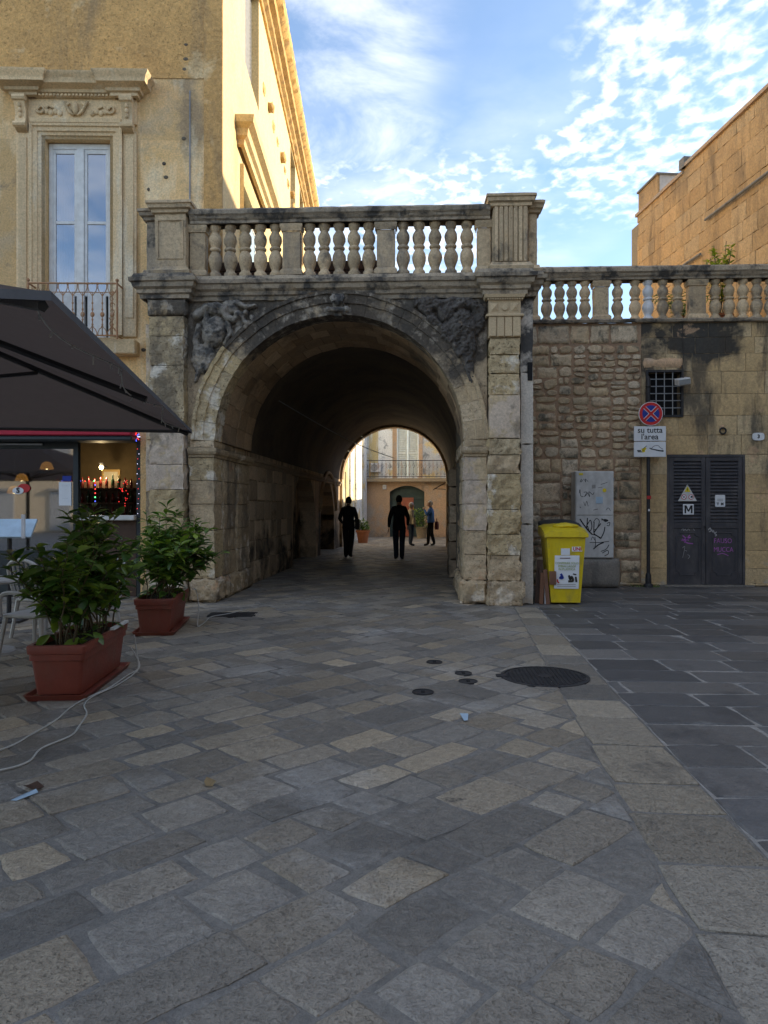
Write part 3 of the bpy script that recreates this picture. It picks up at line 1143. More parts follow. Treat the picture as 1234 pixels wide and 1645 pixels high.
mb.add([(cxy(12.98) + 1.985, 12.98, 0), (cxy(26.1) + 1.985, 26.1, 0), (cxy(26.1) + 1.985, 26.1, CZ), (cxy(12.98) + 1.985, 12.98, CZ)], [(0, 1, 2, 3)])
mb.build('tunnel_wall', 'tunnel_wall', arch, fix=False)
# hood mould over the lighter recess
hood = []
for k in range(15):
    yy = 21.35 + (24.85 - 21.35) * k / 14
    t = abs(yy - 23.1) / 1.75
    hood.append((cxy(yy) - 1.95, yy, 1.35 + 1.22 * (1 - t ** 2.1) ** .62 if t < 1 else 1.35))
MB().tube(hood, .06, 6).build('hood_mould', 'tunnel_wall', arch, smooth=True)
# squared stones of the left wall near the mouth
for r_ in range(6):
    z0 = .06 + r_ * .38
    y = 13.05 + (.0 if r_ % 2 else -.0)
    while y < 17.0:
        ln = rnd.uniform(.38, .75)
        y2 = min(y + ln, 17.2)
        xw = cxy(y) - 1.985
        rough_block(y + .004, y2 - .004, -.02, .05, z0 + .004, z0 + .376, .010, .012, .14, seed=r_ * 9 + y).build(
            'wall_block', 'tunnel_wall', arch, smooth=50, loc=(xw + .01, 0, 0), rot=(0, 0, R(90) - SH))
        y = y2
# fix the placement of those blocks: local x runs along the wall
for o in arch.children:
    if o.name.startswith('wall_block'):
        o.location = (cxy(0) - 1.985 + .012, 0, 0)
# impost along the tunnel, a cable under the vault
for s in (-1, 1):
    pth = [(cxy(13.0) + s * 1.985, 13.0), (cxy(26.05) + s * 1.985, 26.05)]
    if s > 0:
        pth = pth[::-1]
    MB().moulding(pth, [(0, 2.22), (.04, 2.24), (.05, 2.30), (.08, 2.32), (.08, 2.37), (0, 2.38)]).build('impost', 'tunnel_wall', arch)
rp = MB()
for k in range(6):
    rough_block(.70, .95, 14.6, 15.3, .02 + k * .37, .02 + k * .37 + .365, .014, .02, .1, seed=k, mb=rp)
rp.build('inner_pilaster', 'tunnel_wall', arch, smooth=50)
pts = [(cxy(14) - 1.6 + .22 * i, 14.0 + 1.1 * i, 3.55 - .05 * i - .12 * math.sin(i / 9 * math.pi)) for i in range(10)]
MB().tube(pts, .012, 5).build('vault_cable', 'grey_metal', arch)

# jamb and pier stones
zc = [.0, .36, .74, 1.10, 1.50, 1.86, 2.21]
for k in range(6):
    z0, z1 = zc[k], zc[k + 1]
    out = .07 if k == 0 else 0
    for (ya, yb) in ((10.79, 11.3), (11.3, 12.1), (12.1, 12.99)):
        sh_ = rnd.uniform(-.12, .12) if ya > 11 and yb < 12.9 else 0
        xs_ = SH * (ya - 10.8)
        rough_block(-3.44, -3.04 + out + xs_ + rnd.uniform(-.008, .008), ya - (out if ya < 11 else 0), yb - .005, z0, z1 - .001, .022 + out * .3, .005 + out * .3, .05, seed=ya, sc=8).build(
            'jamb_stone', 'arch_rough' if (k in (1, 2, 5) and ya < 11) else 'arch_stone', arch, smooth=50)
        rough_block(.75 - out + xs_ + rnd.uniform(-.008, .008), 1.10, ya - (out if ya < 11 else 0), yb - .005, z0, z1 - .001, .022 + out * .3, .005 + out * .3, .05, seed=ya + 50, sc=8).build(
            'jamb_stone', 'pier_plaster' if (k in (3, 4, 5) and ya < 11) else 'arch_stone', arch, smooth=50)
for s in (0, 1):
    prof = [(0, 2.21), (.02, 2.215), (.025, 2.25), (.055, 2.265), (.07, 2.30), (.07, 2.345), (.03, 2.36), (0, 2.365)]
    if s == 0:
        pth = [(-3.44, 10.80), (-3.06, 10.80), (-2.99, 13.0)]
    else:
        pth = [(.82, 13.0), (.77, 10.80), (1.10, 10.80)]
    MB().moulding(pth, prof).build('impost', 'arch_stone', arch)
mb = MB()
rough_block(-3.43, -3.04, 10.80, 12.99, 2.365, 2.48, .008, .01, .1, 3, mb=mb)
rough_block(.75, 1.10, 10.80, 12.99, 2.365, 2.48, .008, .01, .1, 4, mb=mb)
mb.build('springer', 'arch_stone', arch, smooth=50)

# left pilaster: eroded blocks under a plain capital
hz = [0.0, .36, .84, 1.30, 1.72, 2.10, 2.60, 3.60, 4.04, 4.34]
for k in range(len(hz) - 1):
    b = .08 if k == 0 else rnd.uniform(-.012, .012)
    rough_block(-4.0 - max(b, 0), -3.47 + max(b, 0) * .3, 10.67 - b, 11.05, hz[k], hz[k + 1] - .001, .030 if k < 8 else .014, .004, .045, seed=20, sc=8).build(
        'pilaster_block', 'arch_rough' if k not in (4, 5) else 'pier_plaster', arch, smooth=50)
zz_ = [0, .9, 1.7, 2.5, 3.4, 4.3]
for k in range(5):
    rough_block(-4.17, -3.99, 10.93, 11.4, zz_[k], zz_[k + 1] - .005, .010, .012, .09, seed=k + 40).build('side_strip', 'pier_plaster' if k > 1 else 'arch_stone', arch, smooth=50)
rough_block(-4.04, -3.43, 10.64, 11.05, 4.345, 4.60, .012, .02, .06, seed=77).build('capital', 'arch_stone', arch, smooth=50)

# right pilaster: blocks, plaster patch, rough courses, new carved capital
hz = [0.0, .36, .74, 1.05, 1.42, 1.95, 2.23, 2.47]
for k in range(len(hz) - 1):
    b = .09 if k == 0 else rnd.uniform(-.015, .015)
    rough_block(1.10 - max(b, 0) * .3, 1.585 + max(b, 0) * .4, 10.67 - b, 11.05, hz[k], hz[k + 1] - .001, .038, .005, .042, seed=60, sc=8).build(
        'pilaster_block', 'arch_stone' if k in (0, 1, 5) else 'arch_rough', arch, smooth=50)
rough_block(1.11, 1.58, 10.665, 11.05, 2.475, 3.12, .010, .008, .05, seed=31, sc=4).build('plaster_patch', 'pier_plaster', arch, smooth=50)
for z0, z1 in ((3.12, 3.44), (3.44, 3.72), (3.72, 3.97)):
    rough_block(1.115, 1.575, 10.69, 11.05, z0, z1 - .002, .022, .008, .04, seed=z0 * 7, sc=11).build('pilaster_block', 'arch_rough', arch, smooth=50)
cp = MB()
cp.box(1.11, 1.58, 10.685, 11.05, 3.975, 4.60)
for k in range(4):                                         # fluted band with raised fillets
    x = 1.115 + k * .1165
    cp.cham(x, x + .105 if k < 3 else 1.578, 10.655, 10.69, 3.985, 4.27, .006)
cp.moulding([(1.085, 10.9), (1.085, 10.66), (1.605, 10.66), (1.605, 10.9)], [(0, 4.275), (.018, 4.28), (.022, 4.30), (0, 4.318)])
for x in (1.135, 1.435):                                   # pyramid bosses
    xc, zc_ = x + .06, 4.42
    cp.add([(x, 10.684, 4.355), (x + .12, 10.684, 4.355), (x + .12, 10.684, 4.485), (x, 10.684, 4.485), (xc, 10.65, zc_)], [(0, 1, 4), (1, 2, 4), (2, 3, 4), (3, 0, 4)])
rd = []
for k in range(16):
    a = 2 * math.pi * k / 16
    rd.append((1.345 + .05 * math.cos(a), 4.42 + .05 * math.sin(a)))
cp.prism(rd, 10.662, 10.7)
for k in range(15):                                        # dentils
    cp.box(1.09 + k * .0355, 1.11 + k * .0355, 10.645, 10.69, 4.525, 4.548)
cp.moulding([(1.10, 10.9), (1.10, 10.68), (1.585, 10.68), (1.585, 10.9)], [(0, 4.55), (.045, 4.555), (.06, 4.60), (0, 4.60)])
cp.build('capital', 'new_cream', arch)
for k, (z0, z1) in enumerate(((0, 1.2), (1.2, 2.4), (2.4, 3.48))):
    rough_block(1.585, 1.80, 10.80, 13.3, z0, z1 - .003, .006, .014, .1, seed=k + 80).build('cement_strip', 'cement_grey', arch, smooth=50)
rough_block(1.585, 1.80, 10.82, 13.3, 3.48, 4.60, .010, .014, .1, seed=88).build('cement_strip', 'cement_grey', arch, smooth=50)
MB().box(1.70, 1.77, 10.785, 10.83, 3.35, 3.62).build('slot', 'void', arch)

# cornice under the balustrade
prof = [(0, 4.60), (.035, 4.605), (.04, 4.66), (.07, 4.68), (.075, 4.73), (.12, 4.76), (.135, 4.82), (.165, 4.835), (.17, 4.89), (.13, 4.905), (.11, 4.96), (.02, 4.985), (-.30, 4.985)]
pth = [(-4.10, 11.38), (-4.10, 10.68), (-3.42, 10.68), (-3.42, 10.845), (1.06, 10.845), (1.06, 10.68), (1.64, 10.68), (1.64, 10.80), (1.79, 10.80), (1.79, 13.1)]


def fine(path, step):
    out = []
    for i in range(len(path) - 1):
        a, b = Vector(path[i]), Vector(path[i + 1])
        n = max(1, int((b - a).length / step))
        for k in range(n):
            p = a.lerp(b, k / n)
            out.append((p.x, p.y))
    out.append(path[-1])
    return out


def worn_moulding(path, prof, amp, seed):
    mb = MB().moulding(fine(path, .09), prof)
    mb.v = [(x + amp * fbm((x, y, z), 7, seed), y + amp * fbm((x, y, z), 7, seed + 2), z + amp * .7 * fbm((x, y, z), 6, seed + 4)) for x, y, z in mb.v]
    return mb


worn_moulding(pth, prof, .010, 1).build('cornice', 'coping_stone', arch, smooth=40)
MB().box(-3.42, 1.06, 10.86, 11.2, 4.60, 4.98).build('cornice_core', 'coping_stone', arch)

# balustrade
bal = worn_moulding([(-3.42, 10.81), (1.14, 10.81)], [(0, 5.775), (.02, 5.78), (.02, 5.82), (.05, 5.845), (.055, 5.875), (.085, 5.90), (.09, 5.955), (.06, 5.985), (-.12, 5.99), (-.30, 5.98), (-.31, 5.90), (-.24, 5.86), (-.22, 5.775)], .009, 7)
bal = bal.build('balustrade', 'coping_stone', arch, smooth=40)
BP = [(.080, 0), (.084, .035), (.080, .06), (.058, .085), (.056, .11), (.074, .16), (.090, .22), (.094, .27), (.086, .32), (.064, .37), (.056, .395),
      (.074, .405), (.080, .425), (.074, .445), (.056, .455), (.066, .485), (.083, .53), (.088, .575), (.080, .62), (.058, .665), (.050, .69), (.054, .70), (.068, .715), (.070, .735), (.076, .745), (.078, .79)]


def baluster_mesh(seed, h):
    mb = MB().lathe([(r * 1.14, z * h / .79) for r, z in BP], 14)
    mb.v = [(x * (1 + .10 * fbm((x, y, z), 9, seed)), y * (1 + .10 * fbm((x, y, z), 9, seed)), z) for x, y, z in mb.v]
    return mb


bal_src = []
for sd in range(4):
    o = baluster_mesh(sd, .79).build('baluster', 'balustrade_stone', bal, smooth=50)
    bal_src.append(o)
xs = [-3.06 + .234 * i for i in range(5)] + [-1.60 + .228 * i for i in range(5)] + [-.165 + .242 * i for i in range(5)]
for i, x in enumerate(xs):
    if i < 4:
        bal_src[i].location = (x, 10.92, 4.985)
    else:
        inst(bal_src[i % 4], bal, (x, 10.92, 4.985), rz=i * 1.3)


def post(mb, x0, x1, y0, y1, z0, z1):
    rough_block(x0, x1, y0, y1, z0 + .09, z1 - .12, .006, .008, .08, seed=x0 * 3, mb=mb)
    mb.moulding([(x0, y1), (x0, y0), (x1, y0), (x1, y1)], [(0, z1 - .13), (.012, z1 - .125), (.012, z1 - .10), (.028, z1 - .075), (.03, z1 - .03), (0, z1)])
    mb.moulding([(x0, y1), (x0, y0), (x1, y0), (x1, y1)], [(0, z0), (.03, z0 + .002), (.03, z0 + .06), (.008, z0 + .09), (0, z0 + .1)])
    return mb


for x0, x1 in ((-2.01, -1.725), (-.57, -.285), (-3.44, -3.19), (.95, 1.16)):
    post(MB(), x0, x1, 10.825, 11.02, 4.985, 5.785).build('balustrade_post', 'balustrade_stone', bal, smooth=40)


def pedestal(x0, x1, y0, y1, z0, z1, mat, fluted=False):
    mb = MB()
    rough_block(x0, x1, y0, y1, z0 + .1, z1 - .14, .010 if not fluted else .003, .012, .07, seed=x0, mb=mb)
    if fluted:
        n = 7
        for k in range(n):
            w_ = (x1 - x0 - .04) / n
            mb.cham(x0 + .02 + k * w_ + .008, x0 + .02 + (k + 1) * w_ - .008, y0 - .022, y0 + .01, z0 + .12, z1 - .16, .007)
    prof = [(0, z1 - .17), (.03, z1 - .16), (.035, z1 - .12), (.07, z1 - .10), (.08, z1 - .05), (.10, z1 - .04), (.10, z1 - .005), (.06, z1 + .015), (-.2, z1 + .02)]
    t = worn_moulding([(x0, y1), (x0, y0), (x1, y0), (x1, y1)], prof, .008, x0)
    mb.add(t.v, t.f)
    mb.box(x0 + .02, x1 - .02, y0 + .02, y1, z1 - .17, z1 + .012)
    prof = [(0, z0), (.06, z0 + .005), (.065, z0 + .05), (.03, z0 + .075), (.02, z0 + .11), (0, z0 + .12)]
    t = worn_moulding([(x0, y1), (x0, y0), (x1, y0), (x1, y1)], prof, .008, x0 + 1)
    mb.add(t.v, t.f)
    return mb.build('pedestal', mat, arch, smooth=40)


pedestal(-3.95, -3.45, 10.72, 11.2, 4.985, 6.08, 'balustrade_stone')
pedestal(-4.13, -3.96, 10.86, 11.2, 4.985, 6.02, 'coping_stone')
pedestal(1.17, 1.71, 10.72, 11.2, 4.985, 6.09, 'balustrade_stone', True)
pedestal(1.72, 1.86, 10.86, 11.2, 4.985, 6.04, 'balustrade_stone')
# little panel frame on the left pedestal
mb = MB()
for (x0, x1, z0, z1) in ((-3.90, -3.50, 5.22, 5.235), (-3.90, -3.50, 5.80, 5.815), (-3.90, -3.885, 5.235, 5.80), (-3.515, -3.50, 5.235, 5.80)):
    mb.box(x0, x1, 10.705, 10.73, z0, z1)
mb.build('panel_frame', 'balustrade_stone', arch)

# dark timber planter boxes behind the balusters
for x0, x1 in ((-3.2, -2.1), (-1.65, -.45)):
    t = thing('timber_trough', 'dark timber trough behind the %s balusters of the arch' % ('left group of' if x0 < -2 else 'middle group of'), 'planter', (x0, 11.5, 4.93), world=True)
    mb = MB()
    for k in range(3):
        mb.cham(x0, x1, 11.45, 11.475, 4.94 + k * .16, 5.09 + k * .16, .006)
    mb.box(x0, x1, 11.476, 11.75, 4.94, 5.35)
    mb.build('board', 'wood_dark', t)


# ------------------------------------------------------------------ carved spandrels (relief sculpture as height fields)
def relief(name, mat, bounds, strokes, blobs, seed, rough_amp, parent):
    x0, x1, z0, z1 = bounds
    st = .014
    nx, nz = int((x1 - x0) / st), int((z1 - z0) / st)
    H = {}

    def hgt(x, z):
        h = -.02
        for (bx, bz, rx, rz, hh, ang) in blobs:
            dx, dz = x - bx, z - bz
            ca_, sa_ = math.cos(ang), math.sin(ang)
            u, v = (dx * ca_ + dz * sa_) / rx, (-dx * sa_ + dz * ca_) / rz
            d = u * u + v * v
            if d < 1:
                h = max(h, hh * math.sqrt(1 - d))
        for (pts, r0, r1, hh) in strokes:
            for i in range(len(pts) - 1):
                ax, az = pts[i]
                bx, bz = pts[i + 1]
                L = (bx - ax) ** 2 + (bz - az) ** 2
                t = max(0, min(1, ((x - ax) * (bx - ax) + (z - az) * (bz - az)) / L))
                f = (i + t) / (len(pts) - 1)
                r = r0 + (r1 - r0) * f
                d = math.hypot(x - ax - t * (bx - ax), z - az - t * (bz - az))
                if d < r:
                    h = max(h, hh * (.35 + .65 * math.sqrt(1 - (d / r) ** 2)))
        if h > 0:
            h += rough_amp * (fbm((x, 0, z), 11, seed) + .6 * fbm((x, 0, z), 27, seed + 1))
        return h
    mb = MB()
    for i in range(nx + 1):
        for k in range(nz + 1):
            x, z = x0 + i * st, z0 + k * st
            jx, jz = .004 * fbm((x, 0, z), 20, seed + 7), .004 * fbm((x, 1, z), 20, seed + 8)
            h = hgt(x, z)
            H[(i, k)] = len(mb.v), h
            mb.v.append((x + jx, 10.845 - h, z + jz))
    for i in range(nx):
        for k in range(nz):
            q = [H[(i, k)], H[(i + 1, k)], H[(i + 1, k + 1)], H[(i, k + 1)]]
            if max(a[1] for a in q) > 0:
                mb.f.append([a[0] for a in q])
                mb.mi.append(0)
    return mb.build(name, mat, parent, smooth=True, fix=False)


def curl(cx_, cz_, r, a0, a1, n=9, k=.55):
    return [(cx_ + r * (1 - (1 - k) * i / n) * math.cos(a0 + (a1 - a0) * i / n), cz_ + r * (1 - (1 - k) * i / n) * math.sin(a0 + (a1 - a0) * i / n)) for i in range(n + 1)]


relief('carved_coat_of_arms', 'relief_stone', (-3.46, -2.28, 3.34, 4.62),
       [(curl(-3.26, 4.36, .12, R(-60), R(170)), .05, .06, .10), ([(-3.30, 4.38), (-3.16, 4.50), (-3.00, 4.52), (-2.9, 4.46), (-2.84, 4.34), (-2.74, 4.30), (-2.66, 4.36)], .07, .05, .13),
        (curl(-2.52, 4.33, .10, R(110), R(380)), .04, .035, .09), ([(-2.86, 4.55), (-2.7, 4.57), (-2.55, 4.50), (-2.42, 4.52)], .055, .03, .09),
        ([(-3.28, 4.22), (-3.34, 4.0), (-3.30, 3.78), (-3.22, 3.6)], .05, .05, .08), ([(-2.84, 4.26), (-2.80, 4.1), (-2.88, 3.94)], .05, .03, .09),
        ([(-3.36, 3.7), (-3.30, 3.5), (-3.34, 3.38)], .05, .02, .06), ([(-3.14, 3.92), (-3.10, 3.74), (-3.18, 3.56)], .08, .04, .07), ([(-2.66, 4.26), (-2.68, 4.1), (-2.76, 3.98)], .06, .04, .06)],
       [(-3.05, 4.13, .19, .25, .17, R(-12)), (-2.67, 4.38, .07, .075, .15, 0), (-3.24, 3.72, .16, .24, .09, R(10)), (-2.52, 4.24, .05, .05, .09, 0), (-3.02, 4.46, .16, .09, .12, 0), (-2.80, 4.48, .13, .10, .11, 0)],
       3, .022, arch)
relief('carved_coat_of_arms', 'relief_black', (.0, 1.10, 3.30, 4.62),
       [([(.02, 4.54), (.2, 4.55), (.42, 4.50), (.60, 4.55), (.85, 4.52), (1.0, 4.40)], .07, .08, .11), ([(.12, 4.46), (.26, 4.32), (.42, 4.14), (.58, 3.92), (.68, 3.74)], .06, .05, .11),
        (curl(.30, 4.40, .10, R(0), R(250)), .045, .04, .12), ([(.95, 4.4), (1.0, 4.22), (.93, 4.1)], .08, .07, .10), ([(.74, 3.84), (.80, 3.66), (.84, 3.50), (.86, 3.36)], .11, .05, .09),
        ([(.60, 4.44), (.75, 4.50), (.92, 4.44)], .05, .05, .15), ([(.22, 4.28), (.30, 4.20)], .045, .04, .12), ([(.44, 4.02), (.52, 3.96)], .04, .04, .12)],
       [(.72, 4.18, .24, .27, .18, R(6)), (.50, 4.36, .15, .14, .14, 0), (.78, 3.90, .16, .26, .13, 0), (.32, 4.5, .16, .09, .10, 0), (.56, 4.1, .14, .18, .12, R(30)), (.96, 4.3, .10, .16, .12, 0)],
       8, .045, arch)
# keystone with its scroll
mb = MB()
mb.prism([(-1.20, 4.33), (-1.09, 4.33), (-1.05, 4.66), (-1.24, 4.66)], 10.70, 10.85)
mb.ball((-1.145, 10.68, 4.55), .075, .06, .08)
mb.tube([(-1.27, 10.66, 4.41), (-1.02, 10.66, 4.41)], .035, 8)
mb.ball((-1.28, 10.66, 4.41), .045)
mb.ball((-1.01, 10.66, 4.41), .05)
mb.tube([(-1.2, 10.7, 4.62), (-1.23, 10.64, 4.58), (-1.2, 10.63, 4.52)], .03, 6)
mb.tube([(-1.09, 10.7, 4.62), (-1.06, 10.64, 4.58), (-1.09, 10.63, 4.52)], .03, 6)
mb.build('keystone', 'relief_stone', arch, smooth=50)


# ================================================================== TERRACE WALL (right)
YW = 13.40
tw = thing('terrace_wall', 'tall rubble and ashlar stone wall carrying a balustrade, right of the arch', 'wall', (5, YW, 0), world=True)
mb = MB()
mb.box(1.79, 4.20, YW + .015, YW + .4, 0, 4.86)
mb.build('rubble_backing', 'rubble_mortar', tw)
mb = MB()
holed_wall(mb, 4.20, 9.2, 0, 4.86, [(4.30, 4.92, 3.14, 3.95), (4.66, 6.07, 0.0, 2.42)], y=YW + .012, depth=.28)
mb.build('ashlar_backing', 'ashlar_joint', tw)
MB().box(1.79, 9.2, YW + .4, YW + .45, 0, 4.84).build('wall_core', 'void', tw)


def rubble(w_, h_, p, r):
    n = 11
    vs, fs = [], []
    ring = []
    ex = r.uniform(2.6, 6.0)
    for k in range(n):
        a = 2 * math.pi * (k + r.uniform(-.2, .2)) / n
        c, s = math.cos(a), math.sin(a)
        q = (abs(c) ** ex + abs(s) ** ex) ** (-1 / ex) * r.uniform(.80, 1.03)
        ring.append((c * q * w_ / 2, s * q * h_ / 2))
    for sc, yy in ((1.0, .02), (.95, -p * .45), (.80, -p * .85), (.45, -p)):
        for x, z in ring:
            vs.append((x * sc, yy + r.uniform(-.15, .15) * p * (sc < .97), z * sc))
    vs.append((0, -p * r.uniform(.8, 1.1), 0))
    for i in range(3):
        for k in range(n):
            fs.append([i * n + k, i * n + (k + 1) % n, (i + 1) * n + (k + 1) % n, (i + 1) * n + k])
    for k in range(n):
        fs.append([3 * n + k, 3 * n + (k + 1) % n, 4 * n])
    return MB().add(vs, fs)


rr = random.Random(21)


def split_rect(x0, x1, z0, z1, out):
    """cut the wall face into unequal stones that do not line up in courses"""
    w_, h_ = x1 - x0, z1 - z0
    low_ = (z0 + z1) / 2 < 2.5
    mw, mh = (.62, .40) if low_ else (.44, .235)
    if w_ < mw and h_ < mh and (rr.random() < .75 or w_ < .2 or h_ < .13):
        out.append((x0, x1, z0, z1))
        return
    if (h_ / mh > w_ / mw * .9 and h_ > .15) or w_ < .18:
        m = z0 + h_ * rr.uniform(.38, .62)
        split_rect(x0, x1, z0, m, out)
        split_rect(x0, x1, m, z1, out)
    elif w_ > .16:
        m = x0 + w_ * rr.uniform(.36, .64)
        split_rect(x0, m, z0, z1, out)
        split_rect(m, x1, z0, z1, out)
    else:
        out.append((x0, x1, z0, z1))


cells_ = []
split_rect(1.81, 4.185, .02, 2.35, cells_)
split_rect(1.81, 4.185, 2.35, 4.46, cells_)
x = 1.82
while x < 4.15:
    ln = min(rr.uniform(.3, .6), 4.185 - x)
    cells_.append((x, x + ln, 4.47, 4.83))
    x += ln
for (x0, x1, z0, z1) in cells_:
    ww, hh = x1 - x0, z1 - z0
    if ww < .07 or hh < .06:
        continue
    cx_, cz_ = (x0 + x1) / 2, (z0 + z1) / 2
    if cz_ < 2.35 or cz_ > 4.46 or (ww > .34 and hh > .15):
        g = rr.uniform(.004, .014)
        rough_block(x0 + g, x1 - g, YW - rr.uniform(.008, .03), YW + .05, z0 + g, z1 - g, .022, .016, .05, seed=x0 * 3 + z0, sc=8).build('rubble_stone', 'rubble_stone', tw, smooth=50)
    else:
        rubble(ww * rr.uniform(.86, 1.0), hh * rr.uniform(.80, .98), rr.uniform(.012, .032), rr).build('rubble_stone', 'rubble_stone', tw, smooth=22, loc=(cx_, YW, cz_), rot=(0, rr.gauss(0, .10), 0), fix=False)

zc = [0, .33, .66, 1.0, 1.35, 1.7, 2.06, 2.42, 2.78, 3.14, 3.54, 3.95, 4.28, 4.58, 4.85]
holes = [(4.30, 4.92, 3.14, 3.95), (4.66, 6.07, 0.0, 2.42)]
for k in range(len(zc) - 1):
    z0, z1 = zc[k], zc[k + 1]
    iv = [(4.19, 8.6)]
    for a, b, lo, hi in holes:
        if lo < (z0 + z1) / 2 < hi:
            iv = [(p, q) for (p0, q0) in iv for (p, q) in ((p0, a), (b, q0)) if q - p > .03]
    for p, q in iv:
        x = p
        while x < q - .02:
            ln = rr.uniform(.42, .85)
            if q - x - ln < .22:
                ln = q - x
            rough_block(x + .001, x + ln - .001, YW - rr.uniform(0, .007), YW + .03, z0 + .001, z1 - .001, .007, .004, .10, seed=x + z0 * 5, sc=4).build('ashlar_block', 'ashlar_stone', tw, smooth=50)
            x += ln
# plaster lip over the window and a worn skirting
mb = MB()
rough_block(4.22, 4.95, YW - .03, YW + .02, 4.02, 4.20, .012, .02, .06, seed=9, mb=mb)
mb.build('plaster_patch', 'plaster_pink', tw, smooth=50)
mb = MB()
for (a, b) in ((3.3, 4.63), (6.1, 8.6)):
    rough_block(a, b, YW - .05, YW, 0, .07, .02, .02, .06, seed=a, mb=mb)
mb.build('plinth', 'ashlar_stone', tw, smooth=50)
# balustrade of the terrace
worn_moulding([(1.8, YW - .02), (9.0, YW - .02)], [(0, 4.85), (.05, 4.86), (.06, 4.90), (.03, 4.925), (-.3, 4.93)], .010, 3).build('coping', 'coping_stone', tw, smooth=40)
tb = worn_moulding([(1.8, YW + .02), (9.0, YW + .02)], [(0, 5.66), (.02, 5.665), (.025, 5.70), (.06, 5.73), (.065, 5.76), (.10, 5.79), (.105, 5.86), (.07, 5.895), (-.12, 5.905), (-.32, 5.89), (-.33, 5.80), (-.24, 5.75), (-.22, 5.66)], .007, 12)
tb = tb.build('balustrade', 'coping_stone', tw, smooth=40)
o = baluster_mesh(5, .735).build('baluster', 'balustrade_stone', tb, smooth=50, loc=(2.48, YW + .12, 4.925))
for i, x in enumerate((2.72, 2.95, 3.19, 3.79, 4.11, 4.35, 4.62, 4.89, 5.58, 5.83, 6.08, 6.33, 6.58, 7.2, 7.45, 7.7, 7.95)):
    b = inst(o, tb, (x, YW + .12, 4.925), rz=i * 1.7)
    if abs(x - 4.35) < .01:
        wm = o.data.copy()
        wm.materials.clear()
        wm.materials.append(MATS['white_plastic'])
        b.data = wm
for x0, x1 in ((3.34, 3.62), (5.07, 5.39), (6.78, 7.05), (1.9, 2.32)):
    post(MB(), x0, x1, YW + .03, YW + .22, 4.925, 5.67).build('balustrade_post', 'balustrade_stone', tb, smooth=40)
MB().box(1.8, 9.2, YW + .45, 26.3, 4.60, 4.80).build('terrace_floor', 'concrete', tw)
# barred window
wn = MB()
wn.box(4.27, 4.31, YW - .03, YW + .05, 3.11, 3.98)
wn.box(4.91, 4.95, YW - .03, YW + .05, 3.11, 3.98)
wn.box(4.31, 4.91, YW - .03, YW + .05, 3.94, 3.98)
wn.box(4.31, 4.91, YW - .03, YW + .05, 3.11, 3.15)
wn = wn.build('barred_window', 'dark_iron', tw)
for k in range(3):
    MB().tube([(4.31 + (k + 1) * .15, YW - .005, 3.14), (4.31 + (k + 1) * .15, YW - .005, 3.95)], .009, 6).build('bar', 'grey_metal', wn)
for k in range(5):
    MB().tube([(4.30, YW + .008, 3.15 + (k + 1) * .133), (4.92, YW + .008, 3.15 + (k + 1) * .133)], .009, 6).build('bar', 'grey_metal', wn)
MB().add([(4.31, YW + .2, 3.14), (4.91, YW + .2, 3.14), (4.91, YW + .2, 3.95), (4.31, YW + .2, 3.95)], [(0, 1, 2, 3)]).build('pane', 'void', wn, fix=False)


# ================================================================== PALAZZO (left)
PR = R(3.5)
pal = thing('palazzo', 'tall yellow stucco palazzo with sunlit side and moulded tall window, left of the arch', 'building', (-3.10, 11.5, 0), PR)
FWIN = (-2.86, -1.82, 4.20, 7.40)
mb = MB()
holed_wall(mb, -9.0, 0.0, 0, 8.42, [FWIN, (-7.5, -1.33, 0, 2.60)], y=0, depth=.32)
mb.build('front_wall', 'palazzo_stucco', pal, fix=False)
mb = MB()
nx, nz = 60, 36
for i in range(nx + 1):
    for k in range(nz + 1):
        x, z = -9.0 + 9.0 * i / nx, 8.40 + (13.0 - 8.40) * k / nz
        mb.v.append((x if i < nx else 0, -.012 + .016 * fbm((x, 0, z), 5, 4), z))
for i in range(nx):
    for k in range(nz):
        p = i * (nz + 1) + k
        mb.f.append([p, p + nz + 1, p + nz + 2, p + 1])
        mb.mi.append(0)
mb.build('rough_upper_wall', 'palazzo_rough', pal, smooth=True, fix=False)
# corner band and roof
MB().box(-.30, -.004, -.03, .02, 4.9, 13.0).build('corner_band', 'palazzo_rough', pal)
MB().box(-9.0, .0, .0, 15.8, 13.0, 13.1).build('roof', 'concrete', pal)
# moulded surround of the french window
s = MB()
for (x0, x1, yo) in ((-3.01, -2.86, .07), (-1.82, -1.59, .07)):
    pass
s.moulding([(-2.86, 0)], [(0, 0), (0, 1)]) if False else None
arc = [(0, 0), (.05, 0), (.055, -.02), (.10, -.03), (.11, -.055), (.17, -.06), (.18, -.085), (.22, -.09), (.22, 0)]


def frame_sweep(mb, x0, x1, z0, z1, prof):
    """architrave round an opening: up the left, across, down the right; prof (offset outwards, y)"""
    m = len(prof)
    st = [((x0, z0), (-1, 0)), ((x0, z1), (-1, 1)), ((x1, z1), (1, 1)), ((x1, z0), (1, 0))]
    vs, fs = [], []
    for (px_, pz_), (dx, dz) in st:
        for o, y in prof:
            vs.append((px_ + dx * o, y, pz_ + dz * o))
    for i in range(3):
        for k in range(m - 1):
            fs.append([i * m + k, i * m + k + 1, (i + 1) * m + k + 1, (i + 1) * m + k])
    return mb.add(vs, fs)


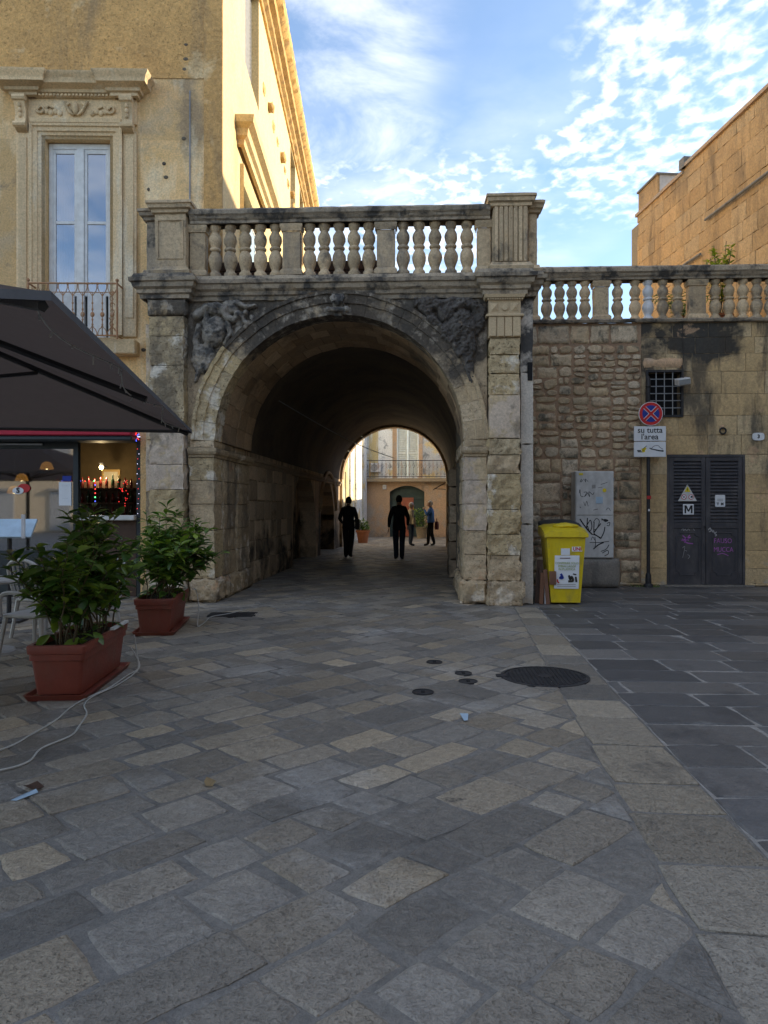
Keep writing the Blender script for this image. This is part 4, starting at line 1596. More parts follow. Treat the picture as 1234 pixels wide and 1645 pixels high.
ws = MB()
frame_sweep(ws, FWIN[0], FWIN[1], 4.22, FWIN[3], arc)
ws = ws.build('window_surround', 'palazzo_trim', pal)
mb = MB()
for x0, x1 in ((-3.30, -3.085), (-1.595, -1.38)):
    mb.cham(x0, x1, -.05, .0, 4.20, 7.52, .008)
    mb.cham(x0 + .04, x1 - .04, -.07, -.045, 4.5, 7.4, .008)
mb.build('side_pilaster', 'palazzo_trim', ws)
# frieze with carved ornament
mb = MB()
mb.box(-3.30, -1.38, -.05, 0, 7.63, 8.02)
mb.moulding([(-3.02, 0), (-3.02, -.05), (-1.66, -.05), (-1.66, 0)], [(0, 7.62), (.04, 7.63), (.05, 7.69), (.02, 7.71), (0, 7.72)])
mb.build('frieze', 'palazzo_trim', ws)
mb = MB()
xm = -2.34
for sg in (-1, 1):
    for q in range(3):
        mb.tube([(xm + sg * (.03 + .02 * q), -.07, 7.75 + .03 * q), (xm + sg * (.10 + .03 * q), -.09, 7.80 + .05 * q), (xm + sg * (.15 + .02 * q), -.08, 7.90 + .03 * q), (xm + sg * (.10 + .02 * q), -.08, 7.95)], .022, 6)
    c = curl(xm + sg * .56, 7.85, .075, R(200), R(560), 12, .3)
    mb.tube([(x, -.075, z_) for x, z_ in c], .020, 6)
    mb.tube([(xm + sg * .50, -.07, 7.78), (xm + sg * .44, -.07, 7.90), (xm + sg * .36, -.065, 7.86)], .018, 6)
    for q in range(4):
        mb.ball((xm + sg * (.26 + .07 * q), -.06, 7.79 + .025 * (q % 2)), .045, .03, .05, 8, 5)
mb.ball((xm, -.08, 7.86), .05, .05, .11)
mb.build('carving', 'palazzo_trim', ws, smooth=True)


def console(x):
    mb = MB()
    prof = [(0, 8.03), (-.20, 8.03), (-.22, 7.97), (-.19, 7.90), (-.15, 7.82), (-.13, 7.72), (-.15, 7.62), (-.17, 7.56), (-.15, 7.51), (-.08, 7.48), (0, 7.48)]
    n = len(prof)
    vs = [(x - .085, y, z) for y, z in prof] + [(x + .085, y, z) for y, z in prof]
    fs = [list(range(n)), list(range(2 * n - 1, n - 1, -1))] + [[i, (i + 1) % n, (i + 1) % n + n, i + n] for i in range(n)]
    mb.add(vs, fs)
    mb.tube([(x - .1, -.155, 7.56), (x + .1, -.155, 7.56)], .045, 8)
    mb.tube([(x - .1, -.19, 7.96), (x + .1, -.19, 7.96)], .05, 8)
    for q in range(3):
        mb.ball((x, -.17 + .012 * q, 7.86 - .075 * q), .03, .03, .045, 8, 5)
    return mb


for x in (-3.19, -1.50):
    console(x).build('console', 'palazzo_trim', ws, smooth=40)
cp = [(0, 8.02), (.05, 8.03), (.06, 8.07), (.10, 8.085), (.11, 8.13), (.22, 8.17), (.23, 8.25), (.27, 8.29), (.28, 8.33), (.02, 8.40), (0, 8.42)]
worn_moulding([(-3.31, 0), (-3.31, -.10), (-2.98, -.10), (-2.98, -.04), (-1.71, -.04), (-1.71, -.10), (-1.38, -.10), (-1.38, 0)], cp, .006, 4).build('window_cornice', 'palazzo_trim', ws, smooth=40)
mb = MB()
for k in range(34):
    mb.box(-3.33 + k * .0595, -3.295 + k * .0595, -.13, -.08, 8.035, 8.068)
mb.build('dentils', 'palazzo_trim', ws)
# window joinery
fw = MB()
y0, y1 = .12, .18
fw.cham(-2.855, -2.79, y0, y1, 4.22, 7.39, .006)
fw.cham(-1.89, -1.825, y0, y1, 4.22, 7.39, .006)
fw.cham(-2.79, -1.89, y0, y1, 7.30, 7.39, .006)
fw.cham(-2.40, -2.28, y0 - .015, y1, 4.22, 7.30, .006)
fw = fw.build('french_window', 'white_paint', pal)
for x0, x1 in ((-2.79, -2.40), (-2.28, -1.89)):
    mb = MB()
    mb.cham(x0, x0 + .045, y0 + .01, y1 - .01, 4.9, 7.30, .005)
    mb.cham(x1 - .045, x1, y0 + .01, y1 - .01, 4.9, 7.30, .005)
    for z0, z1 in ((7.23, 7.30), (6.08, 6.13), (4.22, 4.98)):
        mb.cham(x0 + .045, x1 - .045, y0 + .012, y1 - .012, z0, z1, .005)
    mb.build('sash', 'white_paint', fw)
    for z0, z1 in ((6.13, 7.23), (4.98, 6.08)):
        MB().box(x0 + .045, x1 - .045, y0 + .03, y0 + .036, z0, z1).build('pane', 'window_glass', fw)
# curtain and dark room behind the glass
mb = MB()
for k in range(14):
    xa, xb = -2.78 + k * .022, -2.78 + (k + 1) * .022
    ya, yb = .30 + .02 * (k % 2), .30 + .02 * ((k + 1) % 2)
    mb.add([(xa, ya, 4.3), (xb, yb, 4.3), (xb, yb, 7.3), (xa, ya, 7.3)], [(0, 1, 2, 3)])
mb.build('curtain', 'paper_white', fw, fix=False)
mb = MB()
mb.box(-4.2, -.6, .33, 2.6, 4.0, 7.6)
mb.build('room', 'shutter_grey', pal)
MB().cham(-3.34, -1.34, -.24, .0, 3.89, 4.12, .015).build('balcony_sill', 'palazzo_trim', pal)
# wrought iron balcony railing
ra = thing('balcony_railing', 'rusty wrought iron railing in front of the tall white window', 'railing', (-3.10, 11.5, -.09), PR)
yb = -.30
mb = MB()
mb.tube([(-2.99, -.02, 5.07), (-2.99, yb, 5.07), (-1.60, yb, 5.07), (-1.60, -.02, 5.07)], .016, 6)
mb.tube([(-2.99, -.02, 4.25), (-2.99, yb, 4.25), (-1.60, yb, 4.25), (-1.60, -.02, 4.25)], .014, 6)
mb.tube([(-2.97, yb, 4.93), (-1.62, yb, 4.93)], .007, 5)
mb.build('rail', 'rust_iron', ra)
for x in (-2.99, -1.60):
    mb = MB()
    mb.tube([(x, yb, 4.2), (x, yb, 5.10)], .018, 6)
    mb.ball((x, yb, 5.12), .028)
    mb.build('corner_post', 'rust_iron', ra)
for k in range(9):
    x = -2.99 + 1.39 * (k + .5) / 9
    mb = MB()
    mb.tube([(x, yb, 4.25), (x, yb, 4.93)], .008, 5)
    mb.ball((x, yb, 4.58), .036, .02, .042, 8, 5)
    for sg in (-1, 1):
        mb.tube([(x + sg * a, yb, 4.93 + b) for a, b in ((.07, .13), (.068, .06), (.05, .01), (.02, -.03), (.0, -.06))], .007, 5)
        mb.tube([(x + sg * a, yb, 4.25 + b) for a, b in ((.07, .0), (.068, .05), (.045, .10), (.02, .12), (.0, .17))], .007, 5)
    for z_ in (4.42, 4.50, 4.66, 4.76):
        mb.ball((x, yb, z_), .017, .014, .022, 6, 4)
    mb.build('baluster_bar', 'rust_iron', ra, smooth=True)
for sx_ in (-2.90, -1.68):
    mb = MB()
    for q in range(7):
        mb.tube([(p[0], yb, p[1]) for p in curl(sx_, 4.33 + q * .1, .045, R(90 * q), R(90 * q + 300), 8, .4)], .007, 5)
    mb.build('scroll_panel', 'rust_iron', ra)
# downpipe scar, wall anchors, small holes
mb = MB()
mb.tube([(-.53, -.012, 5.9), (-.53, -.012, 8.2)], .012, 5)
mb.build('cable', 'grey_metal', pal)
for (x, z) in ((-.60, 8.72), (-.62, 8.55), (-.63, 7.43), (-.95, 7.02), (-.92, 6.8), (-3.62, 6.2), (-1.2, 6.6), (-1.28, 4.0), (-.6, 8.95)):
    MB().ball((x, -.004, z), .035 * rnd.uniform(.6, 1.5), .012, .03, 7, 5).build('wall_scar', 'pier_core', pal)

# --- side front in the sun (local x = 0 plane, runs along +y)
SH_ = [(2.05, 3.75, 9.95, 12.35), (1.75, 4.35, 5.2, 7.55), (9.8, 11.2, 9.95, 12.3), (12.6, 13.9, 9.95, 12.3)]
mb = MB()
holed_wall(mb, 0, 15.8, 0, 13.0, SH_, y=0, depth=-.28, axis='y')
mb.build('side_wall', 'palazzo_lit', pal, fix=False)
for (a, b, lo, hi) in SH_:
    big = lo < 6
    fr = MB()
    fr.box(-.24, -.20, a, b, lo, hi)
    fr.box(-.20, -.16, a, a + .09, lo, hi)
    fr.box(-.20, -.16, b - .09, b, lo, hi)
    fr.box(-.20, -.16, (a + b) / 2 - .05, (a + b) / 2 + .05, lo, hi)
    fr.box(-.20, -.16, a, b, hi - .1, hi)
    fr = fr.build('side_window', 'white_paint' if big else 'shutter_grey', pal)
    for q in range(24):
        zq = lo + .1 + q * (hi - lo - .2) / 24
        mb = MB()
        mb.add([(-.20, a + .09, zq), (-.20, b - .09, zq), (-.165, b - .09, zq + .07), (-.165, a + .09, zq + .07)], [(0, 1, 2, 3)])
        mb.build('louvre', 'pale_blue' if big else 'shutter_grey', fr, fix=False)
# cornice over the big side window
mb = worn_moulding([(0, 4.75), (.06, 4.75), (.06, 1.30), (0, 1.30)][::-1], [(0, 7.95), (.06, 7.97), (.08, 8.06), (.14, 8.10), (.16, 8.22), (.26, 8.28), (.28, 8.40), (.02, 8.50), (0, 8.5)], .004, 6)
mb.build('window_cornice', 'palazzo_lit', pal, smooth=40)
mb = MB()
frame_sweep(mb, 1.75, 4.35, 5.2, 7.55, [(0, 0), (.05, .02), (.14, .05), (.22, .07), (.22, 0)])
mb.v = [(y, x, z) for x, y, z in mb.v]
mb.build('window_surround', 'palazzo_lit', pal)
# row of broken consoles (balcony taken away)
for k in range(9):
    y = 4.3 + k * .78
    rough_block(y, y + .26, -.05 - .09 * (k % 3 == 1), .05, 10.70 + .05 * (k % 2), 10.94, .02, .03, .06, seed=k).build(
        'broken_bracket', 'cornice_lit', pal, smooth=50, rot=(0, 0, R(90)), loc=(.0, 0, 0))
cpr = [(0, 12.35), (.05, 12.36), (.06, 12.46), (.14, 12.52), (.15, 12.62), (.26, 12.68), (.28, 12.80), (.40, 12.88), (.44, 13.0), (.44, 13.04), (0, 13.12)]
worn_moulding([(0, 0.0), (0, 15.8)], cpr, .012, 6).build('roof_cornice', 'cornice_lit', pal, smooth=40)
MB().box(-9, -.0, 15.78, 15.8, 0, 13).build('rear_wall', 'palazzo_stucco', pal)
MB().add([(-9, 0, 0), (-9, 15.8, 0), (-9, 15.8, 13), (-9, 0, 13)], [(0, 1, 2, 3)]).build('far_side_wall', 'palazzo_stucco', pal, fix=False)

# ------------------------------------------------------------------ cafe front in the palazzo's ground floor
cf = thing('shopfront', 'dark framed glass cafe front with red awning box under the palazzo', 'shop front', (-3.10, 11.5, 0), PR)
mb = MB()
mb.box(-7.45, -1.34, -.02, .10, 2.50, 2.60)
mb.box(-2.42, -2.34, .02, .12, 0, 2.50)
mb.box(-1.40, -1.34, .02, .10, 0, 2.50)
mb.box(-4.9, -4.82, .02, .12, 0, 2.50)
mb.box(-4.82, -2.42, .02, .12, .0, .75)
mb.box(-4.82, -2.42, .02, .12, 2.40, 2.50)
mb.build('frame', 'bin_dark', cf)
MB().cham(-7.4, -1.36, -.34, -.02, 2.50, 2.575, .02).build('awning_box', 'bin_dark', cf)
MB().cham(-7.4, -1.37, -.36, -.02, 2.58, 2.68, .015).build('awning_fabric', 'red_fabric', cf)
MB().tube([(-4.8, -.01, 2.47), (-2.9, -.01, 2.47)], .02, 6).build('chrome_strip', 'aluminium', cf)
MB().box(-4.82, -2.42, .06, .068, .75, 2.40).build('pane', 'shop_glass', cf)
mb = MB()
mb.cham(-2.34, -1.40, -.10, .35, 1.24, 1.32, .012)
mb.build('serving_counter', 'counter_white', cf)
MB().box(-2.33, -1.41, .03, .3, .0, 1.24).build('counter_panel', 'wood_dark', cf)
# room
mb = MB()
mb.add([(-7.4, 4.2, 0), (-.6, 4.2, 0), (-.6, 4.2, 3.0), (-7.4, 4.2, 3.0)], [(0, 1, 2, 3)])
mb.add([(-.6, .33, 0), (-.6, 4.2, 0), (-.6, 4.2, 3.0), (-.6, .33, 3.0)], [(0, 1, 2, 3)])
mb.add([(-7.4, .33, 0), (-7.4, 4.2, 0), (-7.4, 4.2, 3.0), (-7.4, .33, 3.0)], [(0, 1, 2, 3)])
mb.add([(-7.4, .33, 2.9), (-.6, .33, 2.9), (-.6, 4.2, 2.9), (-7.4, 4.2, 2.9)], [(0, 1, 2, 3)])
mb.add([(-7.4, .33, .01), (-.6, .33, .01), (-.6, 4.2, .01), (-7.4, 4.2, .01)], [(0, 1, 2, 3)])
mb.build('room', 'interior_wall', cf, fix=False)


def loc_pal(x, y, z):
    return (-3.10 + x * math.cos(PR) - y * math.sin(PR), 11.5 + x * math.sin(PR) + y * math.cos(PR), z)


# back bar with bottles
bs = thing('bottle_shelf', 'dark back bar shelf crowded with bottles inside the cafe', 'shelf', loc_pal(-3.4, 3.2, 0), PR)
mb = MB()
mb.box(-.9, .9, .25, .3, 0, 2.0)
for z_ in (.9, 1.25, 1.55, 1.85):
    mb.box(-.9, .9, 0, .25, z_ - .03, z_)
mb.build('rack', 'wood_dark', bs)
bsrc = MB().lathe([(.035, 0), (.037, .15), (.014, .20), (.013, .27), (.015, .28)], 8).build('bottle', 'bottle_glass', None, smooth=True)
bsrc2 = MB().lathe([(.032, 0), (.034, .12), (.02, .17), (.014, .24)], 8).build('bottle', 'bottle_red', None, smooth=True)
tag(bsrc, 'small bottle standing on the dark shelf inside the cafe', 'bottle', 'bottles on the back bar')
tag(bsrc2, 'small bottle standing on the dark shelf inside the cafe', 'bottle', 'bottles on the back bar')
first = [True, True]
for z_ in (1.25, 1.55, 1.85):
    for k in range(14):
        which = rnd.random() < .45
        src = bsrc2 if which else bsrc
        p = loc_pal(-3.4 - .82 + k * .126, 3.2 + .12, z_)
        if first[which]:
            src.location = p
            first[which] = False
        else:
            c = src.copy()
            COL.objects.link(c)
            c.location = p
            c.scale = (1, 1, rnd.uniform(.8, 1.05))
            src = c
        src['label'] = 'small %s bottle on the %s dark shelf inside the cafe' % ('red' if which else 'dark green', {1.25: 'lowest', 1.55: 'middle', 1.85: 'top'}[z_])
# framed picture, lamps, fairy lights
pf = thing('framed_picture', 'small gold framed picture hanging on the cafe wall beside the door', 'picture', loc_pal(-3.30, 4.15, 2.02), PR)
mb = MB()
mb.box(-.2, .2, 0, .03, -.26, .26)
mb.build('frame', 'gold_frame', pf)
MB().box(-.15, .15, -.008, .002, -.21, .21).build('print', 'cloth_cream', pf)
lampo = thing('wall_spot', 'small lit spotlight glowing on the cafe wall', 'lamp', loc_pal(-3.19, 3.3, 2.30), PR)
MB().tube([(0, .3, 0), (0, .1, .02)], .02, 8).build('arm', 'dark_iron', lampo)
MB().lathe([(.02, 0), (.05, .05), (.055, .08)], 10).build('shade', 'dark_iron', lampo)
MB().ball((0, 0, -.02), .045, n=10, m=6).build('bulb', 'lamp_warm', lampo, smooth=True)
ld = bpy.data.lights.new('wall_spot_light', 'POINT')
ld.energy = 12
ld.color = (1, .75, .4)
ld.shadow_soft_size = .05
lo_ = bpy.data.objects.new('light', ld)
lo_.location = (0, -.05, -.1)
link(lo_, lampo)
for i, (x, y, z) in enumerate(((-3.55, 1.6, 2.15), (-4.2, 2.0, 1.95), (-4.05, 1.4, 1.70))):
    pl = thing('pendant_lamp', ('nearest', 'middle', 'lowest')[i] + ' amber pendant lamp behind the cafe glass', 'lamp', loc_pal(x, y, z), PR, 'amber pendant lamps in the cafe')
    MB().lathe([(.03, .14), (.08, .11), (.115, .02), (.12, .0), (.105, .0), (.07, .10)], 14).build('shade', 'lamp_amber', pl, smooth=True)
    MB().ball((0, 0, .03), .035, n=8, m=6).build('bulb', 'lamp_warm', pl, smooth=True)
    MB().tube([(0, 0, .15), (0, 0, 2.9 - z)], .006, 5).build('cord', 'dark_iron', pl)
fl = thing('fairy_lights', 'string of red, blue and green fairy lights hung in the cafe', 'string lights', loc_pal(-3.35, 2.6, 1.35), PR)
pts = [(-.35 + .09 * k, 0, .62) for k in range(8)] + [(.30, 0, .62 - .08 * k) for k in range(1, 6)] + [(-.35, 0, .55)]
MB().tube(pts[:8], .004, 4).build('wire', 'dark_iron', fl)
for k, p in enumerate(pts):
    MB().ball(p, .014, n=6, m=4).build('bulb', ('fairy_blue', 'fairy_red', 'fairy_red', 'fairy_green')[k % 4], fl)
for k in range(20):
    MB().ball((.66 + rnd.uniform(0, .22), .2, .05 + rnd.uniform(0, .6)), .008, n=6, m=4).build('bulb', 'fairy_red', fl)
nl = thing('neon_star', 'small red, white and blue light star at the cafe opening corner', 'light', loc_pal(-1.37, -.12, 2.58), PR)
for k in range(9):
    a = 2 * math.pi * k / 9
    MB().tube([(.03 * math.cos(a), 0, .03 * math.sin(a)), (.075 * math.cos(a), 0, .075 * math.sin(a))], .006, 5).build('ray', ('fairy_white', 'fairy_blue', 'fairy_red')[k % 3], nl)
sv = thing('light_curtain', 'vertical string of tiny white and red bulbs down the cafe opening edge', 'string lights', loc_pal(-1.34, -.08, 1.3), PR)
MB().tube([(0, 0, 0), (0, 0, 1.2)], .004, 4).build('wire', 'dark_iron', sv)
for k in range(14):
    MB().ball((rnd.uniform(-.02, .02), 0, .08 * k + .05), .006, n=6, m=4).build('bulb', ('fairy_white', 'fairy_red')[k % 2], sv)
mb = MB()
pn = thing('menu_notice', 'white sheet of paper taped inside the cafe glass', 'notice', loc_pal(-2.56, .045, 1.5), PR)
MB().box(-.10, .10, 0, .004, -.02, .36).build('sheet', 'paper_white', pn)
MB().box(-.04, .10, -.004, .002, .37, .46).build('badge', 'sign_blue', pn)
for k in range(5):
    text('lorem'[:0] or '- - - - -', .03, 'ink', pn, (0, -.002, .30 - k * .05), name='print_line') if k in (0, 4) else None
lg = thing('oval_logo', 'oval white and red sticker with an S on the cafe glass', 'sticker', loc_pal(-3.28, .04, 1.72), PR)
MB().lathe([(.10, 0), (.10, .004)], 20, sy=.72).build('oval', 'logo_red', lg, rot=(R(90), 0, 0), loc=(.06, .002, .04))
MB().lathe([(.09, 0), (.09, .004)], 20, sy=.62).build('oval', 'sign_white', lg, rot=(R(90), 0, 0), loc=(-.03, -.004, 0))
text('S', .12, 'ink', lg, (-.03, -.012, 0), bold=.004)

# ================================================================== RIGHT ORANGE BUILDING behind the terrace
ob_dir = math.atan2(20.16 - 14.3, 6.18 - 6.92)          # direction of the face from near to far
ob = thing('orange_building', 'tall orange stone block building with slanting pipes behind the right balustrade', 'building', (6.92, 14.3, 0), ob_dir)
# local +x runs along the face (away from the camera), the face looks to local +y
LEN = 5.91
mb = MB()
mb.box(-1.0, LEN - .05, -6, -.03, 0, 9.62)
mb.build('core', 'orange_stone', ob)
blk = rough_block(0, 1, -.5, .5, 0, 1, .02, .03, .25, seed=3)
blk_meshes = []
for sd in range(5):
    t = MB()
    n = 6
    rough_block(0, .8, -.05, 0.05, 0, .38, .016, .003, .07, seed=sd * 3 + 1, sc=5, mb=t)
    t.v = [(x, -y, z) for x, y, z in t.v]
    o = t.build('stone_block', 'orange_stone', None, smooth=50)
    blk_meshes.append(o.data)
    bpy.data.objects.remove(o)
z = 4.7
row = 0
while z < 9.6:
    h = .385 if z + .385 < 9.62 else 9.62 - z
    x = -1.0 + (.35 if row % 2 else 0)
    while x < LEN - .06:
        ln = rnd.uniform(.5, .85)
        ln = min(ln, LEN - .05 - x)
        if ln > .08:
            o = bpy.data.objects.new('stone_block', blk_meshes[rnd.randrange(5)])
            o.location = (x + .004, -.045 + rnd.uniform(-.003, .003), z + .002)
            o.scale = ((ln - .004) / .8, 1, (h - .004) / .38)
            link(o, ob)
        x += ln
    z += h
    row += 1
MB().box(-1.05, 3.3, -.4, .06, 9.62, 9.70).build('coping', 'plaster_pink', ob)
MB().box(3.3, LEN, -.4, .05, 9.50, 9.58).build('coping', 'plaster_pink', ob)
MB().box(3.15, 3.4, -.3, .07, 9.62, 9.86).build('parapet_stub', 'concrete', ob)
MB().box(4.75, LEN - .02, -1.6, -.045, 9.60, 10.15).build('roof_hut', 'orange_stone', ob)
MB().box(4.73, 4.76, -1.6, -.1, 9.60, 10.17).build('roof_hut_sheet', 'cabinet_grey', ob)
MB().box(4.70, LEN, -1.65, .0, 10.15, 10.20).build('roof_hut_coping', 'concrete', ob)
MB().box(LEN - .05, LEN + .5, -6, -.08, 0, 9.35).build('end_wall', 'tan_stone', ob)
MB().tube([(-1.0, .07, 7.95), (2.2, .07, 7.95)], .03, 6).build('pipe', 'concrete', ob)
MB().tube([(2.4, .07, 7.25), (4.4, .07, 7.25)], .03, 6).build('pipe', 'concrete', ob)

# buildings round the square and the courtyard that stand outside the photograph and shade them
def block_house(name, label, x0, x1, y0, y1, h, mat, face):
    t = thing(name, label, 'building', ((x0 + x1) / 2, (y0 + y1) / 2, 0), world=True)
    mb = MB()
    mb.box(x0, x1, y0, y1, 0, h)
    mb.build('wall', mat, t)
    MB().box(x0 - .25, x1 + .25, y0 - .25, y1 + .25, h, h + .3).build('roof', 'concrete', t)
    n = int((y1 - y0) / 3)
    for k in range(n):
        for z0 in (1.2, 4.8, 8.2):
            if z0 + 2 > h:
                continue
            y = y0 + 1.2 + k * 3
            xx = x0 if face < 0 else x1
            f = MB().box(min(xx, xx + face * .06), max(xx, xx + face * .06), y, y + 1.1, z0, z0 + 1.9).build('window', 'shutter_grey', t)
            MB().box(min(xx, xx + face * .18), max(xx, xx + face * .18), y - .1, y + 1.2, z0 - .14, z0 - .02).build('sill', 'tan_stone', f)
    if y1 < 0:                              # the front that looks onto the square
        for k in range(int((x1 - x0) / 3.2)):
            for z0 in (.1, 4.6):
                x = x0 + 1.2 + k * 3.2
                f = MB().box(x, x + 1.2, y1, y1 + .06, z0, z0 + 2.3).build('window', 'shutter_grey', t)
                MB().box(x - .12, x + 1.32, y1, y1 + .16, z0 + 2.31, z0 + 2.46).build('lintel', 'concrete', f)
    return t


block_house('unseen_street_house', 'long unseen stone house added to shade the square from the right, beyond the dark slabs', 10.2, 17, -14, 19.0, 12.5, 'tan_stone', -1)  # out of view, added to keep the sun off the square
block_house('plaza_house', 'long stone house closing the square behind the viewer', -22, 16, -26, -20, 8.5, 'tan_stone', -1)
block_house('unseen_courtyard_house', 'unseen stone house added to shade the courtyard behind the arch from the right', 5.2, 10, 26.6, 44, 4.9, 'tan_stone', -1)  # out of view, added and sized to control sun in the courtyard

# ================================================================== COURTYARD behind the tunnel
cb = thing('courtyard_building', 'pink plaster house with balcony and shuttered window seen through the arch', 'building', (0, 35, 0), world=True)
YB = 35.0
mb = MB()
holed_wall(mb, -2.6, 6.0, 0, 2.70, [(-1.19, .51, 0, 2.52)], y=YB, depth=.4)
mb.build('lower_wall', 'plaster_pink', cb, fix=False)
# segmental head of the doorway
mb = MB()
n = 12
for k in range(n):
    xa, xb = -1.19 + 1.70 * k / n, -1.19 + 1.70 * (k + 1) / n

    def zz2(x):
        return 2.20 + .31 * (1 - ((x + .34) / .85) ** 2)
    mb.add([(xa, YB, zz2(xa)), (xb, YB, zz2(xb)), (xb, YB, 2.53), (xa, YB, 2.53)], [(0, 1, 2, 3)])
mb.build('door_head', 'plaster_pink', cb, fix=False)
mb = MB()
holed_wall(mb, -2.6, 6.0, 2.86, 7.0, [(-.83, .21, 2.95, 5.45), (3.0, 4.1, 3.0, 5.5)], y=YB, depth=.25)
mb.build('upper_wall', 'plaster_white', cb, fix=False)
MB().box(-2.6, 6.0, YB - .35, YB + .1, 2.70, 2.86).build('balcony_slab', 'tan_stone', cb)
mb = MB()
mb.box(-2.2, -1.75, YB - .02, YB + .02, 2.9, 7)
mb.build('wall_band', 'plaster_yellow', cb)
for x0, x1 in ((-1.05, -.83), (.21, .42)):
    MB().box(x0, x1, YB - .03, YB + .02, 2.87, 5.6).build('window_jamb', 'door_red' if False else 'plaster_pink', cb)
for x0, x1 in ((-.82, -.31), (-.30, .20)):
    s_ = MB()
    s_.box(x0, x0 + .06, YB + .05, YB + .10, 2.95, 5.45)
    s_.box(x1 - .06, x1, YB + .05, YB + .10, 2.95, 5.45)
    s_.box(x0 + .06, x1 - .06, YB + .05, YB + .10, 4.05, 4.16)
    s_.box(x0, x1, YB + .11, YB + .12, 2.95, 5.45)
    s_ = s_.build('shutter', 'shutter_cream', cb)
    for q in range(28):
        zq = 2.98 + q * .088
        if 4.02 < zq < 4.15:
            continue
        MB().add([(x0 + .06, YB + .06, zq), (x1 - .06, YB + .06, zq), (x1 - .06, YB + .10, zq + .07), (x0 + .06, YB + .10, zq + .07)], [(0, 1, 2, 3)]).build('slat', 'shutter_cream', s_, fix=False)
rb = thing('iron_balcony_rail', 'thin wrought iron balcony rail on the house seen through the arch', 'railing', (-.3, YB - .3, 2.86), world=True)
MB().tube([(-2.5, YB - .3, 3.72), (4.0, YB - .3, 3.72)], .02, 5).build('rail', 'dark_iron', rb)
MB().tube([(-2.5, YB - .3, 2.95), (4.0, YB - .3, 2.95)], .015, 5).build('rail', 'dark_iron', rb)
for k in range(34):
    x = -2.5 + k * .19
    mb = MB()
    mb.tube([(x, YB - .3, 2.88), (x, YB - .3, 3.72)], .009, 4)
    mb.tube([(x - .06, YB - .3, 3.45), (x, YB - .3, 3.62), (x + .06, YB - .3, 3.45), (x, YB - .3, 3.34)], .009, 4)
    mb.tube([(x - .05, YB - .3, 3.1), (x, YB - .3, 3.0), (x + .05, YB - .3, 3.1)], .009, 4)
    mb.build('bar', 'dark_iron' if k % 2 else 'rust_iron', rb)
dr = MB()
dr.box(-1.19, .51, YB + .36, YB + .42, 0, 2.52)
dr = dr.build('doorway', 'door_green', cb)
MB().box(-1.17, .49, YB + .31, YB + .36, 1.85, 1.93).build('transom', 'door_green', dr)
MB().box(-.80, -.02, YB + .30, YB + .35, .02, 1.93).build('door_leaf', 'door_red', dr)
for z0 in (.25, 1.05):
    for x0 in (-.72, -.37):
        MB().cham(x0, x0 + .27, YB + .285, YB + .31, z0, z0 + .65, .012).build('door_panel', 'door_red', dr)
ac = thing('air_conditioner', 'white air conditioner unit on the far balcony', 'air conditioner', (-1.85, YB - .15, 3.18), world=True)
MB().cham(-2.12, -1.60, YB - .28, YB - .02, 3.16, 3.60, .02).build('case', 'white_plastic', ac)
MB().lathe([(.17, 0), (.17, .012), (.15, .02)], 18).build('fan_grille', 'shutter_grey', ac, loc=(-1.93, YB - .282, 3.38), rot=(R(90), 0, 0))
mb_ = thing('meter_box', 'small white box on the pink wall beside the arched door', 'box', (-1.44, YB, 2.3), world=True)
MB().cham(-1.53, -1.35, YB - .08, YB - .001, 2.33, 2.55, .01).build('case', 'white_plastic', mb_)
MB().box(-1.50, -1.38, YB - .09, YB - .08, 2.36, 2.50).build('lid', 'cabinet_grey', mb_)
# yellow streaked building on the left of the courtyard
yl = thing('streaked_building', 'yellow and white streaked building with downpipe left of the courtyard', 'building', (-2.9, 30, 0), world=True)
mb = MB()
mb.add([(-3.02, 26.5, 0), (-2.35, 35, 0), (-2.35, 35, 6.5), (-3.02, 26.5, 6.5)], [(0, 1, 2, 3)])
mb.build('wall', 'plaster_yellow', yl, fix=False)


def on_yl(t):
    return -3.02 + .67 * t, 26.5 + 8.5 * t


for t0, t1, m in ((.42, .52, 'plaster_white'), (.60, .78, 'plaster_white'), (.86, .97, 'plaster_white')):
    (xa, ya), (xb, yb_) = on_yl(t0), on_yl(t1)
    MB().add([(xa, ya, 0), (xb, yb_, 0), (xb, yb_, 6.5), (xa, ya, 6.5), (xa + .08, ya, 0), (xb + .08, yb_, 0), (xb + .08, yb_, 6.5), (xa + .08, ya, 6.5)],
             [(4, 5, 6, 7), (0, 4, 7, 3), (1, 2, 6, 5)]).build('pilaster', m, yl, fix=False)
x, y = on_yl(.14)
MB().tube([(x + .07, y, .1), (x + .07, y, 3.0)], .05, 8).build('downpipe', 'white_plastic', yl, smooth=True)
x, y = on_yl(.30)
MB().tube([(x + .04, y, .1), (x + .04, y, 2.9)], .02, 6).build('downpipe', 'dark_iron', yl)
for t0 in (.2, .5):
    pass
aw = thing('shop_awning', 'small dark awning at the right side of the tunnel exit', 'awning', (1.4, 26.8, 2.1), world=True)
MB().add([(1.45, 26.7, 2.55), (.75, 26.7, 2.15), (.75, 28.2, 2.15), (1.45, 28.2, 2.55), (1.45, 26.7, 2.52), (.75, 26.7, 2.12), (.75, 28.2, 2.12), (1.45, 28.2, 2.52)],
         [(0, 1, 2, 3), (4, 7, 6, 5), (0, 4, 5, 1), (2, 6, 7, 3), (1, 5, 6, 2)]).build('fabric', 'canopy_fabric', aw)
MB().tube([(1.45, 26.72, 2.1), (.8, 26.72, 2.14)], .012, 5).build('strut', 'dark_iron', aw)


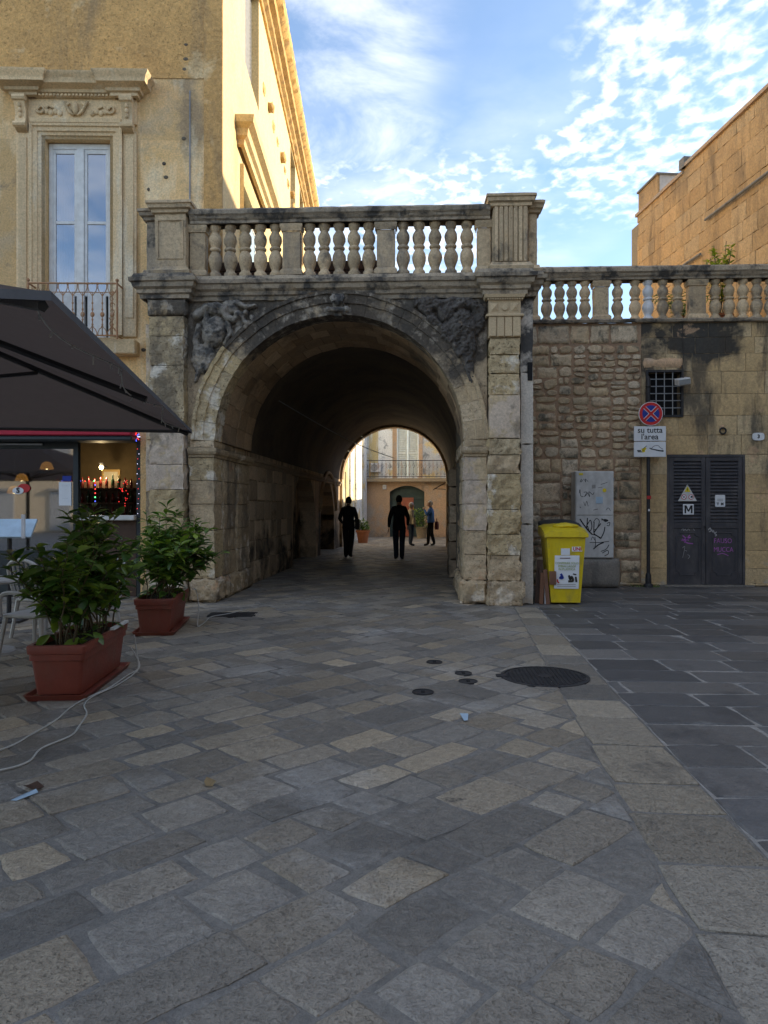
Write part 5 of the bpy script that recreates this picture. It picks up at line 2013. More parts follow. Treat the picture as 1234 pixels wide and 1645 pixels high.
# ================================================================== PARASOL
par = thing('square_parasol', 'large dark brown square parasol reaching in from the left edge', 'parasol', (-3.95, 4.24, 0), R(11.4))
HS, ZR, ZP = 2.27, 2.205, 3.05
cn = MB()
n = 10
for (ax, ay, bx, by) in ((-1, -1, 1, -1), (1, -1, 1, 1), (1, 1, -1, 1), (-1, 1, -1, -1)):
    base = len(cn.v)
    for i in range(n + 1):
        t = i / n
        for k in range(n + 1):
            s = k / n
            x, y = (ax + (bx - ax) * s) * HS * t, (ay + (by - ay) * s) * HS * t
            sag = .05 * math.sin(math.pi * s) * t * math.sin(math.pi * min(t, .98))
            cn.v.append((x, y, ZP + (ZR - ZP) * t - sag))
    for i in range(n):
        for k in range(n):
            p = base + i * (n + 1) + k
            cn.f.append([p, p + 1, p + n + 2, p + n + 1])
            cn.mi.append(0)
cn = cn.build('canopy', 'canopy_fabric', par, smooth=40, fix=False)
hem = MB()
for (ax, ay, bx, by) in ((-1, -1, 1, -1), (1, -1, 1, 1), (1, 1, -1, 1), (-1, 1, -1, -1)):
    hem.add([(ax * HS, ay * HS, ZR + .006), (bx * HS, by * HS, ZR + .006), (bx * (HS + .006), by * (HS + .006), ZR - .03), (ax * (HS + .006), ay * (HS + .006), ZR - .03)], [(0, 1, 2, 3)])
hem.build('hem', 'canopy_hem', cn, fix=False)
for k in range(8):
    a = math.pi / 4 * k
    r = HS * (math.sqrt(2) if k % 2 else 1)
    d = (math.cos(a), math.sin(a))
    z_off = -.045
    MB().tube([(d[0] * .08, d[1] * .08, ZP - .03 + z_off), (d[0] * (r - .05), d[1] * (r - .05), ZR - .015 + z_off + .02)], .022, 5).build('rib', 'aluminium_dark', par)
    MB().tube([(d[0] * .1, d[1] * .1, 2.15), (d[0] * r * .52, d[1] * r * .52, ZP + (ZR - ZP) * .52 - .08)], .016, 5).build('strut', 'aluminium_dark', par)
MB().tube([(0, 0, .08), (0, 0, ZP + .1)], .045, 12).build('pole', 'aluminium_dark', par, smooth=40)
MB().lathe([(.1, 0), (.1, .1), (.06, .12)], 12, z0=2.08).build('slider', 'aluminium_dark', par)
MB().lathe([(.11, 0), (.11, .12), (.05, .16)], 12, z0=ZP - .14).build('hub', 'aluminium_dark', par)
for sx_, sy_ in ((-1, -1), (1, -1), (1, 1), (-1, 1)):
    MB().cham(min(0, sx_ * .48) + (.01 if sx_ > 0 else 0), max(0, sx_ * .48) - (.01 if sx_ < 0 else 0), min(0, sy_ * .48) + (.01 if sy_ > 0 else 0), max(0, sy_ * .48) - (.01 if sy_ < 0 else 0), 0.005, .08, .012).build('base_slab', 'concrete', par)
par2 = copy_tree(par)
par2.location = (-8.7, 5.3, 0)
par2.rotation_euler = (0, 0, R(8))
par2['label'] = 'second dark brown square parasol farther left, mirrored in the cafe glass'
sl = thing('icicle_lights', 'string of unlit icicle lights under the parasol edge', 'string lights', (-3.95, 4.24, 2.1), R(11.4))
pts = []
for k in range(41):
    t = k / 40
    pts.append((HS - .10 - .05 * math.sin(t * 17), -HS + .12 + (2 * HS - .2) * t, .115 - .05 * abs(math.sin(t * 9)) + .02))
MB().tube(pts, .004, 4).build('wire', 'cable_white', sl)
for k in range(2, 40, 2):
    p = pts[k]
    L = rnd.uniform(.015, .05)
    MB().tube([p, (p[0] + rnd.uniform(-.012, .012), p[1] + rnd.uniform(-.015, .015), p[2] - L)], .005, 4).build('drop', 'cable_white', sl)

# ================================================================== POTTED SHRUBS
def leaf_mesh(L, W, fold, droop, seed):
    r = random.Random(seed)
    mb = MB()
    pr = [(0, 0), (.12, .45), (.32, .92), (.55, 1.0), (.78, .70), (.92, .32), (1, 0)]
    vs = []
    for t, w_ in pr:
        z = -droop * t * t * L
        vs.append((t * L, 0, z))
    m = len(pr)
    L_, R_ = [], []
    for t, w_ in pr[1:-1]:
        z = -droop * t * t * L
        L_.append(len(vs))
        vs.append((t * L, w_ * W / 2, z + fold * w_ * W / 2))
    for t, w_ in pr[1:-1]:
        z = -droop * t * t * L
        R_.append(len(vs))
        vs.append((t * L, -w_ * W / 2, z + fold * w_ * W / 2))
    fs = [(0, L_[0], 1), (0, 1, R_[0])]
    for i in range(len(L_) - 1):
        fs += [(1 + i, L_[i], L_[i + 1], 2 + i), (1 + i, 2 + i, R_[i + 1], R_[i])]
    fs += [(m - 2, L_[-1], m - 1), (m - 2, m - 1, R_[-1])]
    return mb.add(vs, [list(f)[::-1] for f in fs])


LEAVES = []
for sd, (L, W, fo, dr_) in enumerate(((.175, .078, .35, .30), (.155, .072, .25, .45), (.19, .082, .45, .18), (.13, .060, .3, .25))):
    o = leaf_mesh(L, W, fo, dr_, sd).build('leaf', 'leaf_green', None, smooth=True, fix=False)
    LEAVES.append(o.data)
    bpy.data.objects.remove(o)


def rect_loft(mb, secs, rad=.03):
    """rounded-rectangle loft: secs [(half x, half y, z)]"""
    vs, fs = [], []
    n = 16
    for hx, hy, z in secs:
        rr_ = min(rad, hx * .6, hy * .6)
        for q, (sx_, sy_) in enumerate(((1, 1), (-1, 1), (-1, -1), (1, -1))):
            for j in range(4):
                a = math.pi / 2 * (q + j / 3)
                vs.append((sx_ * (hx - rr_) + rr_ * math.cos(a), sy_ * (hy - rr_) + rr_ * math.sin(a), z))
    for i in range(len(secs) - 1):
        for k in range(n):
            fs.append([i * n + k, i * n + (k + 1) % n, (i + 1) * n + (k + 1) % n, (i + 1) * n + k])
    fs.append(list(range(n - 1, -1, -1)))
    fs.append([(len(secs) - 1) * n + k for k in range(n)])
    return mb.add(vs, fs)


def shrub(name, label, loc, rz, seed, height, spread, lean, scale_l=1.0, nstem=26):
    r = random.Random(seed)
    t = thing(name, label, 'potted plant', loc, rz, 'shrubs in long terracotta planters')
    pot = MB()
    rect_loft(pot, [(.165, .50, .035), (.19, .535, .29), (.19, .535, .295), (.205, .55, .30), (.205, .55, .345), (.215, .56, .35), (.22, .565, .405), (.215, .56, .415), (.185, .53, .415), (.18, .525, .37)])
    pot = pot.build('pot', 'terracotta', t, smooth=35)
    sc = MB()
    rect_loft(sc, [(.215, .555, .0), (.235, .575, .04), (.24, .58, .045), (.225, .565, .046), (.205, .545, .02)])
    sc.build('saucer', 'terracotta', t, smooth=35)
    sm = MB()
    rect_loft(sm, [(.18, .525, .34), (.181, .526, .375)])
    sm.build('soil', 'soil', t)
    leaves = []
    stems = MB()
    for k in range(nstem):
        bx, by = r.uniform(-.12, .12), r.uniform(-.45, .45)
        ang = r.uniform(0, 2 * math.pi)
        sp_ = spread * math.sqrt(r.random())
        tx, ty = bx * 1.4 + sp_ * math.cos(ang) + lean[0], by * 1.15 + sp_ * .8 * math.sin(ang) + lean[1]
        hh = .39 + height * r.uniform(.5, 1.0) * (1 - .30 * (sp_ / spread) ** 2)
        pts = []
        for j in range(9):
            f = j / 8
            pts.append(Vector((bx + (tx - bx) * f ** 1.25 + r.uniform(-.012, .012), by + (ty - by) * f ** 1.25 + r.uniform(-.012, .012), .36 + (hh - .36) * f ** .9)))
        stems.tube(pts, .008, 5, taper=.003)
        twigs = [pts]
        for b_ in range(4):
            j = r.randint(2, 6)
            a2 = r.uniform(0, 2 * math.pi)
            L = r.uniform(.12, .26)
            q0 = pts[j]
            tw_ = [q0 + Vector((math.cos(a2) * L * f, math.sin(a2) * L * f, L * .75 * f)) for f in (0, .35, .7, 1)]
            stems.tube(tw_, .004, 4, taper=.002)
            twigs.append(tw_)
        for ti, tw_ in enumerate(twigs):
            n_l = 15 if ti == 0 else 8
            for q in range(n_l):
                f = (.32 + .68 * (q / n_l) ** .75) if ti == 0 else (.35 + .65 * q / n_l)
                ff = f * (len(tw_) - 1)
                i0 = min(int(ff), len(tw_) - 2)
                p = tw_[i0].lerp(tw_[i0 + 1], ff - i0)
                tip = q >= n_l - 5
                yaw = q * 2.4 + r.uniform(-.4, .4) + k
                pitch = r.uniform(.15, .85) if tip else r.uniform(-.40, .55)
                leaves.append((p, yaw, pitch, r.uniform(-.4, .4), r.uniform(.65, 1.08) * scale_l * (1.0 if not tip else .9)))
    # trailing low leaves over the rim
    for q in range(22):
        p = Vector((r.choice((-1, 1)) * r.uniform(.08, .17), r.uniform(-.5, .5), .42 + r.uniform(0, .06)))
        leaves.append((p, r.uniform(0, 6.28), r.uniform(-.6, .3), r.uniform(-.4, .4), r.uniform(.7, 1.1) * scale_l))
    stems.build('stems', 'twig', t, smooth=True)['kind'] = 'stuff'
    M = Matrix.Translation(loc) @ Matrix.Rotation(rz, 4, 'Z')
    leaves.sort(key=lambda l: ((M @ l[0]) - Vector((0, 0, 1.45))).length - l[0].z * .25)
    rest = MB()
    for i, (p, yaw, pitch, roll, s) in enumerate(leaves):
        rot = Matrix.Rotation(yaw, 4, 'Z') @ Matrix.Rotation(-pitch, 4, 'Y') @ Matrix.Rotation(roll, 4, 'X')
        me = LEAVES[i % 4]
        if i < 300:
            o = bpy.data.objects.new('leaf', me)
            o.location = p
            o.rotation_euler = rot.to_euler()
            o.scale = (s, s, s)
            link(o, t)
        else:
            mm = Matrix.Translation(p) @ rot @ Matrix.Scale(s, 4)
            rest.add([mm @ v.co for v in me.vertices], [list(f.vertices) for f in me.polygons])
    rest.build('foliage', 'leaf_green', t, smooth=True, fix=False)['kind'] = 'stuff'
    return t


shrub('potted_shrub', 'leafy green shrub in the nearest long terracotta planter, beside the cables', (-2.74, 5.80, 0), R(6.2), 4, 1.20, .50, (-.02, -.12), nstem=30)
shrub('potted_shrub', 'leafy green shrub in the farther terracotta planter, next to the arch pier', (-3.02, 8.50, 0), R(8.8), 9, 1.16, .52, (.14, -.05), nstem=30)
mk = thing('planter_clip', 'small white clip strip on the rim of the nearest planter', 'strip', (-2.55, 6.1, .41), R(6.2))
MB().cham(-.02, .02, -.2, .22, .008, .03, .004).build('strip', 'white_plastic', mk)
mk = thing('planter_clip', 'small white clip strip on the rim of the farther planter', 'strip', (-2.86, 8.8, .41), R(8.8))
MB().cham(-.015, .015, -.15, .18, .008, .03, .004).build('strip', 'white_plastic', mk)


# ------------------------------------------------------------------ cables on the paving
def smooth_path(P, step=8):
    P = [Vector(p) for p in P]
    out = []
    for i in range(len(P) - 1):
        p0, p1, p2, p3 = P[max(i - 1, 0)], P[i], P[i + 1], P[min(i + 2, len(P) - 1)]
        for k in range(step):
            t = k / step
            out.append(.5 * ((2 * p1) + (p2 - p0) * t + (2 * p0 - 5 * p1 + 4 * p2 - p3) * t * t + (3 * p1 - p0 - 3 * p2 + p3) * t ** 3))
    out.append(P[-1])
    return out


def cable(label, pts, r=.006):
    o = MB().tube(smooth_path(pts), r, 6).build('power_cable', 'cable_white', None, smooth=True)
    return tag(o, label, 'cable', 'white cables along the planters')


cable('white cable curving widest over the paving from the nearest planter', [(-2.52, 6.35, .30), (-2.50, 6.40, .02), (-2.42, 6.1, .012), (-2.40, 5.7, .012), (-2.44, 5.35, .012), (-2.40, 5.12, .012), (-2.28, 4.9, .012), (-2.20, 4.62, .012), (-2.16, 4.42, .012), (-2.22, 4.18, .012), (-2.18, 3.95, .012), (-2.30, 3.8, .012), (-2.6, 3.7, .012)])
cable('white cable running straight to the left frame edge from the nearest planter', [(-2.53, 6.3, .20), (-2.47, 6.35, .02), (-2.45, 6.0, .012), (-2.43, 5.6, .012), (-2.47, 5.25, .012), (-2.46, 5.0, .012), (-2.42, 4.75, .012), (-2.42, 4.45, .012), (-2.45, 4.15, .012), (-2.7, 3.9, .012)])
cable('white cable looping down from the farther planter', [(-2.80, 8.95, .42), (-2.72, 8.85, .40), (-2.66, 8.75, .2), (-2.66, 8.7, .02), (-2.60, 8.55, .012), (-2.62, 8.9, .012), (-2.66, 9.3, .012), (-2.50, 9.6, .012), (-2.40, 9.9, .012)])

# ------------------------------------------------------------------ covers and litter on the paving
def cover(label, x, y, r, big):
    t = thing('manhole_cover' if big else 'access_cover', label, 'manhole' if big else 'cover', (x, y, 0), group=None if big else 'small round covers in the paving')
    ring = MB()
    ring.lathe([(r, -.02), (r, .007), (r * .93, .009), (r * .93, -.01)], 36)
    ring.build('frame', 'dark_iron', t)
    MB().lathe([(r * .915, -.015), (r * .915, .004)], 36).build('lid', 'dark_iron', t)
    if big:
        n = int(r / .035)
        k = 0
        st = MB()
        for i in range(-n, n + 1):
            for j in range(-n, n + 1):
                px_, py_ = i * .036, j * .036
                if math.hypot(px_, py_) < r * .87 and not math.hypot(px_, py_) < .07:
                    st.box(px_ - .012, px_ + .012, py_ - .012, py_ + .012, .0035, .010)
        st.build('studs', 'dark_iron', t)['kind'] = 'stuff'
        MB().lathe([(.065, 0), (.065, .010)], 18).build('boss', 'dark_iron', t)
        MB().cham(-r - .04, -r + .05, -.04, .04, -.01, .014, .004).build('hinge', 'dark_iron', t)
    else:
        MB().box(-.015, .015, -.03, .03, .004, .007).build('key_slot', 'void', t)


cover('large round studded iron manhole cover beside the border strip', 1.12, 6.18, .375, True)
cover('small round iron cover farthest from the camera', .19, 6.71, .075, False)
cover('small round iron cover nearest the big manhole', .43, 6.27, .075, False)
cover('small round iron cover just in front of its neighbour by the manhole', .45, 5.98, .08, False)
cover('small round iron cover nearest the camera and farthest left', .07, 5.62, .085, False)
dg_ = thing('drain_grate', 'square iron drain grate beside the farther planter', 'drain', (-2.45, 9.55, 0), R(5))
MB().box(-.32, .32, -.22, .22, -.008, .003).build('pit', 'void', dg_)
for k in range(9):
    MB().box(-.30, .30, -.21 + k * .05, -.19 + k * .05, .0035, .008).build('bar', 'dark_iron', dg_)
lf = MB()
vs = [(0, -.06, .012), (.045, -.02, .035), (.05, .03, .02), (.02, .06, .03), (-.02, .065, .045), (-.05, .02, .03), (-.045, -.03, .015), (0, 0, .012)]
lf.add(vs, [(0, 1, 7), (1, 2, 7), (2, 3, 7), (3, 4, 7), (4, 5, 7), (5, 6, 7), (6, 0, 7)])
lf.build('dry_leaf', 'dry_leaf', None, loc=(-1.06, 3.69, -.002), rot=(0, 0, .5)).scale = (.62, .62, .8)
tag(bpy.data.objects['dry_leaf'], 'curled dry brown leaf lying alone on the paving', 'leaf')
lf2 = MB().add(vs, [(0, 1, 7), (1, 2, 7), (2, 3, 7), (3, 4, 7), (4, 5, 7), (5, 6, 7), (6, 0, 7)]).build('dead_leaf', 'wood_dark', None, loc=(-1.95, 3.60, -.004), rot=(0, 0, 2.1))
lf2.scale = (.95, .8, .9)
tag(lf2, 'dark dead leaf behind the pale blue paper scrap', 'leaf')
pp = MB().add([(0, -.06, .004), (.035, -.05, .006), (.045, .06, .012), (.01, .07, .02), (-.005, 0, .008)], [(0, 1, 4), (1, 2, 4), (2, 3, 4), (3, 0, 4)]).build('paper_scrap', 'pale_blue', None, loc=(-1.96, 3.50, .002), rot=(0, 0, -.5), fix=False)
tag(pp, 'pale blue paper scrap on the paving at the left edge', 'litter')
wp = MB().add([(-.012, -.09, .0), (.014, -.085, .001), (.03, .08, .001), (-.03, .085, 0)], [(0, 1, 2, 3)]).build('paint_mark', 'pale_blue', None, loc=(.35, 4.95, .0072), fix=False)
tag(wp, 'short pale blue paint mark on the paving', 'paint mark')

# ================================================================== WHITE CHAIRS
def resin_chair(label, loc, rz, first=None):
    if first:
        c = copy_tree(first)
        c.location = loc
        c.rotation_euler = (0, 0, rz)
        c['label'] = label
        return c
    t = thing('plastic_chair', label, 'chair', loc, rz, 'white resin chairs behind the planters')
    mb = MB()
    rect_loft(mb, [(.22, .21, .41), (.235, .225, .425), (.235, .225, .44), (.22, .21, .445)], .06)
    mb.build('seat', 'chair_white', t, smooth=40)
    for sx_ in (-1, 1):
        for sy_ in (-1, 1):
            MB().tube([(sx_ * .20, sy_ * .19, .42), (sx_ * .25, sy_ * .24, .0)], .025, 6, taper=.018).build('leg', 'chair_white', t)
        MB().tube(smooth_path([(sx_ * .25, .20, .43), (sx_ * .27, .19, .6), (sx_ * .275, .10, .655), (sx_ * .275, -.12, .65), (sx_ * .25, -.24, .64)], 4), .020, 6).build('armrest', 'chair_white', t)
    mb = MB()
    mb.tube(smooth_path([(-.22, -.20, .43), (-.23, -.26, .64), (-.20, -.31, .82), (0, -.33, .88), (.20, -.31, .82), (.23, -.26, .64), (.22, -.20, .43)], 4), .020, 6)
    b = mb.build('back_frame', 'chair_white', t, smooth=True)
    for k in range(5):
        x = -.14 + k * .07
        MB().tube([(x, -.21, .44), (x, -.28, .64), (x * .95, -.325, .86)], .013, 5).build('back_slat', 'chair_white', t)
    return t


ch = resin_chair('white resin armchair nearest the left edge, behind the nearest planter', (-3.62, 6.75, 0), R(80))
resin_chair('white resin armchair farther back, nearer the cafe counter', (-4.15, 7.9, 0), R(-20), ch)
resin_chair('white resin armchair half hidden between the two planters', (-3.45, 7.45, 0), R(150), ch)
tb_ = thing('cafe_table', 'round white cafe table among the resin chairs', 'table', (-4.25, 7.05, 0))
MB().lathe([(.36, .70), (.37, .715), (.36, .73)], 24).build('tabletop', 'chair_white', tb_, smooth=40)
MB().tube([(0, 0, .03), (0, 0, .70)], .03, 8).build('column', 'chair_white', tb_)
MB().lathe([(.22, 0), (.2, .02), (.05, .05)], 16).build('foot', 'chair_white', tb_)
ml = thing('menu_stand', 'pale blue slanted menu board on a stand at the left edge', 'menu stand', (-5.15, 8.9, 0), R(8))
MB().add([(-.30, -.1, 1.08), (.30, -.1, 1.08), (.30, .12, 1.30), (-.30, .12, 1.30), (-.30, -.08, 1.06), (.30, -.08, 1.06), (.30, .14, 1.28), (-.30, .14, 1.28)],
         [(0, 1, 2, 3), (4, 7, 6, 5), (0, 4, 5, 1), (1, 5, 6, 2), (2, 6, 7, 3), (3, 7, 4, 0)]).build('board', 'pale_blue', ml)
MB().box(.20, .24, -.13, -.10, 1.06, 1.36).build('edge_strip', 'white_plastic', ml)
MB().tube([(0, 0, .02), (0, .02, 1.15)], .03, 8).build('post', 'dark_iron', ml)
MB().box(-.2, .2, -.2, .2, .0, .03).build('foot', 'dark_iron', ml)

# ================================================================== STREET FURNITURE ON THE RIGHT
def wheelie(name, label, loc, rz, mat, h=1.0, w0=.215, w1=.285, dep=.62, open_bits=False):
    t = thing(name, label, 'bin', loc, rz)
    b = MB()
    def ring(hw, y0, y1, z):
        return [(-hw, y0, z), (hw, y0, z), (hw, y1, z), (-hw, y1, z)]
    vs = ring(w0, .0, dep * .78, .03) + ring(w1, -.04, dep, h) + ring(w1 + .025, -.065, dep + .02, h) + ring(w1 + .025, -.065, dep + .02, h + .05)
    fs = [(0, 3, 2, 1)]
    for i in range(3):
        for k in range(4):
            fs.append([i * 4 + k, i * 4 + (k + 1) % 4, (i + 1) * 4 + (k + 1) % 4, (i + 1) * 4 + k])
    fs.append((12, 13, 14, 15))
    b.add(vs, [list(f) for f in fs])
    for s in (-1, 1):                      # front ribs
        b.add([(s * w0 * .78, -.002, .1), (s * w0 * .84, -.002, .1), (s * w1 * .84, -.042, h - .08), (s * w1 * .78, -.042, h - .08), (s * w0 * .78, -.010, .1), (s * w0 * .84, -.010, .1), (s * w1 * .84, -.05, h - .08), (s * w1 * .78, -.05, h - .08)],
              [(4, 5, 6, 7), (0, 4, 7, 3), (1, 2, 6, 5), (3, 7, 6, 2)])
    b.build('body', mat, t)
    ld_ = MB()
    hw = w1 + .035
    n_ = 8
    vs = []
    for i in range(n_ + 1):
        f = i / n_
        y = -.085 + (dep + .12) * f
        zt = h + .055 + .075 * math.sin(min(1, f * 1.35) * math.pi / 2) + .02 * f
        for s_, q in ((-1, 0), (-.72, .035), (-.25, .045), (.25, .045), (.72, .035), (1, 0)):
            vs.append((s_ * hw, y, zt + q + .006 * fbm((s_, y, 0), 4, 2)))
    fs = []
    for i in range(n_):
        for k in range(5):
            fs.append([i * 6 + k, i * 6 + k + 1, (i + 1) * 6 + k + 1, (i + 1) * 6 + k])
    ld_.add(vs, fs)
    edge = [0, 1, 2, 3, 4, 5]
    ld_.add([vs[i] for i in edge] + [(vs[i][0], vs[i][1] - .004, h + .01) for i in edge], [[i, i + 6, i + 7, i + 1] for i in range(5)])
    for k in (0, 5):
        vs2 = [vs[i * 6 + k] for i in range(n_ + 1)] + [(vs[i * 6 + k][0], vs[i * 6 + k][1], h + .03) for i in range(n_ + 1)]
        ld_.add(vs2, [[i, i + 1, i + n_ + 2, i + n_ + 1] for i in range(n_)])
    ld_ = ld_.build('lid', mat, t, smooth=30)
    MB().tube([(-.2, dep + .05, h - .02), (.2, dep + .05, h - .02)], .018, 8).build('handle', mat, t)
    for s in (-1, 1):
        w_ = MB().lathe([(.03, -.025), (.09, -.025), (.10, -.012), (.10, .012), (.09, .025), (.03, .025)], 16)
        w_.build('wheel', 'bin_dark', t, rot=(0, R(90), 0), loc=(s * (w0 + .03), dep * .74, .10), smooth=40)
    return t


yb_ = wheelie('yellow_bin', 'bright yellow wheeled recycling bin with a white poster on its front', (2.26, 10.78, 0), R(-2), 'bin_yellow')
# things printed on it
pst = MB().add([(-.175, -.021, .24), (.185, -.021, .24), (.195, -.0345, .735), (-.165, -.0345, .735)], [(0, 1, 2, 3)]).build('poster', 'paper_white', yb_, fix=False, loc=(0, -.006, 0))
lean = math.atan(.04 / .97)
for body, sz, mt, x, z in (('CONFERIRE SOLO', .042, 'olive_ink', .01, .62), ('IMBALLAGGI', .046, 'olive_ink', .01, .575), ('IN PLASTICA', .044, 'olive_ink', .01, .53)):
    text(body, sz, mt, pst, (x, -.003 - .0275 * (z - .24) / .5 - .020, z), rot=(R(90) - lean * 0, 0, 0), depth=.001)
MB().box(-.09, .06, -.040, -.034, .69, .70).build('print_bar', 'cloth_maroon', pst)
sp_ = MB()
scribble(sp_, [(-.08, .46), (-.06, .43), (-.09, .40), (-.05, .40), (-.06, .43)], -.0345, .016)
sp_.build('print_bag', 'sign_blue', pst)
sp_ = MB()
scribble(sp_, [(.04, .44), (.06, .38), (.08, .42), (.10, .36), (.03, .35)], -.0345, .016)
scribble(sp_, [(.14, .42), (.15, .34)], -.0345, .014)
scribble(sp_, [(.10, .46), (.15, .45)], -.0345, .010)
sp_.build('print_bottles', 'leather', pst)
sp_ = MB()
scribble(sp_, [(-.13, .38), (-.12, .34), (-.10, .33)], -.0345, .010)
sp_.build('print_cup', 'logo_red', pst)
for k, z in enumerate((.30, .272)):
    MB().box(-.13, .14, -.035, -.0335, z, z + .008).build('print_line', 'pale_ink', pst)
MB().box(-.075, .055, -.043, -.037, .742, .84).build('sticker', 'sign_white', yb_)
us = MB().box(.085, .235, -.0445, -.038, .795, .865).build('sticker', 'sign_white', yb_)
text('UNI', .072, 'sign_red', us, (.16, -.0465, .83), depth=.001, bold=.002)
# crumpled bag bulging out under the lid
bag = MB().ball((0, .1, 0), .2, .12, .05, 16, 9)
bag.v = [(x + .02 * fbm((x, y, z), 14, 1), y + .02 * fbm((x, y, z), 14, 2), z + .02 * fbm((x, y, z), 14, 3)) for x, y, z in bag.v]
bo = bag.build('plastic_bag', 'bin_yellow', None, smooth=True, loc=(2.30, 10.90, 1.165))
tag(bo, 'crumpled yellow plastic bag lying on the lid of the yellow bin', 'bag')
db = wheelie('dark_bin', 'dark grey wheeled bin standing behind the yellow bin', (2.40, 11.72, 0), R(-4), 'bin_dark', h=1.05)
for k, (x, y, w_, h_, a, m) in enumerate(((1.87, 10.92, .09, .66, 3, 'wood_dark'), (1.93, 10.86, .05, .55, -2, 'wood_dark'), (1.97, 10.83, .03, .50, 2, 'white_plastic'), (2.005, 10.80, .06, .52, -5, 'wood_brown'), (2.06, 10.73, .10, .20, 0, 'wood_brown'), (1.90, 10.80, .06, .47, 5, 'wood_brown'))):
    t = MB()
    z0 = 0 if k != 4 else .30
    t.cham(-w_ / 2, w_ / 2, -.012, .012, 0, h_, .003)
    o = t.build('leaning_board', m, None, loc=(x, y, z0), rot=(R(-5 if k != 4 else -2), R(a), R(12 * (k % 3) - 10)))
    tag(o, ('tallest dark board leaning in the corner beside the yellow bin', 'second dark board beside the tallest one by the bin', 'thin white strip among the boards by the bin', 'brown board leaning against the yellow bin side',
            'short brown board end lying across the poster edge', 'brown board leaning nearest the cement strip')[k], 'board', 'boards dumped beside the bin')

cab = thing('utility_cabinet', 'grey utility cabinet covered in black graffiti on a concrete base', 'cabinet', (3.24, 13.15, 0), world=True)
MB().cham(2.90, 3.58, 13.0, 13.36, .535, 2.10, .012).build('case', 'cabinet_grey', cab)
d1 = MB().cham(2.91, 3.57, 12.982, 13.002, 1.31, 2.085, .006).build('door', 'cabinet_grey', cab)
d2 = MB().cham(2.91, 3.57, 12.982, 13.002, .55, 1.295, .006).build('door', 'cabinet_grey', cab)
for z in (.72, 1.12, 1.5, 1.92):
    MB().box(3.565, 3.585, 12.99, 13.01, z, z + .06).build('hinge', 'grey_metal', cab)
mb = MB()
rough_block(2.72, 3.70, 12.94, 13.38, 0, .53, .010, .03, .07, seed=5, mb=mb)
mb.build('base', 'concrete', cab, smooth=50)


def cg(x, z):      # graffiti coordinates read off the two cabinet doors (0..1 wide, 0..1 high)
    return (2.91 + .66 * x, z)


g = MB()
yg = 12.9805
for st, r_ in (([(.10, 1.24), (.20, 1.14), (.33, 1.03), (.42, .97)], .012), ([(.30, 1.26), (.29, 1.14), (.27, 1.07)], .010), ([(.30, 1.14), (.38, 1.22), (.42, 1.10), (.36, 1.02), (.30, 1.12)], .008),
               ([(.48, 1.19), (.47, 1.0)], .009), ([(.46, 1.18), (.54, 1.25), (.62, 1.20), (.56, 1.08), (.46, 1.04)], .006), ([(.66, 1.16), (.52, 1.04), (.48, .98), (.58, .93), (.66, .89)], .010),
               ([(.77, 1.10), (.74, 1.0), (.66, .89)], .009), ([(.40, .97), (.52, .95), (.66, .90)], .009), ([(.36, .82), (.60, .82), (.88, .84)], .006), ([(.46, .70), (.60, .78), (.74, .82)], .011), ([(.50, .92), (.52, .80), (.50, .74)], .006),
               ([(.66, .66), (.80, .70), (.88, .78)], .007), ([(.70, .63), (.84, .68), (.86, .62), (.76, .58)], .007), ([(.40, .86), (.44, .92), (.50, .86)], .005)):
    scribble(g, [cg(*p) for p in st], yg, r_)
for q in range(5):
    scribble(g, [cg(.68, 1.22 + .008 * q), cg(.78, 1.235 - .01 * q), cg(.86, 1.215)], yg - .0005 * q, .007)
scribble(g, [cg(.82, 1.16), cg(.90, 1.18), cg(.88, 1.12), cg(.82, 1.13)], yg, .006)
g.build('graffiti', 'ink', d2, fix=False)
g = MB()
for st, r_ in (([(.10, 1.90), (.14, 1.96), (.13, 1.90), (.20, 1.96)], .004), ([(.22, 1.95), (.26, 1.90), (.24, 1.96), (.32, 1.91)], .004), ([(.08, 1.70), (.10, 1.77), (.12, 1.66), (.20, 1.64)], .005), ([(.20, 1.72), (.28, 1.72), (.22, 1.64), (.30, 1.70)], .005),
               ([(.30, 1.72), (.36, 1.64), (.34, 1.73), (.44, 1.68), (.48, 1.72)], .005), ([(.20, 1.55), (.24, 1.48), (.28, 1.56), (.32, 1.47)], .004), ([(.66, 1.86), (.76, 1.88), (.84, 1.90)], .004), ([(.80, 1.40), (.86, 1.44), (.92, 1.39)], .004),
               ([(.10, 1.46), (.12, 1.44)], .006), ([(.58, 1.80), (.70, 1.81)], .003), ([(.46, 1.40), (.58, 1.42)], .004)):
    scribble(g, [cg(*p) for p in st], yg, r_)
g.build('graffiti', 'ink', d1, fix=False)
g = MB()
for q in range(6):
    scribble(g, [cg(.42, 1.79 + .012 * q), cg(.52, 1.80 + .010 * q)], yg - .0003 * q, .005)
g.build('print_block', 'shutter_grey', d1, fix=False)
MB().box(3.26, 3.38, 12.975, 12.981, 1.52, 1.64).build('sticker', 'pale_blue', d1)
MB().lathe([(.035, 0), (.035, .003)], 16).build('sticker', 'sign_yellow', d1, rot=(R(90), 0, 0), loc=(3.41, 12.980, 1.755))
MB().box(2.96, 3.03, 12.976, 12.981, 2.03, 2.065).build('sticker', 'sign_yellow', d1)

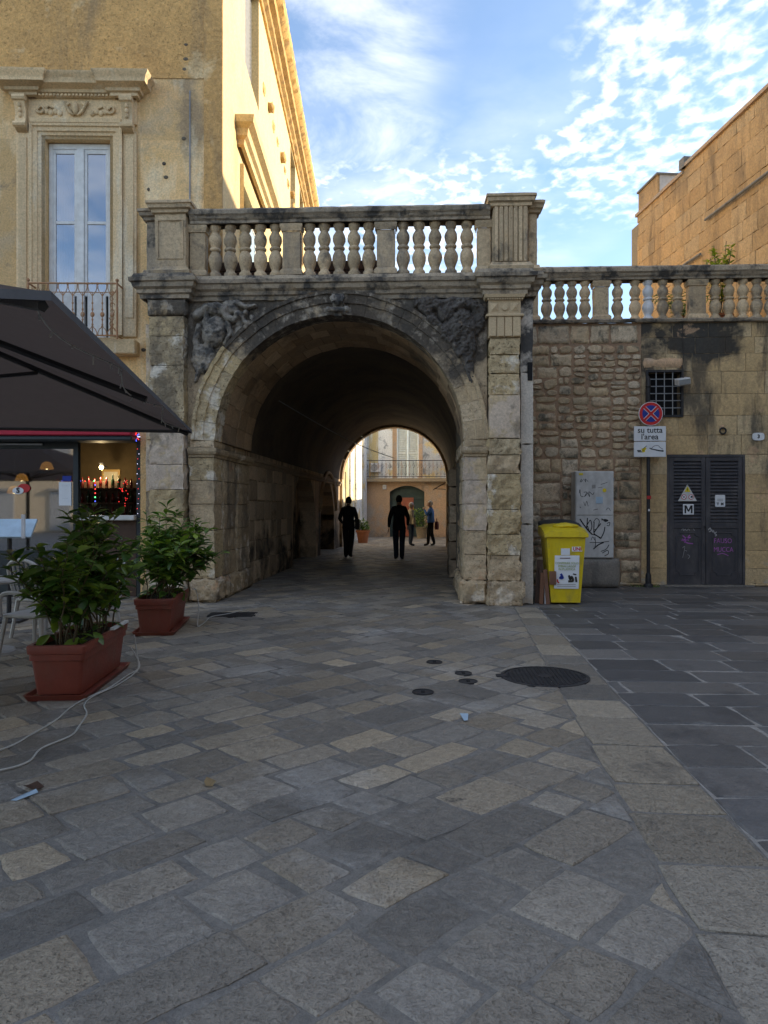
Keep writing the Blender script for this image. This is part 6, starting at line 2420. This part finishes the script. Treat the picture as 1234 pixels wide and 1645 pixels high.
# sign post
sg = thing('sign_post', 'dark sign post with no stopping disc and two white plates in front of the wall', 'road sign', (4.25, 13.18, 0), world=True)
MB().tube([(4.25, 13.18, .0), (4.25, 13.18, 3.66)], .032, 10).build('pole', 'dark_iron', sg, smooth=40)
MB().lathe([(.09, 0), (.085, .04), (.055, .07), (.05, .22), (.036, .26)], 14, 4.25, 13.18, 0).build('foot', 'dark_iron', sg, smooth=40)
MB().lathe([(.036, 0), (.05, .03), (.036, .06), (.045, .12), (.03, .17), (.006, .22)], 12, 4.25, 13.18, 3.62).build('finial', 'dark_iron', sg, smooth=40)


def disc(r, y, mat, parent, cx=4.27, cz=3.14, th_=.004, n=36, name='disc'):
    return MB().lathe([(r, 0), (r, th_)], n).build(name, mat, parent, rot=(R(90), 0, 0), loc=(cx, y, cz))


ds = disc(.215, 13.13, 'sign_white', sg, th_=.02, name='no_stopping_disc')
disc(.205, 13.1085, 'sign_red', ds, 4.27 - 4.27, 0) if False else None
o = MB().lathe([(.205, 0), (.205, .003)], 36).build('red_ring', 'sign_red', sg, rot=(R(90), 0, 0), loc=(4.27, 13.109, 3.14))
o = MB().lathe([(.152, 0), (.152, .003)], 36).build('blue_field', 'sign_blue', sg, rot=(R(90), 0, 0), loc=(4.27, 13.105, 3.14))
for a in (45, -45):
    MB().box(-.158, .158, -.002, .002, -.030, .030).build('white_edge', 'sign_white', sg, rot=(0, R(a), 0), loc=(4.27, 13.0995 if a > 0 else 13.0985, 3.14))
    MB().box(-.16, .16, -.002, .002, -.021, .021).build('red_bar', 'sign_red', sg, rot=(0, R(a), 0), loc=(4.27, 13.0945 if a > 0 else 13.0935, 3.14))
pl1 = MB().cham(3.975, 4.545, 13.12, 13.138, 2.648, 2.915, .006).build('plate', 'sign_white', sg)
pl2 = MB().cham(3.975, 4.545, 13.12, 13.138, 2.36, 2.635, .006).build('plate', 'sign_white', sg)
text('su tutta', .145, 'ink', pl1, (4.26, 13.118, 2.842), depth=.001, bold=.0015, sx=1.0)
text("l'area", .145, 'ink', pl1, (4.255, 13.118, 2.722), depth=.001, bold=.0015, sx=1.0)
for x0, x1, z0, z1 in ((3.975, 4.545, 2.640, 2.647), (3.975, 4.545, 2.905, 2.912)):
    pass
g = MB()
yg2 = 13.1185
scribble(g, [(4.25, 2.52), (4.38, 2.48), (4.50, 2.46)], yg2, .008)
scribble(g, [(4.29, 2.52), (4.33, 2.555), (4.40, 2.565), (4.44, 2.53), (4.49, 2.50)], yg2, .004)
scribble(g, [(4.27, 2.505), (4.36, 2.49), (4.44, 2.475), (4.50, 2.475)], yg2 - .0004, .008)
scribble(g, [(4.03, 2.475), (4.10, 2.475)], yg2, .010)
scribble(g, [(4.04, 2.455), (4.12, 2.452)], yg2, .008)
scribble(g, [(4.13, 2.50), (4.20, 2.56)], yg2, .005)
g.build('tow_symbol', 'ink', pl2, fix=False)
g = MB()
scribble(g, [(4.11, 2.49), (4.16, 2.50), (4.18, 2.53)], yg2 + .0003, .022)
scribble(g, [(4.12, 2.46), (4.17, 2.47)], yg2 + .0003, .020)
g.build('tow_truck', 'sign_yellow', pl2, fix=False)
MB().box(4.215, 4.285, 13.143, 13.147, 1.60, 1.66).build('sticker', 'logo_red', sg)
MB().box(4.235, 4.265, 13.142, 13.147, 1.38, 1.42).build('sticker', 'sign_white', sg)
wd = MB()
for k in range(60):
    a, l = rnd.uniform(0, 6.28), rnd.uniform(.03, .09)
    x, y = 4.22 + rnd.gauss(0, .12), 13.18 + rnd.uniform(-.08, .10)
    wd.add([(x, y, 0), (x + .012, y, 0), (x + l * math.cos(a), y + l * .5 * math.sin(a), l * .8)], [(0, 1, 2)])
wd = wd.build('weeds', 'leaf_green', None, fix=False)
tag(wd, 'small weeds growing at the foot of the sign post', 'weeds', kind='stuff')

# double door
dd = thing('metal_double_door', 'dark grey metal double door with louvred upper halves in the stone wall', 'door', (5.36, 13.42, 0), world=True)
YD = 13.40
fr = MB()
fr.box(4.66, 4.70, YD, YD + .08, .02, 2.42)
fr.box(6.03, 6.07, YD, YD + .08, .02, 2.42)
fr.box(4.70, 6.03, YD, YD + .08, 2.38, 2.42)
fr.build('frame', 'door_paint', dd)
MB().box(4.5, 6.2, YD - .10, YD + .28, -.01, .025).build('threshold', 'concrete', dd)
for li, (x0, x1) in enumerate(((4.705, 5.36), (5.37, 6.025))):
    lf_ = MB()
    lf_.cham(x0, x0 + .085, YD + .01, YD + .05, .03, 2.375, .005)
    lf_.cham(x1 - .075, x1, YD + .005, YD + .05, .03, 2.375, .005)
    lf_.cham(x0 + .085, x1 - .075, YD + .01, YD + .05, 2.30, 2.375, .005)
    lf_.cham(x0 + .085, x1 - .075, YD + .01, YD + .05, 1.06, 1.17, .005)
    lf_.box(x0 + .085, x1 - .075, YD + .025, YD + .05, .03, 1.06)
    lf_.box(x0 + .085, x1 - .075, YD + .055, YD + .06, 1.17, 2.30)
    lf_ = lf_.build('door_leaf', 'door_paint', dd)
    for q in range(18):
        z = 1.18 + q * .0622
        MB().add([(x0 + .085, YD + .015, z), (x1 - .075, YD + .015, z), (x1 - .075, YD + .052, z + .045), (x0 + .085, YD + .052, z + .045), (x0 + .085, YD + .015, z + .012), (x1 - .075, YD + .015, z + .012), (x1 - .075, YD + .052, z + .057), (x0 + .085, YD + .052, z + .057)],
                 [(4, 5, 6, 7), (0, 3, 2, 1), (0, 1, 5, 4), (3, 7, 6, 2)]).build('louvre_slat', 'door_paint', lf_, fix=False)
    a, b = x0 + .13, x1 - .12
    c_ = .07
    pth = [(a + c_, .20), (b - c_, .20), (b - c_, .20 + c_ * .6), (b, .20 + c_), (b, .98 - c_), (b - c_, .98 - c_ * .6), (b - c_, .98), (a + c_, .98), (a + c_, .98 - c_ * .6), (a, .98 - c_), (a, .20 + c_), (a + c_, .20 + c_ * .6), (a + c_, .20)]
    MB().tube([(x, YD + .022, z) for x, z in pth], .010, 5).build('panel_moulding', 'door_paint', lf_)
    g = MB()
    yy = YD + .0215
    if li == 0:
        for st in ([(4.95, .93), (5.06, .84)], [(5.08, .94), (4.98, .80)], [(4.93, .84), (5.10, .90)], [(4.94, .87), (5.02, .80), (5.14, .78)]):
            scribble(g, st, yy, .010)
        g.build('graffiti', 'purple_ink', lf_, fix=False)
        g = MB()
        for st in ([(4.95, .70), (4.99, .73), (4.97, .60), (4.95, .52)], [(4.99, .66), (5.03, .64)], [(5.04, .58), (5.08, .55), (5.05, .50)]):
            scribble(g, st, yy, .004)
        g.build('graffiti', 'pale_ink', lf_, fix=False)
        g = MB()
        for st in ([(4.93, 1.03), (4.96, 1.06), (4.97, 1.02), (5.0, 1.05), (5.02, 1.02), (5.06, 1.05), (5.08, 1.02)], [(5.14, 1.06), (5.17, 1.02)]):
            scribble(g, st, YD + .0245, .006)
        g.build('graffiti', 'pale_ink', lf_, fix=False)
    else:
        text('FAUSO', .125, 'purple_ink', lf_, (5.68, yy, .83), depth=.001, sx=.85)
        text('MUCCA', .125, 'purple_ink', lf_, (5.69, yy, .67), depth=.001, sx=.8)
        scribble(g, [(5.58, .58), (5.68, .60), (5.78, .56)], yy, .006)
        g.build('graffiti', 'purple_ink', lf_, fix=False)
        g = MB()
        for st in ([(5.41, 1.03), (5.44, 1.07), (5.46, 1.02), (5.42, 1.0)], [(5.47, 1.04), (5.49, .99)], [(5.50, 1.03), (5.52, .98), (5.56, 1.0)], [(5.52, .97), (5.56, .94), (5.53, .92)]):
            scribble(g, st, YD + .004 - .0005, .009)
        g.build('graffiti', 'pale_ink', lf_, fix=False)
MB().tube([(5.33, YD, 1.10), (5.33, YD - .03, 1.10), (5.33, YD - .03, 1.05)], .010, 6).build('lock', 'dark_iron', dd)

ys = YD - .004
tr = thing('warning_triangle', 'grey triangular warning sticker with yellow hazard and two red circles on the door', 'sign', (5.04, YD, 1.56), world=True)
MB().prism([(4.86, 1.565), (5.20, 1.565), (5.03, 1.875)], ys, ys + .012).build('plate', 'cabinet_grey', tr)
MB().prism([(4.975, 1.735), (5.085, 1.735), (5.03, 1.84)], ys - .003, ys - .001).build('hazard', 'sign_yellow', tr)
scb = MB()
scribble(scb, [(5.035, 1.81), (5.022, 1.775), (5.036, 1.775), (5.026, 1.745)], ys - .0035, .004)
scb.build('bolt', 'ink', tr, fix=False)
for x in (4.965, 5.095):
    o = MB().lathe([(.048, 0), (.048, .002)], 20).build('ring', 'sign_red', tr, rot=(R(90), 0, 0), loc=(x, ys - .001, 1.64))
    o = MB().lathe([(.038, 0), (.038, .002)], 20).build('field', 'sign_white', tr, rot=(R(90), 0, 0), loc=(x, ys - .0035, 1.64))
    scb = MB()
    if x < 5:
        scribble(scb, [(x - .03, 1.665), (x + .03, 1.615)], ys - .0065, .004)
        scribble(scb, [(x - .02, 1.62), (x + .02, 1.66)], ys - .006, .004)
    else:
        scribble(scb, [(x - .01, 1.63), (x + .015, 1.655), (x + .015, 1.625)], ys - .006, .011)
    scb.build('pictogram', 'ink', tr, fix=False)
mm = thing('letter_plate', 'white square plate with a black M on the louvred door', 'sign', (5.05, YD, 1.3), world=True)
MB().cham(4.95, 5.145, ys, ys + .012, 1.315, 1.51, .008).build('plate', 'sign_white', mm)
MB().prism([(4.975, 1.342), (5.005, 1.342), (5.005, 1.435), (5.035, 1.372), (5.060, 1.372), (5.090, 1.435), (5.090, 1.342), (5.120, 1.342), (5.120, 1.486), (5.085, 1.486), (5.0475, 1.405), (5.010, 1.486), (4.975, 1.486)], ys - .002, ys - .0005).build('letter', 'ink', mm)
tm = thing('letter_plate', 'white plate lettered T M on the right door leaf', 'sign', (5.62, YD, 1.46), world=True)
MB().cham(5.53, 5.71, ys, ys + .012, 1.46, 1.68, .012).build('plate', 'sign_white', tm)
text('T  M', .062, 'ink', tm, (5.62, ys - .0015, 1.51), depth=.001, bold=.004)
for z in (1.565, 1.595):
    MB().box(5.565, 5.675, ys - .0015, ys - .0005, z, z + .010).build('print_line', 'shutter_grey', tm)

nb = thing('house_number_plate', 'small white house number plate beside the dark door', 'sign', (6.30, YW, 2.74), world=True)
p_ = []
for k in range(20):
    a = 2 * math.pi * k / 20
    ex_ = (abs(math.cos(a)) ** 4 + abs(math.sin(a)) ** 4) ** -.25
    p_.append((6.30 + .105 * ex_ * math.cos(a), 2.745 + .07 * ex_ * math.sin(a)))
MB().prism(p_, YW - .03, YW - .005).build('plate', 'sign_white', nb)
text('3', .09, 'ink', nb, (6.30, YW - .032, 2.745), depth=.001, bold=.004)
ir = thing('iron_ring', 'black iron tethering ring on the stone wall above the door', 'ring', (5.65, YW, 2.86), world=True)
MB().tube([(5.65 + .055 * math.cos(a * math.pi / 9), YW - .05, 2.85 + .055 * math.sin(a * math.pi / 9)) for a in range(19)], .016, 6).build('ring', 'dark_iron', ir, smooth=True)
MB().cham(5.61, 5.69, YW - .03, YW + .0, 2.90, 2.96, .01).build('staple', 'plaster_pink', ir)
fl_ = thing('wall_floodlight', 'pale grey floodlight box hanging in front of the barred window', 'lamp', (4.87, YW - .2, 3.74), world=True)
MB().cham(-.11, .11, -.10, .10, -.06, .06, .012).build('housing', 'cabinet_grey', fl_, loc=(4.86, YW - .22, 3.73), rot=(R(14), R(-9), 0))
MB().box(-.10, .10, -.104, -.102, -.045, .045).build('glass', 'grey_metal', fl_, loc=(4.86, YW - .22, 3.73), rot=(R(14), R(-9), 0))
MB().tube([(4.92, YW - .02, 4.05), (4.90, YW - .12, 4.0), (4.88, YW - .20, 3.80)], .012, 6).build('bracket', 'dark_iron', fl_)
MB().tube(smooth_path([(4.93, YW - .03, 4.05), (4.95, YW - .03, 4.3), (4.93, YW - .03, 4.6), (4.94, YW - .03, 4.84)]), .006, 5).build('cable', 'dark_iron', fl_)


# ------------------------------------------------------------------ plants on the terrace
def terrace_plant(label, loc, kind, seed, h):
    r = random.Random(seed)
    t = thing('terrace_plant', label, 'potted plant', loc)
    MB().lathe([(.13, 0), (.19, .30), (.21, .31), (.21, .36), (.17, .36)], 16).build('pot', 'terracotta_pot', t, smooth=40)
    rest = MB()
    cnt = 0
    if kind == 'palm':
        for k in range(13):
            a = k * 2.4
            L = r.uniform(.5, .8)
            pts = [Vector((math.cos(a) * L * f, math.sin(a) * L * f, .36 + h * (.55 * f + .6 * f * (1 - f) * 1.6))) for f in (0, .2, .4, .6, .8, 1)]
            MB().tube(pts, .008, 4, taper=.003).build('frond_stalk', 'leaf_green', t)
            fm = MB()
            for j in range(1, 6):
                for s_ in (-1, 1):
                    for q in (0, .5):
                        p = pts[j - 1].lerp(pts[j], q)
                        d = (pts[j] - pts[j - 1]).normalized()
                        sd_ = d.cross(Vector((0, 0, 1))).normalized() * s_
                        tip = p + sd_ * .20 + d * .12 - Vector((0, 0, .05))
                        fm.add([p, p + d * .03, tip], [(0, 1, 2)])
            fm.build('frond', 'leaf_green', t, fix=False)['kind'] = 'stuff'
    else:
        st = MB()
        for k in range(12):
            a, sp2 = r.uniform(0, 6.28), r.uniform(.05, .32)
            top = Vector((math.cos(a) * sp2, math.sin(a) * sp2, .36 + h * r.uniform(.65, 1)))
            b0 = Vector((r.uniform(-.06, .06), r.uniform(-.06, .06), .34))
            st.tube([b0, b0.lerp(top, .5) + Vector((0, 0, .05)), top], .006, 4)
            for q in range(26):
                p = b0.lerp(top, r.uniform(.25, 1.02))
                mm_ = Matrix.Translation(p) @ Matrix.Rotation(r.uniform(0, 6.28), 4, 'Z') @ Matrix.Rotation(-r.uniform(-.3, 1.0), 4, 'Y') @ Matrix.Scale(r.uniform(.6, 1.0), 4)
                me = LEAVES[3]
                rest.add([mm_ @ v.co for v in me.vertices], [list(f.vertices) for f in me.polygons])
        st.build('stems', 'twig', t)
        rest.build('foliage', 'leaf_bright', t, smooth=True, fix=False)['kind'] = 'stuff'
    return t


terrace_plant('bright yellow-green shrub rising above the right balustrade', (5.95, 14.1, 4.80), 'bush', 3, 1.45)
terrace_plant('palm-like plant behind the post of the right balustrade', (5.25, 14.3, 4.80), 'palm', 5, .75)

# ================================================================== PEOPLE
def person(label, loc, rz, height, pose, mats, hair, bag=None):
    """mats: skin, top, trousers, shoes. Local frame: faces +y, x to its right."""
    t = thing('person', label, 'person', loc, rz)
    s = height / 1.75
    J = {'pelvis': (0, 0, .95), 'waist': (0, -.01, 1.10), 'chest': (0, 0, 1.30), 'neck': (0, 0, 1.47), 'head0': (0, .015, 1.54), 'head1': (0, .03, 1.62)}
    rad = {'pelvis': (.165, .125), 'waist': (.165, .125), 'chest': (.165, .125), 'neck': (.068, .068), 'head0': (.062, .066), 'head1': (.05, .06)}
    for q, sx_ in (('L', -1), ('R', 1)):
        p = pose[q]
        J['sh' + q] = (sx_ * .165, 0, 1.405)
        J['el' + q] = p['el']
        J['wr' + q] = p['wr']
        J['hip' + q] = (sx_ * .095, 0, .90)
        J['kn' + q] = p['kn']
        J['an' + q] = p['an']
        J['to' + q] = (p['an'][0] + sx_ * .03, p['an'][1] + .17, max(.035, p['an'][2] - .05))
        rad['sh' + q] = (.082, .080)
        rad['el' + q] = (.058, .058)
        rad['wr' + q] = (.034, .034)
        rad['hip' + q] = (.105, .105)
        rad['kn' + q] = (.082, .085)
        rad['an' + q] = (.062, .066)
        rad['to' + q] = (.040, .032)
    E = [('pelvis', 'waist'), ('waist', 'chest'), ('chest', 'neck'), ('neck', 'head0'), ('head0', 'head1')]
    for q in 'LR':
        E += [('chest', 'sh' + q), ('sh' + q, 'el' + q), ('el' + q, 'wr' + q), ('pelvis', 'hip' + q), ('hip' + q, 'kn' + q), ('kn' + q, 'an' + q), ('an' + q, 'to' + q)]
    names = list(J)
    me = bpy.data.meshes.new('body_skeleton')
    me.from_pydata([J[n_] for n_ in names], [(names.index(a), names.index(b)) for a, b in E], [])
    ob_ = bpy.data.objects.new('tmp_body', me)
    COL.objects.link(ob_)
    md = ob_.modifiers.new('skin', 'SKIN')
    md.use_smooth_shade = True
    for i, n_ in enumerate(names):
        me.skin_vertices[0].data[i].radius = rad[n_]
        me.skin_vertices[0].data[i].use_root = n_ == 'pelvis'
    sb = ob_.modifiers.new('sub', 'SUBSURF')
    sb.levels = 2
    sb.render_levels = 2
    dg = bpy.context.evaluated_depsgraph_get()
    bm_ = bpy.data.meshes.new_from_object(ob_.evaluated_get(dg))
    bpy.data.objects.remove(ob_)
    mb = MB()
    mb.add([tuple(v.co) for v in bm_.vertices], [list(f.vertices) for f in bm_.polygons])
    # material per face from the nearest bone
    bone_m = {}
    for a, b in E:
        k = 1
        if 'head1' in b or b == 'head0':
            k = 0
        elif a.startswith(('hip', 'kn')) or b.startswith('hip'):
            k = 2
        elif a.startswith('an'):
            k = 3
        elif a == 'pelvis':
            k = 2
        bone_m[(a, b)] = k
    for fi, f in enumerate(mb.f):
        c = sum((Vector(mb.v[i]) for i in f), Vector()) / len(f)
        best, bk = 9, 1
        for (a, b), k in bone_m.items():
            A, B = Vector(J[a]), Vector(J[b])
            tt = max(0, min(1, (c - A).dot(B - A) / (B - A).length_squared))
            d = (c - A - (B - A) * tt).length
            if d < best:
                best = d
                bk = k
        if bk in (1, 2) and abs(c.x) < .2 and .80 < c.z < 1.42:
            bk = 1 if c.z > pose.get('hem', .93) else 2
        mb.mi[fi] = bk
    # head: skull, jaw, nose, ears
    hd = pose.get('head', (0, .035, 1.645))
    hb = MB().ball((0, 0, 0), .084, .104, .124, 16, 12)
    ca_, sa_ = math.cos(pose.get('turn', 0)), math.sin(pose.get('turn', 0))

    def headp(x, y, z):
        if z < -.03:
            x *= 1 + (z + .03) * 2.2
            y = y * (1 + (z + .03) * 1.2) + .012
        return (hd[0] + x * ca_ - y * sa_, hd[1] + x * sa_ + y * ca_, hd[2] + z)
    mb.add([headp(*v) for v in hb.v], hb.f, 0)
    nb_ = MB().ball((0, .100, -.012), .014, .020, .028, 8, 6)
    mb.add([headp(*v) for v in nb_.v], nb_.f, 0)
    for sx_ in (-1, 1):
        eb = MB().ball((sx_ * .080, -.005, -.005), .012, .022, .032, 8, 6)
        mb.add([headp(*v) for v in eb.v], eb.f, 0)
        ey = MB().ball((sx_ * .032, .084, .015), .011, .010, .009, 8, 6)
        mb.add([headp(*v) for v in ey.v], ey.f, 3)
    mo = MB().ball((0, .090, -.060), .024, .008, .006, 8, 4)
    mb.add([headp(*v) for v in mo.v], mo.f, 0)
    # hands: palm and five fingers
    for q, sx_ in (('L', -1), ('R', 1)):
        W_, El = Vector(J['wr' + q]), Vector(J['el' + q])
        d = (W_ - El).normalized()
        side = Vector((0, 1, 0)) - d * d.y
        side = side.normalized() if side.length > .1 else Vector((1, 0, 0))
        nrm = d.cross(side)
        c = W_ + d * .055
        pb = MB().ball((0, 0, 0), 1, 1, 1, 10, 6)
        mb.add([tuple(c + d * v[0] * .055 + side * v[1] * .040 + nrm * v[2] * .018) for v in pb.v], pb.f, 0)
        for k in range(4):
            b0 = W_ + d * .095 + side * (-.028 + .019 * k)
            L = (.060, .072, .076, .064)[k]
            mb.tube([b0, b0 + d * L * .5 + nrm * .012 * sx_, b0 + d * L * .85 + nrm * .035 * sx_], [.009, .0085, .007], 5, 0)
        b0 = W_ + d * .035 + side * .036
        mb.tube([b0, b0 + d * .03 + side * .022, b0 + d * .065 + side * .026], [.011, .010, .008], 5, 0)
    mb.v = [(x * s, y * s, z * s) for x, y, z in mb.v]
    o = mb.build('body', mats, t, smooth=True, fix=False)
    # hair: a cap over the back and top of the skull
    hm = MB().ball((0, -.012, .010), .089, .107, .127, 16, 12)
    keep = []
    for f in hm.f:
        c = sum((Vector(hm.v[i]) for i in f), Vector()) / len(f)
        if c.z > .055 or (c.y < .0 and c.z > -.105):
            keep.append(f)
    hv = [tuple(x * s for x in headp(v[0] + .006 * fbm(v, 30, 1), v[1] + .006 * fbm(v, 30, 2), v[2] + .010 * fbm(v, 25, 3) if v[2] > -.03 else v[2])) for v in hm.v]
    MB().add(hv, keep).build('hair', hair, t, smooth=True, fix=False)
    # jacket or shirt hem: a loose skirt of cloth round the hips
    hz = pose.get('hem', .93)
    hm = MB()
    vs, fs = [], []
    n_ = 18
    for zz_, rx, ry in ((hz + .25, .158, .124), (hz + .12, .172, .134), (hz + .03, .182, .142), (hz, .184, .144), (hz + .01, .170, .128)):
        for k in range(n_):
            a = 2 * math.pi * k / n_
            w_ = 1 + .03 * math.sin(5 * a + zz_ * 9)
            vs.append((rx * w_ * math.cos(a) * s, (ry * w_ * math.sin(a) - .005) * s, zz_ * s))
    for i in range(4):
        for k in range(n_):
            fs.append([i * n_ + k, i * n_ + (k + 1) % n_, (i + 1) * n_ + (k + 1) % n_, (i + 1) * n_ + k])
    hm.add(vs, fs).build('shirt_hem', mats[1], t, smooth=True)
    # collar
    MB().lathe([(.075 * s, 0), (.068 * s, .035 * s), (.060 * s, .05 * s)], 12, 0, 0, 1.455 * s).build('collar', mats[1], t, smooth=True)
    return t


walkA = {'L': dict(el=(-.25, -.05, 1.13), wr=(-.19, .14, 1.00), kn=(-.09, .10, .50), an=(-.085, .08, .085)),
         'R': dict(el=(.25, -.03, 1.13), wr=(.16, .17, 1.06), kn=(.085, .0, .49), an=(.075, -.22, .12)), 'hem': .86, 'head': (0, .05, 1.635)}
walkB = {'L': dict(el=(-.26, -.10, 1.14), wr=(-.28, -.06, .89), kn=(-.085, .0, .50), an=(-.08, -.20, .11)),
         'R': dict(el=(.25, .03, 1.14), wr=(.24, .16, .94), kn=(.09, .13, .50), an=(.085, .16, .075)), 'hem': .84}
stand = {'L': dict(el=(-.25, -.02, 1.14), wr=(-.20, .14, 1.05), kn=(-.10, .03, .50), an=(-.10, .0, .075)),
         'R': dict(el=(.25, -.02, 1.14), wr=(.24, .06, .90), kn=(.10, .02, .50), an=(.11, -.05, .075)), 'hem': .90}
eat = {'L': dict(el=(-.24, .10, 1.20), wr=(-.10, .22, 1.42), kn=(-.11, .06, .50), an=(-.12, .08, .075)),
       'R': dict(el=(.25, -.02, 1.14), wr=(.20, .14, 1.0), kn=(.11, .0, .50), an=(.13, -.12, .075)), 'hem': .92, 'turn': .2}
p1 = person('person in dark clothes with shoulder bag walking away at the left in the tunnel', (-1.86, 20.28, 0), R(-4), 1.74, walkA, ['skin', 'cloth_black', 'cloth_black', 'shoe'], 'hair_dark')
p2 = person('person in a black jacket and trousers walking away mid tunnel', (-.41, 19.62, 0), R(3), 1.76, walkB, ['skin', 'cloth_black', 'cloth_navy', 'shoe'], 'hair_dark')
p3 = person('white-haired person in a cream top with shoulder bag, facing right beyond the tunnel', (-.12, 26.95, 0), R(-70), 1.62, stand, ['skin', 'cloth_cream', 'cloth_jeans', 'shoe'], 'hair_white')
p4 = person('white-haired person in a blue shirt and black trousers eating, facing left', (.63, 26.95, 0), R(75), 1.68, eat, ['skin', 'cloth_blue', 'cloth_black', 'shoe'], 'hair_white')


def carried_bag(label, loc, rz, w_, h_, d_, mat, strap):
    t = thing('shoulder_bag', label, 'bag', loc, rz)
    mb = MB()
    rect_loft(mb, [(w_ * .46, d_ * .4, 0), (w_ * .5, d_ * .5, h_ * .25), (w_ * .48, d_ * .5, h_ * .7), (w_ * .42, d_ * .3, h_)], .03)
    mb.build('pouch', mat, t, smooth=40)
    MB().tube(smooth_path(strap, 4), .010, 5).build('strap', mat, t)
    return t


carried_bag('black bag hanging at the right hip of the left walker', (-1.60, 20.22, .82), R(-4), .12, .30, .26, 'leather', [(-.02, .0, .28), (-.08, .10, .50), (-.30, .10, .68), (-.38, -.02, .64)])
carried_bag('beige shoulder bag on the back of the person in cream', (-.02, 26.72, .82), R(-70), .24, .26, .10, 'cloth_cream', [(-.05, 0, .25), (-.10, .05, .45), (-.06, .12, .58)])
carried_bag('dark red bag held at the side of the person in blue', (.85, 26.85, .62), R(75), .26, .30, .12, 'cloth_maroon', [(-.08, 0, .28), (0, .0, .42), (.08, 0, .28)])

# pots in the courtyard
tp = thing('terracotta_tub', 'orange terracotta tub with a green bush just beyond the tunnel', 'potted plant', (-2.09, 29.2, 0))
MB().lathe([(.19, 0), (.26, .42), (.30, .43), (.30, .52), (.26, .52)], 20).build('pot', 'terracotta_pot', tp, smooth=40)


def bush(parent, h, w_, n_, seed, z0):
    r = random.Random(seed)
    rest = MB()
    st = MB()
    for k in range(9):
        st.tube([(0, 0, z0 - .05), (r.uniform(-w_, w_) * .7, r.uniform(-w_, w_) * .7, z0 + h * r.uniform(.5, .9))], .008, 4)
    for k in range(n_):
        a, q = r.uniform(0, 6.28), math.sqrt(r.random()) * w_
        p = Vector((q * math.cos(a), q * math.sin(a), z0 + h * r.random() * (1 - .4 * (q / w_) ** 2)))
        mm_ = Matrix.Translation(p) @ Matrix.Rotation(r.uniform(0, 6.28), 4, 'Z') @ Matrix.Rotation(-r.uniform(-.3, 1.2), 4, 'Y') @ Matrix.Scale(r.uniform(.6, .95), 4)
        me = LEAVES[k % 4]
        rest.add([mm_ @ v.co for v in me.vertices], [list(f.vertices) for f in me.polygons])
    st.build('stems', 'twig', parent)
    rest.build('foliage', 'leaf_green', parent, smooth=True, fix=False)['kind'] = 'stuff'


bush(tp, .45, .26, 260, 3, .5)
gp = thing('courtyard_planter', 'tall green leafy plant in a pale pot beside the arched door', 'potted plant', (.35, 33.4, 0))
MB().lathe([(.2, 0), (.28, .5), (.30, .52), (.26, .54)], 18).build('pot', 'tan_stone', gp, smooth=40)
bush(gp, 1.0, .5, 420, 8, .5)
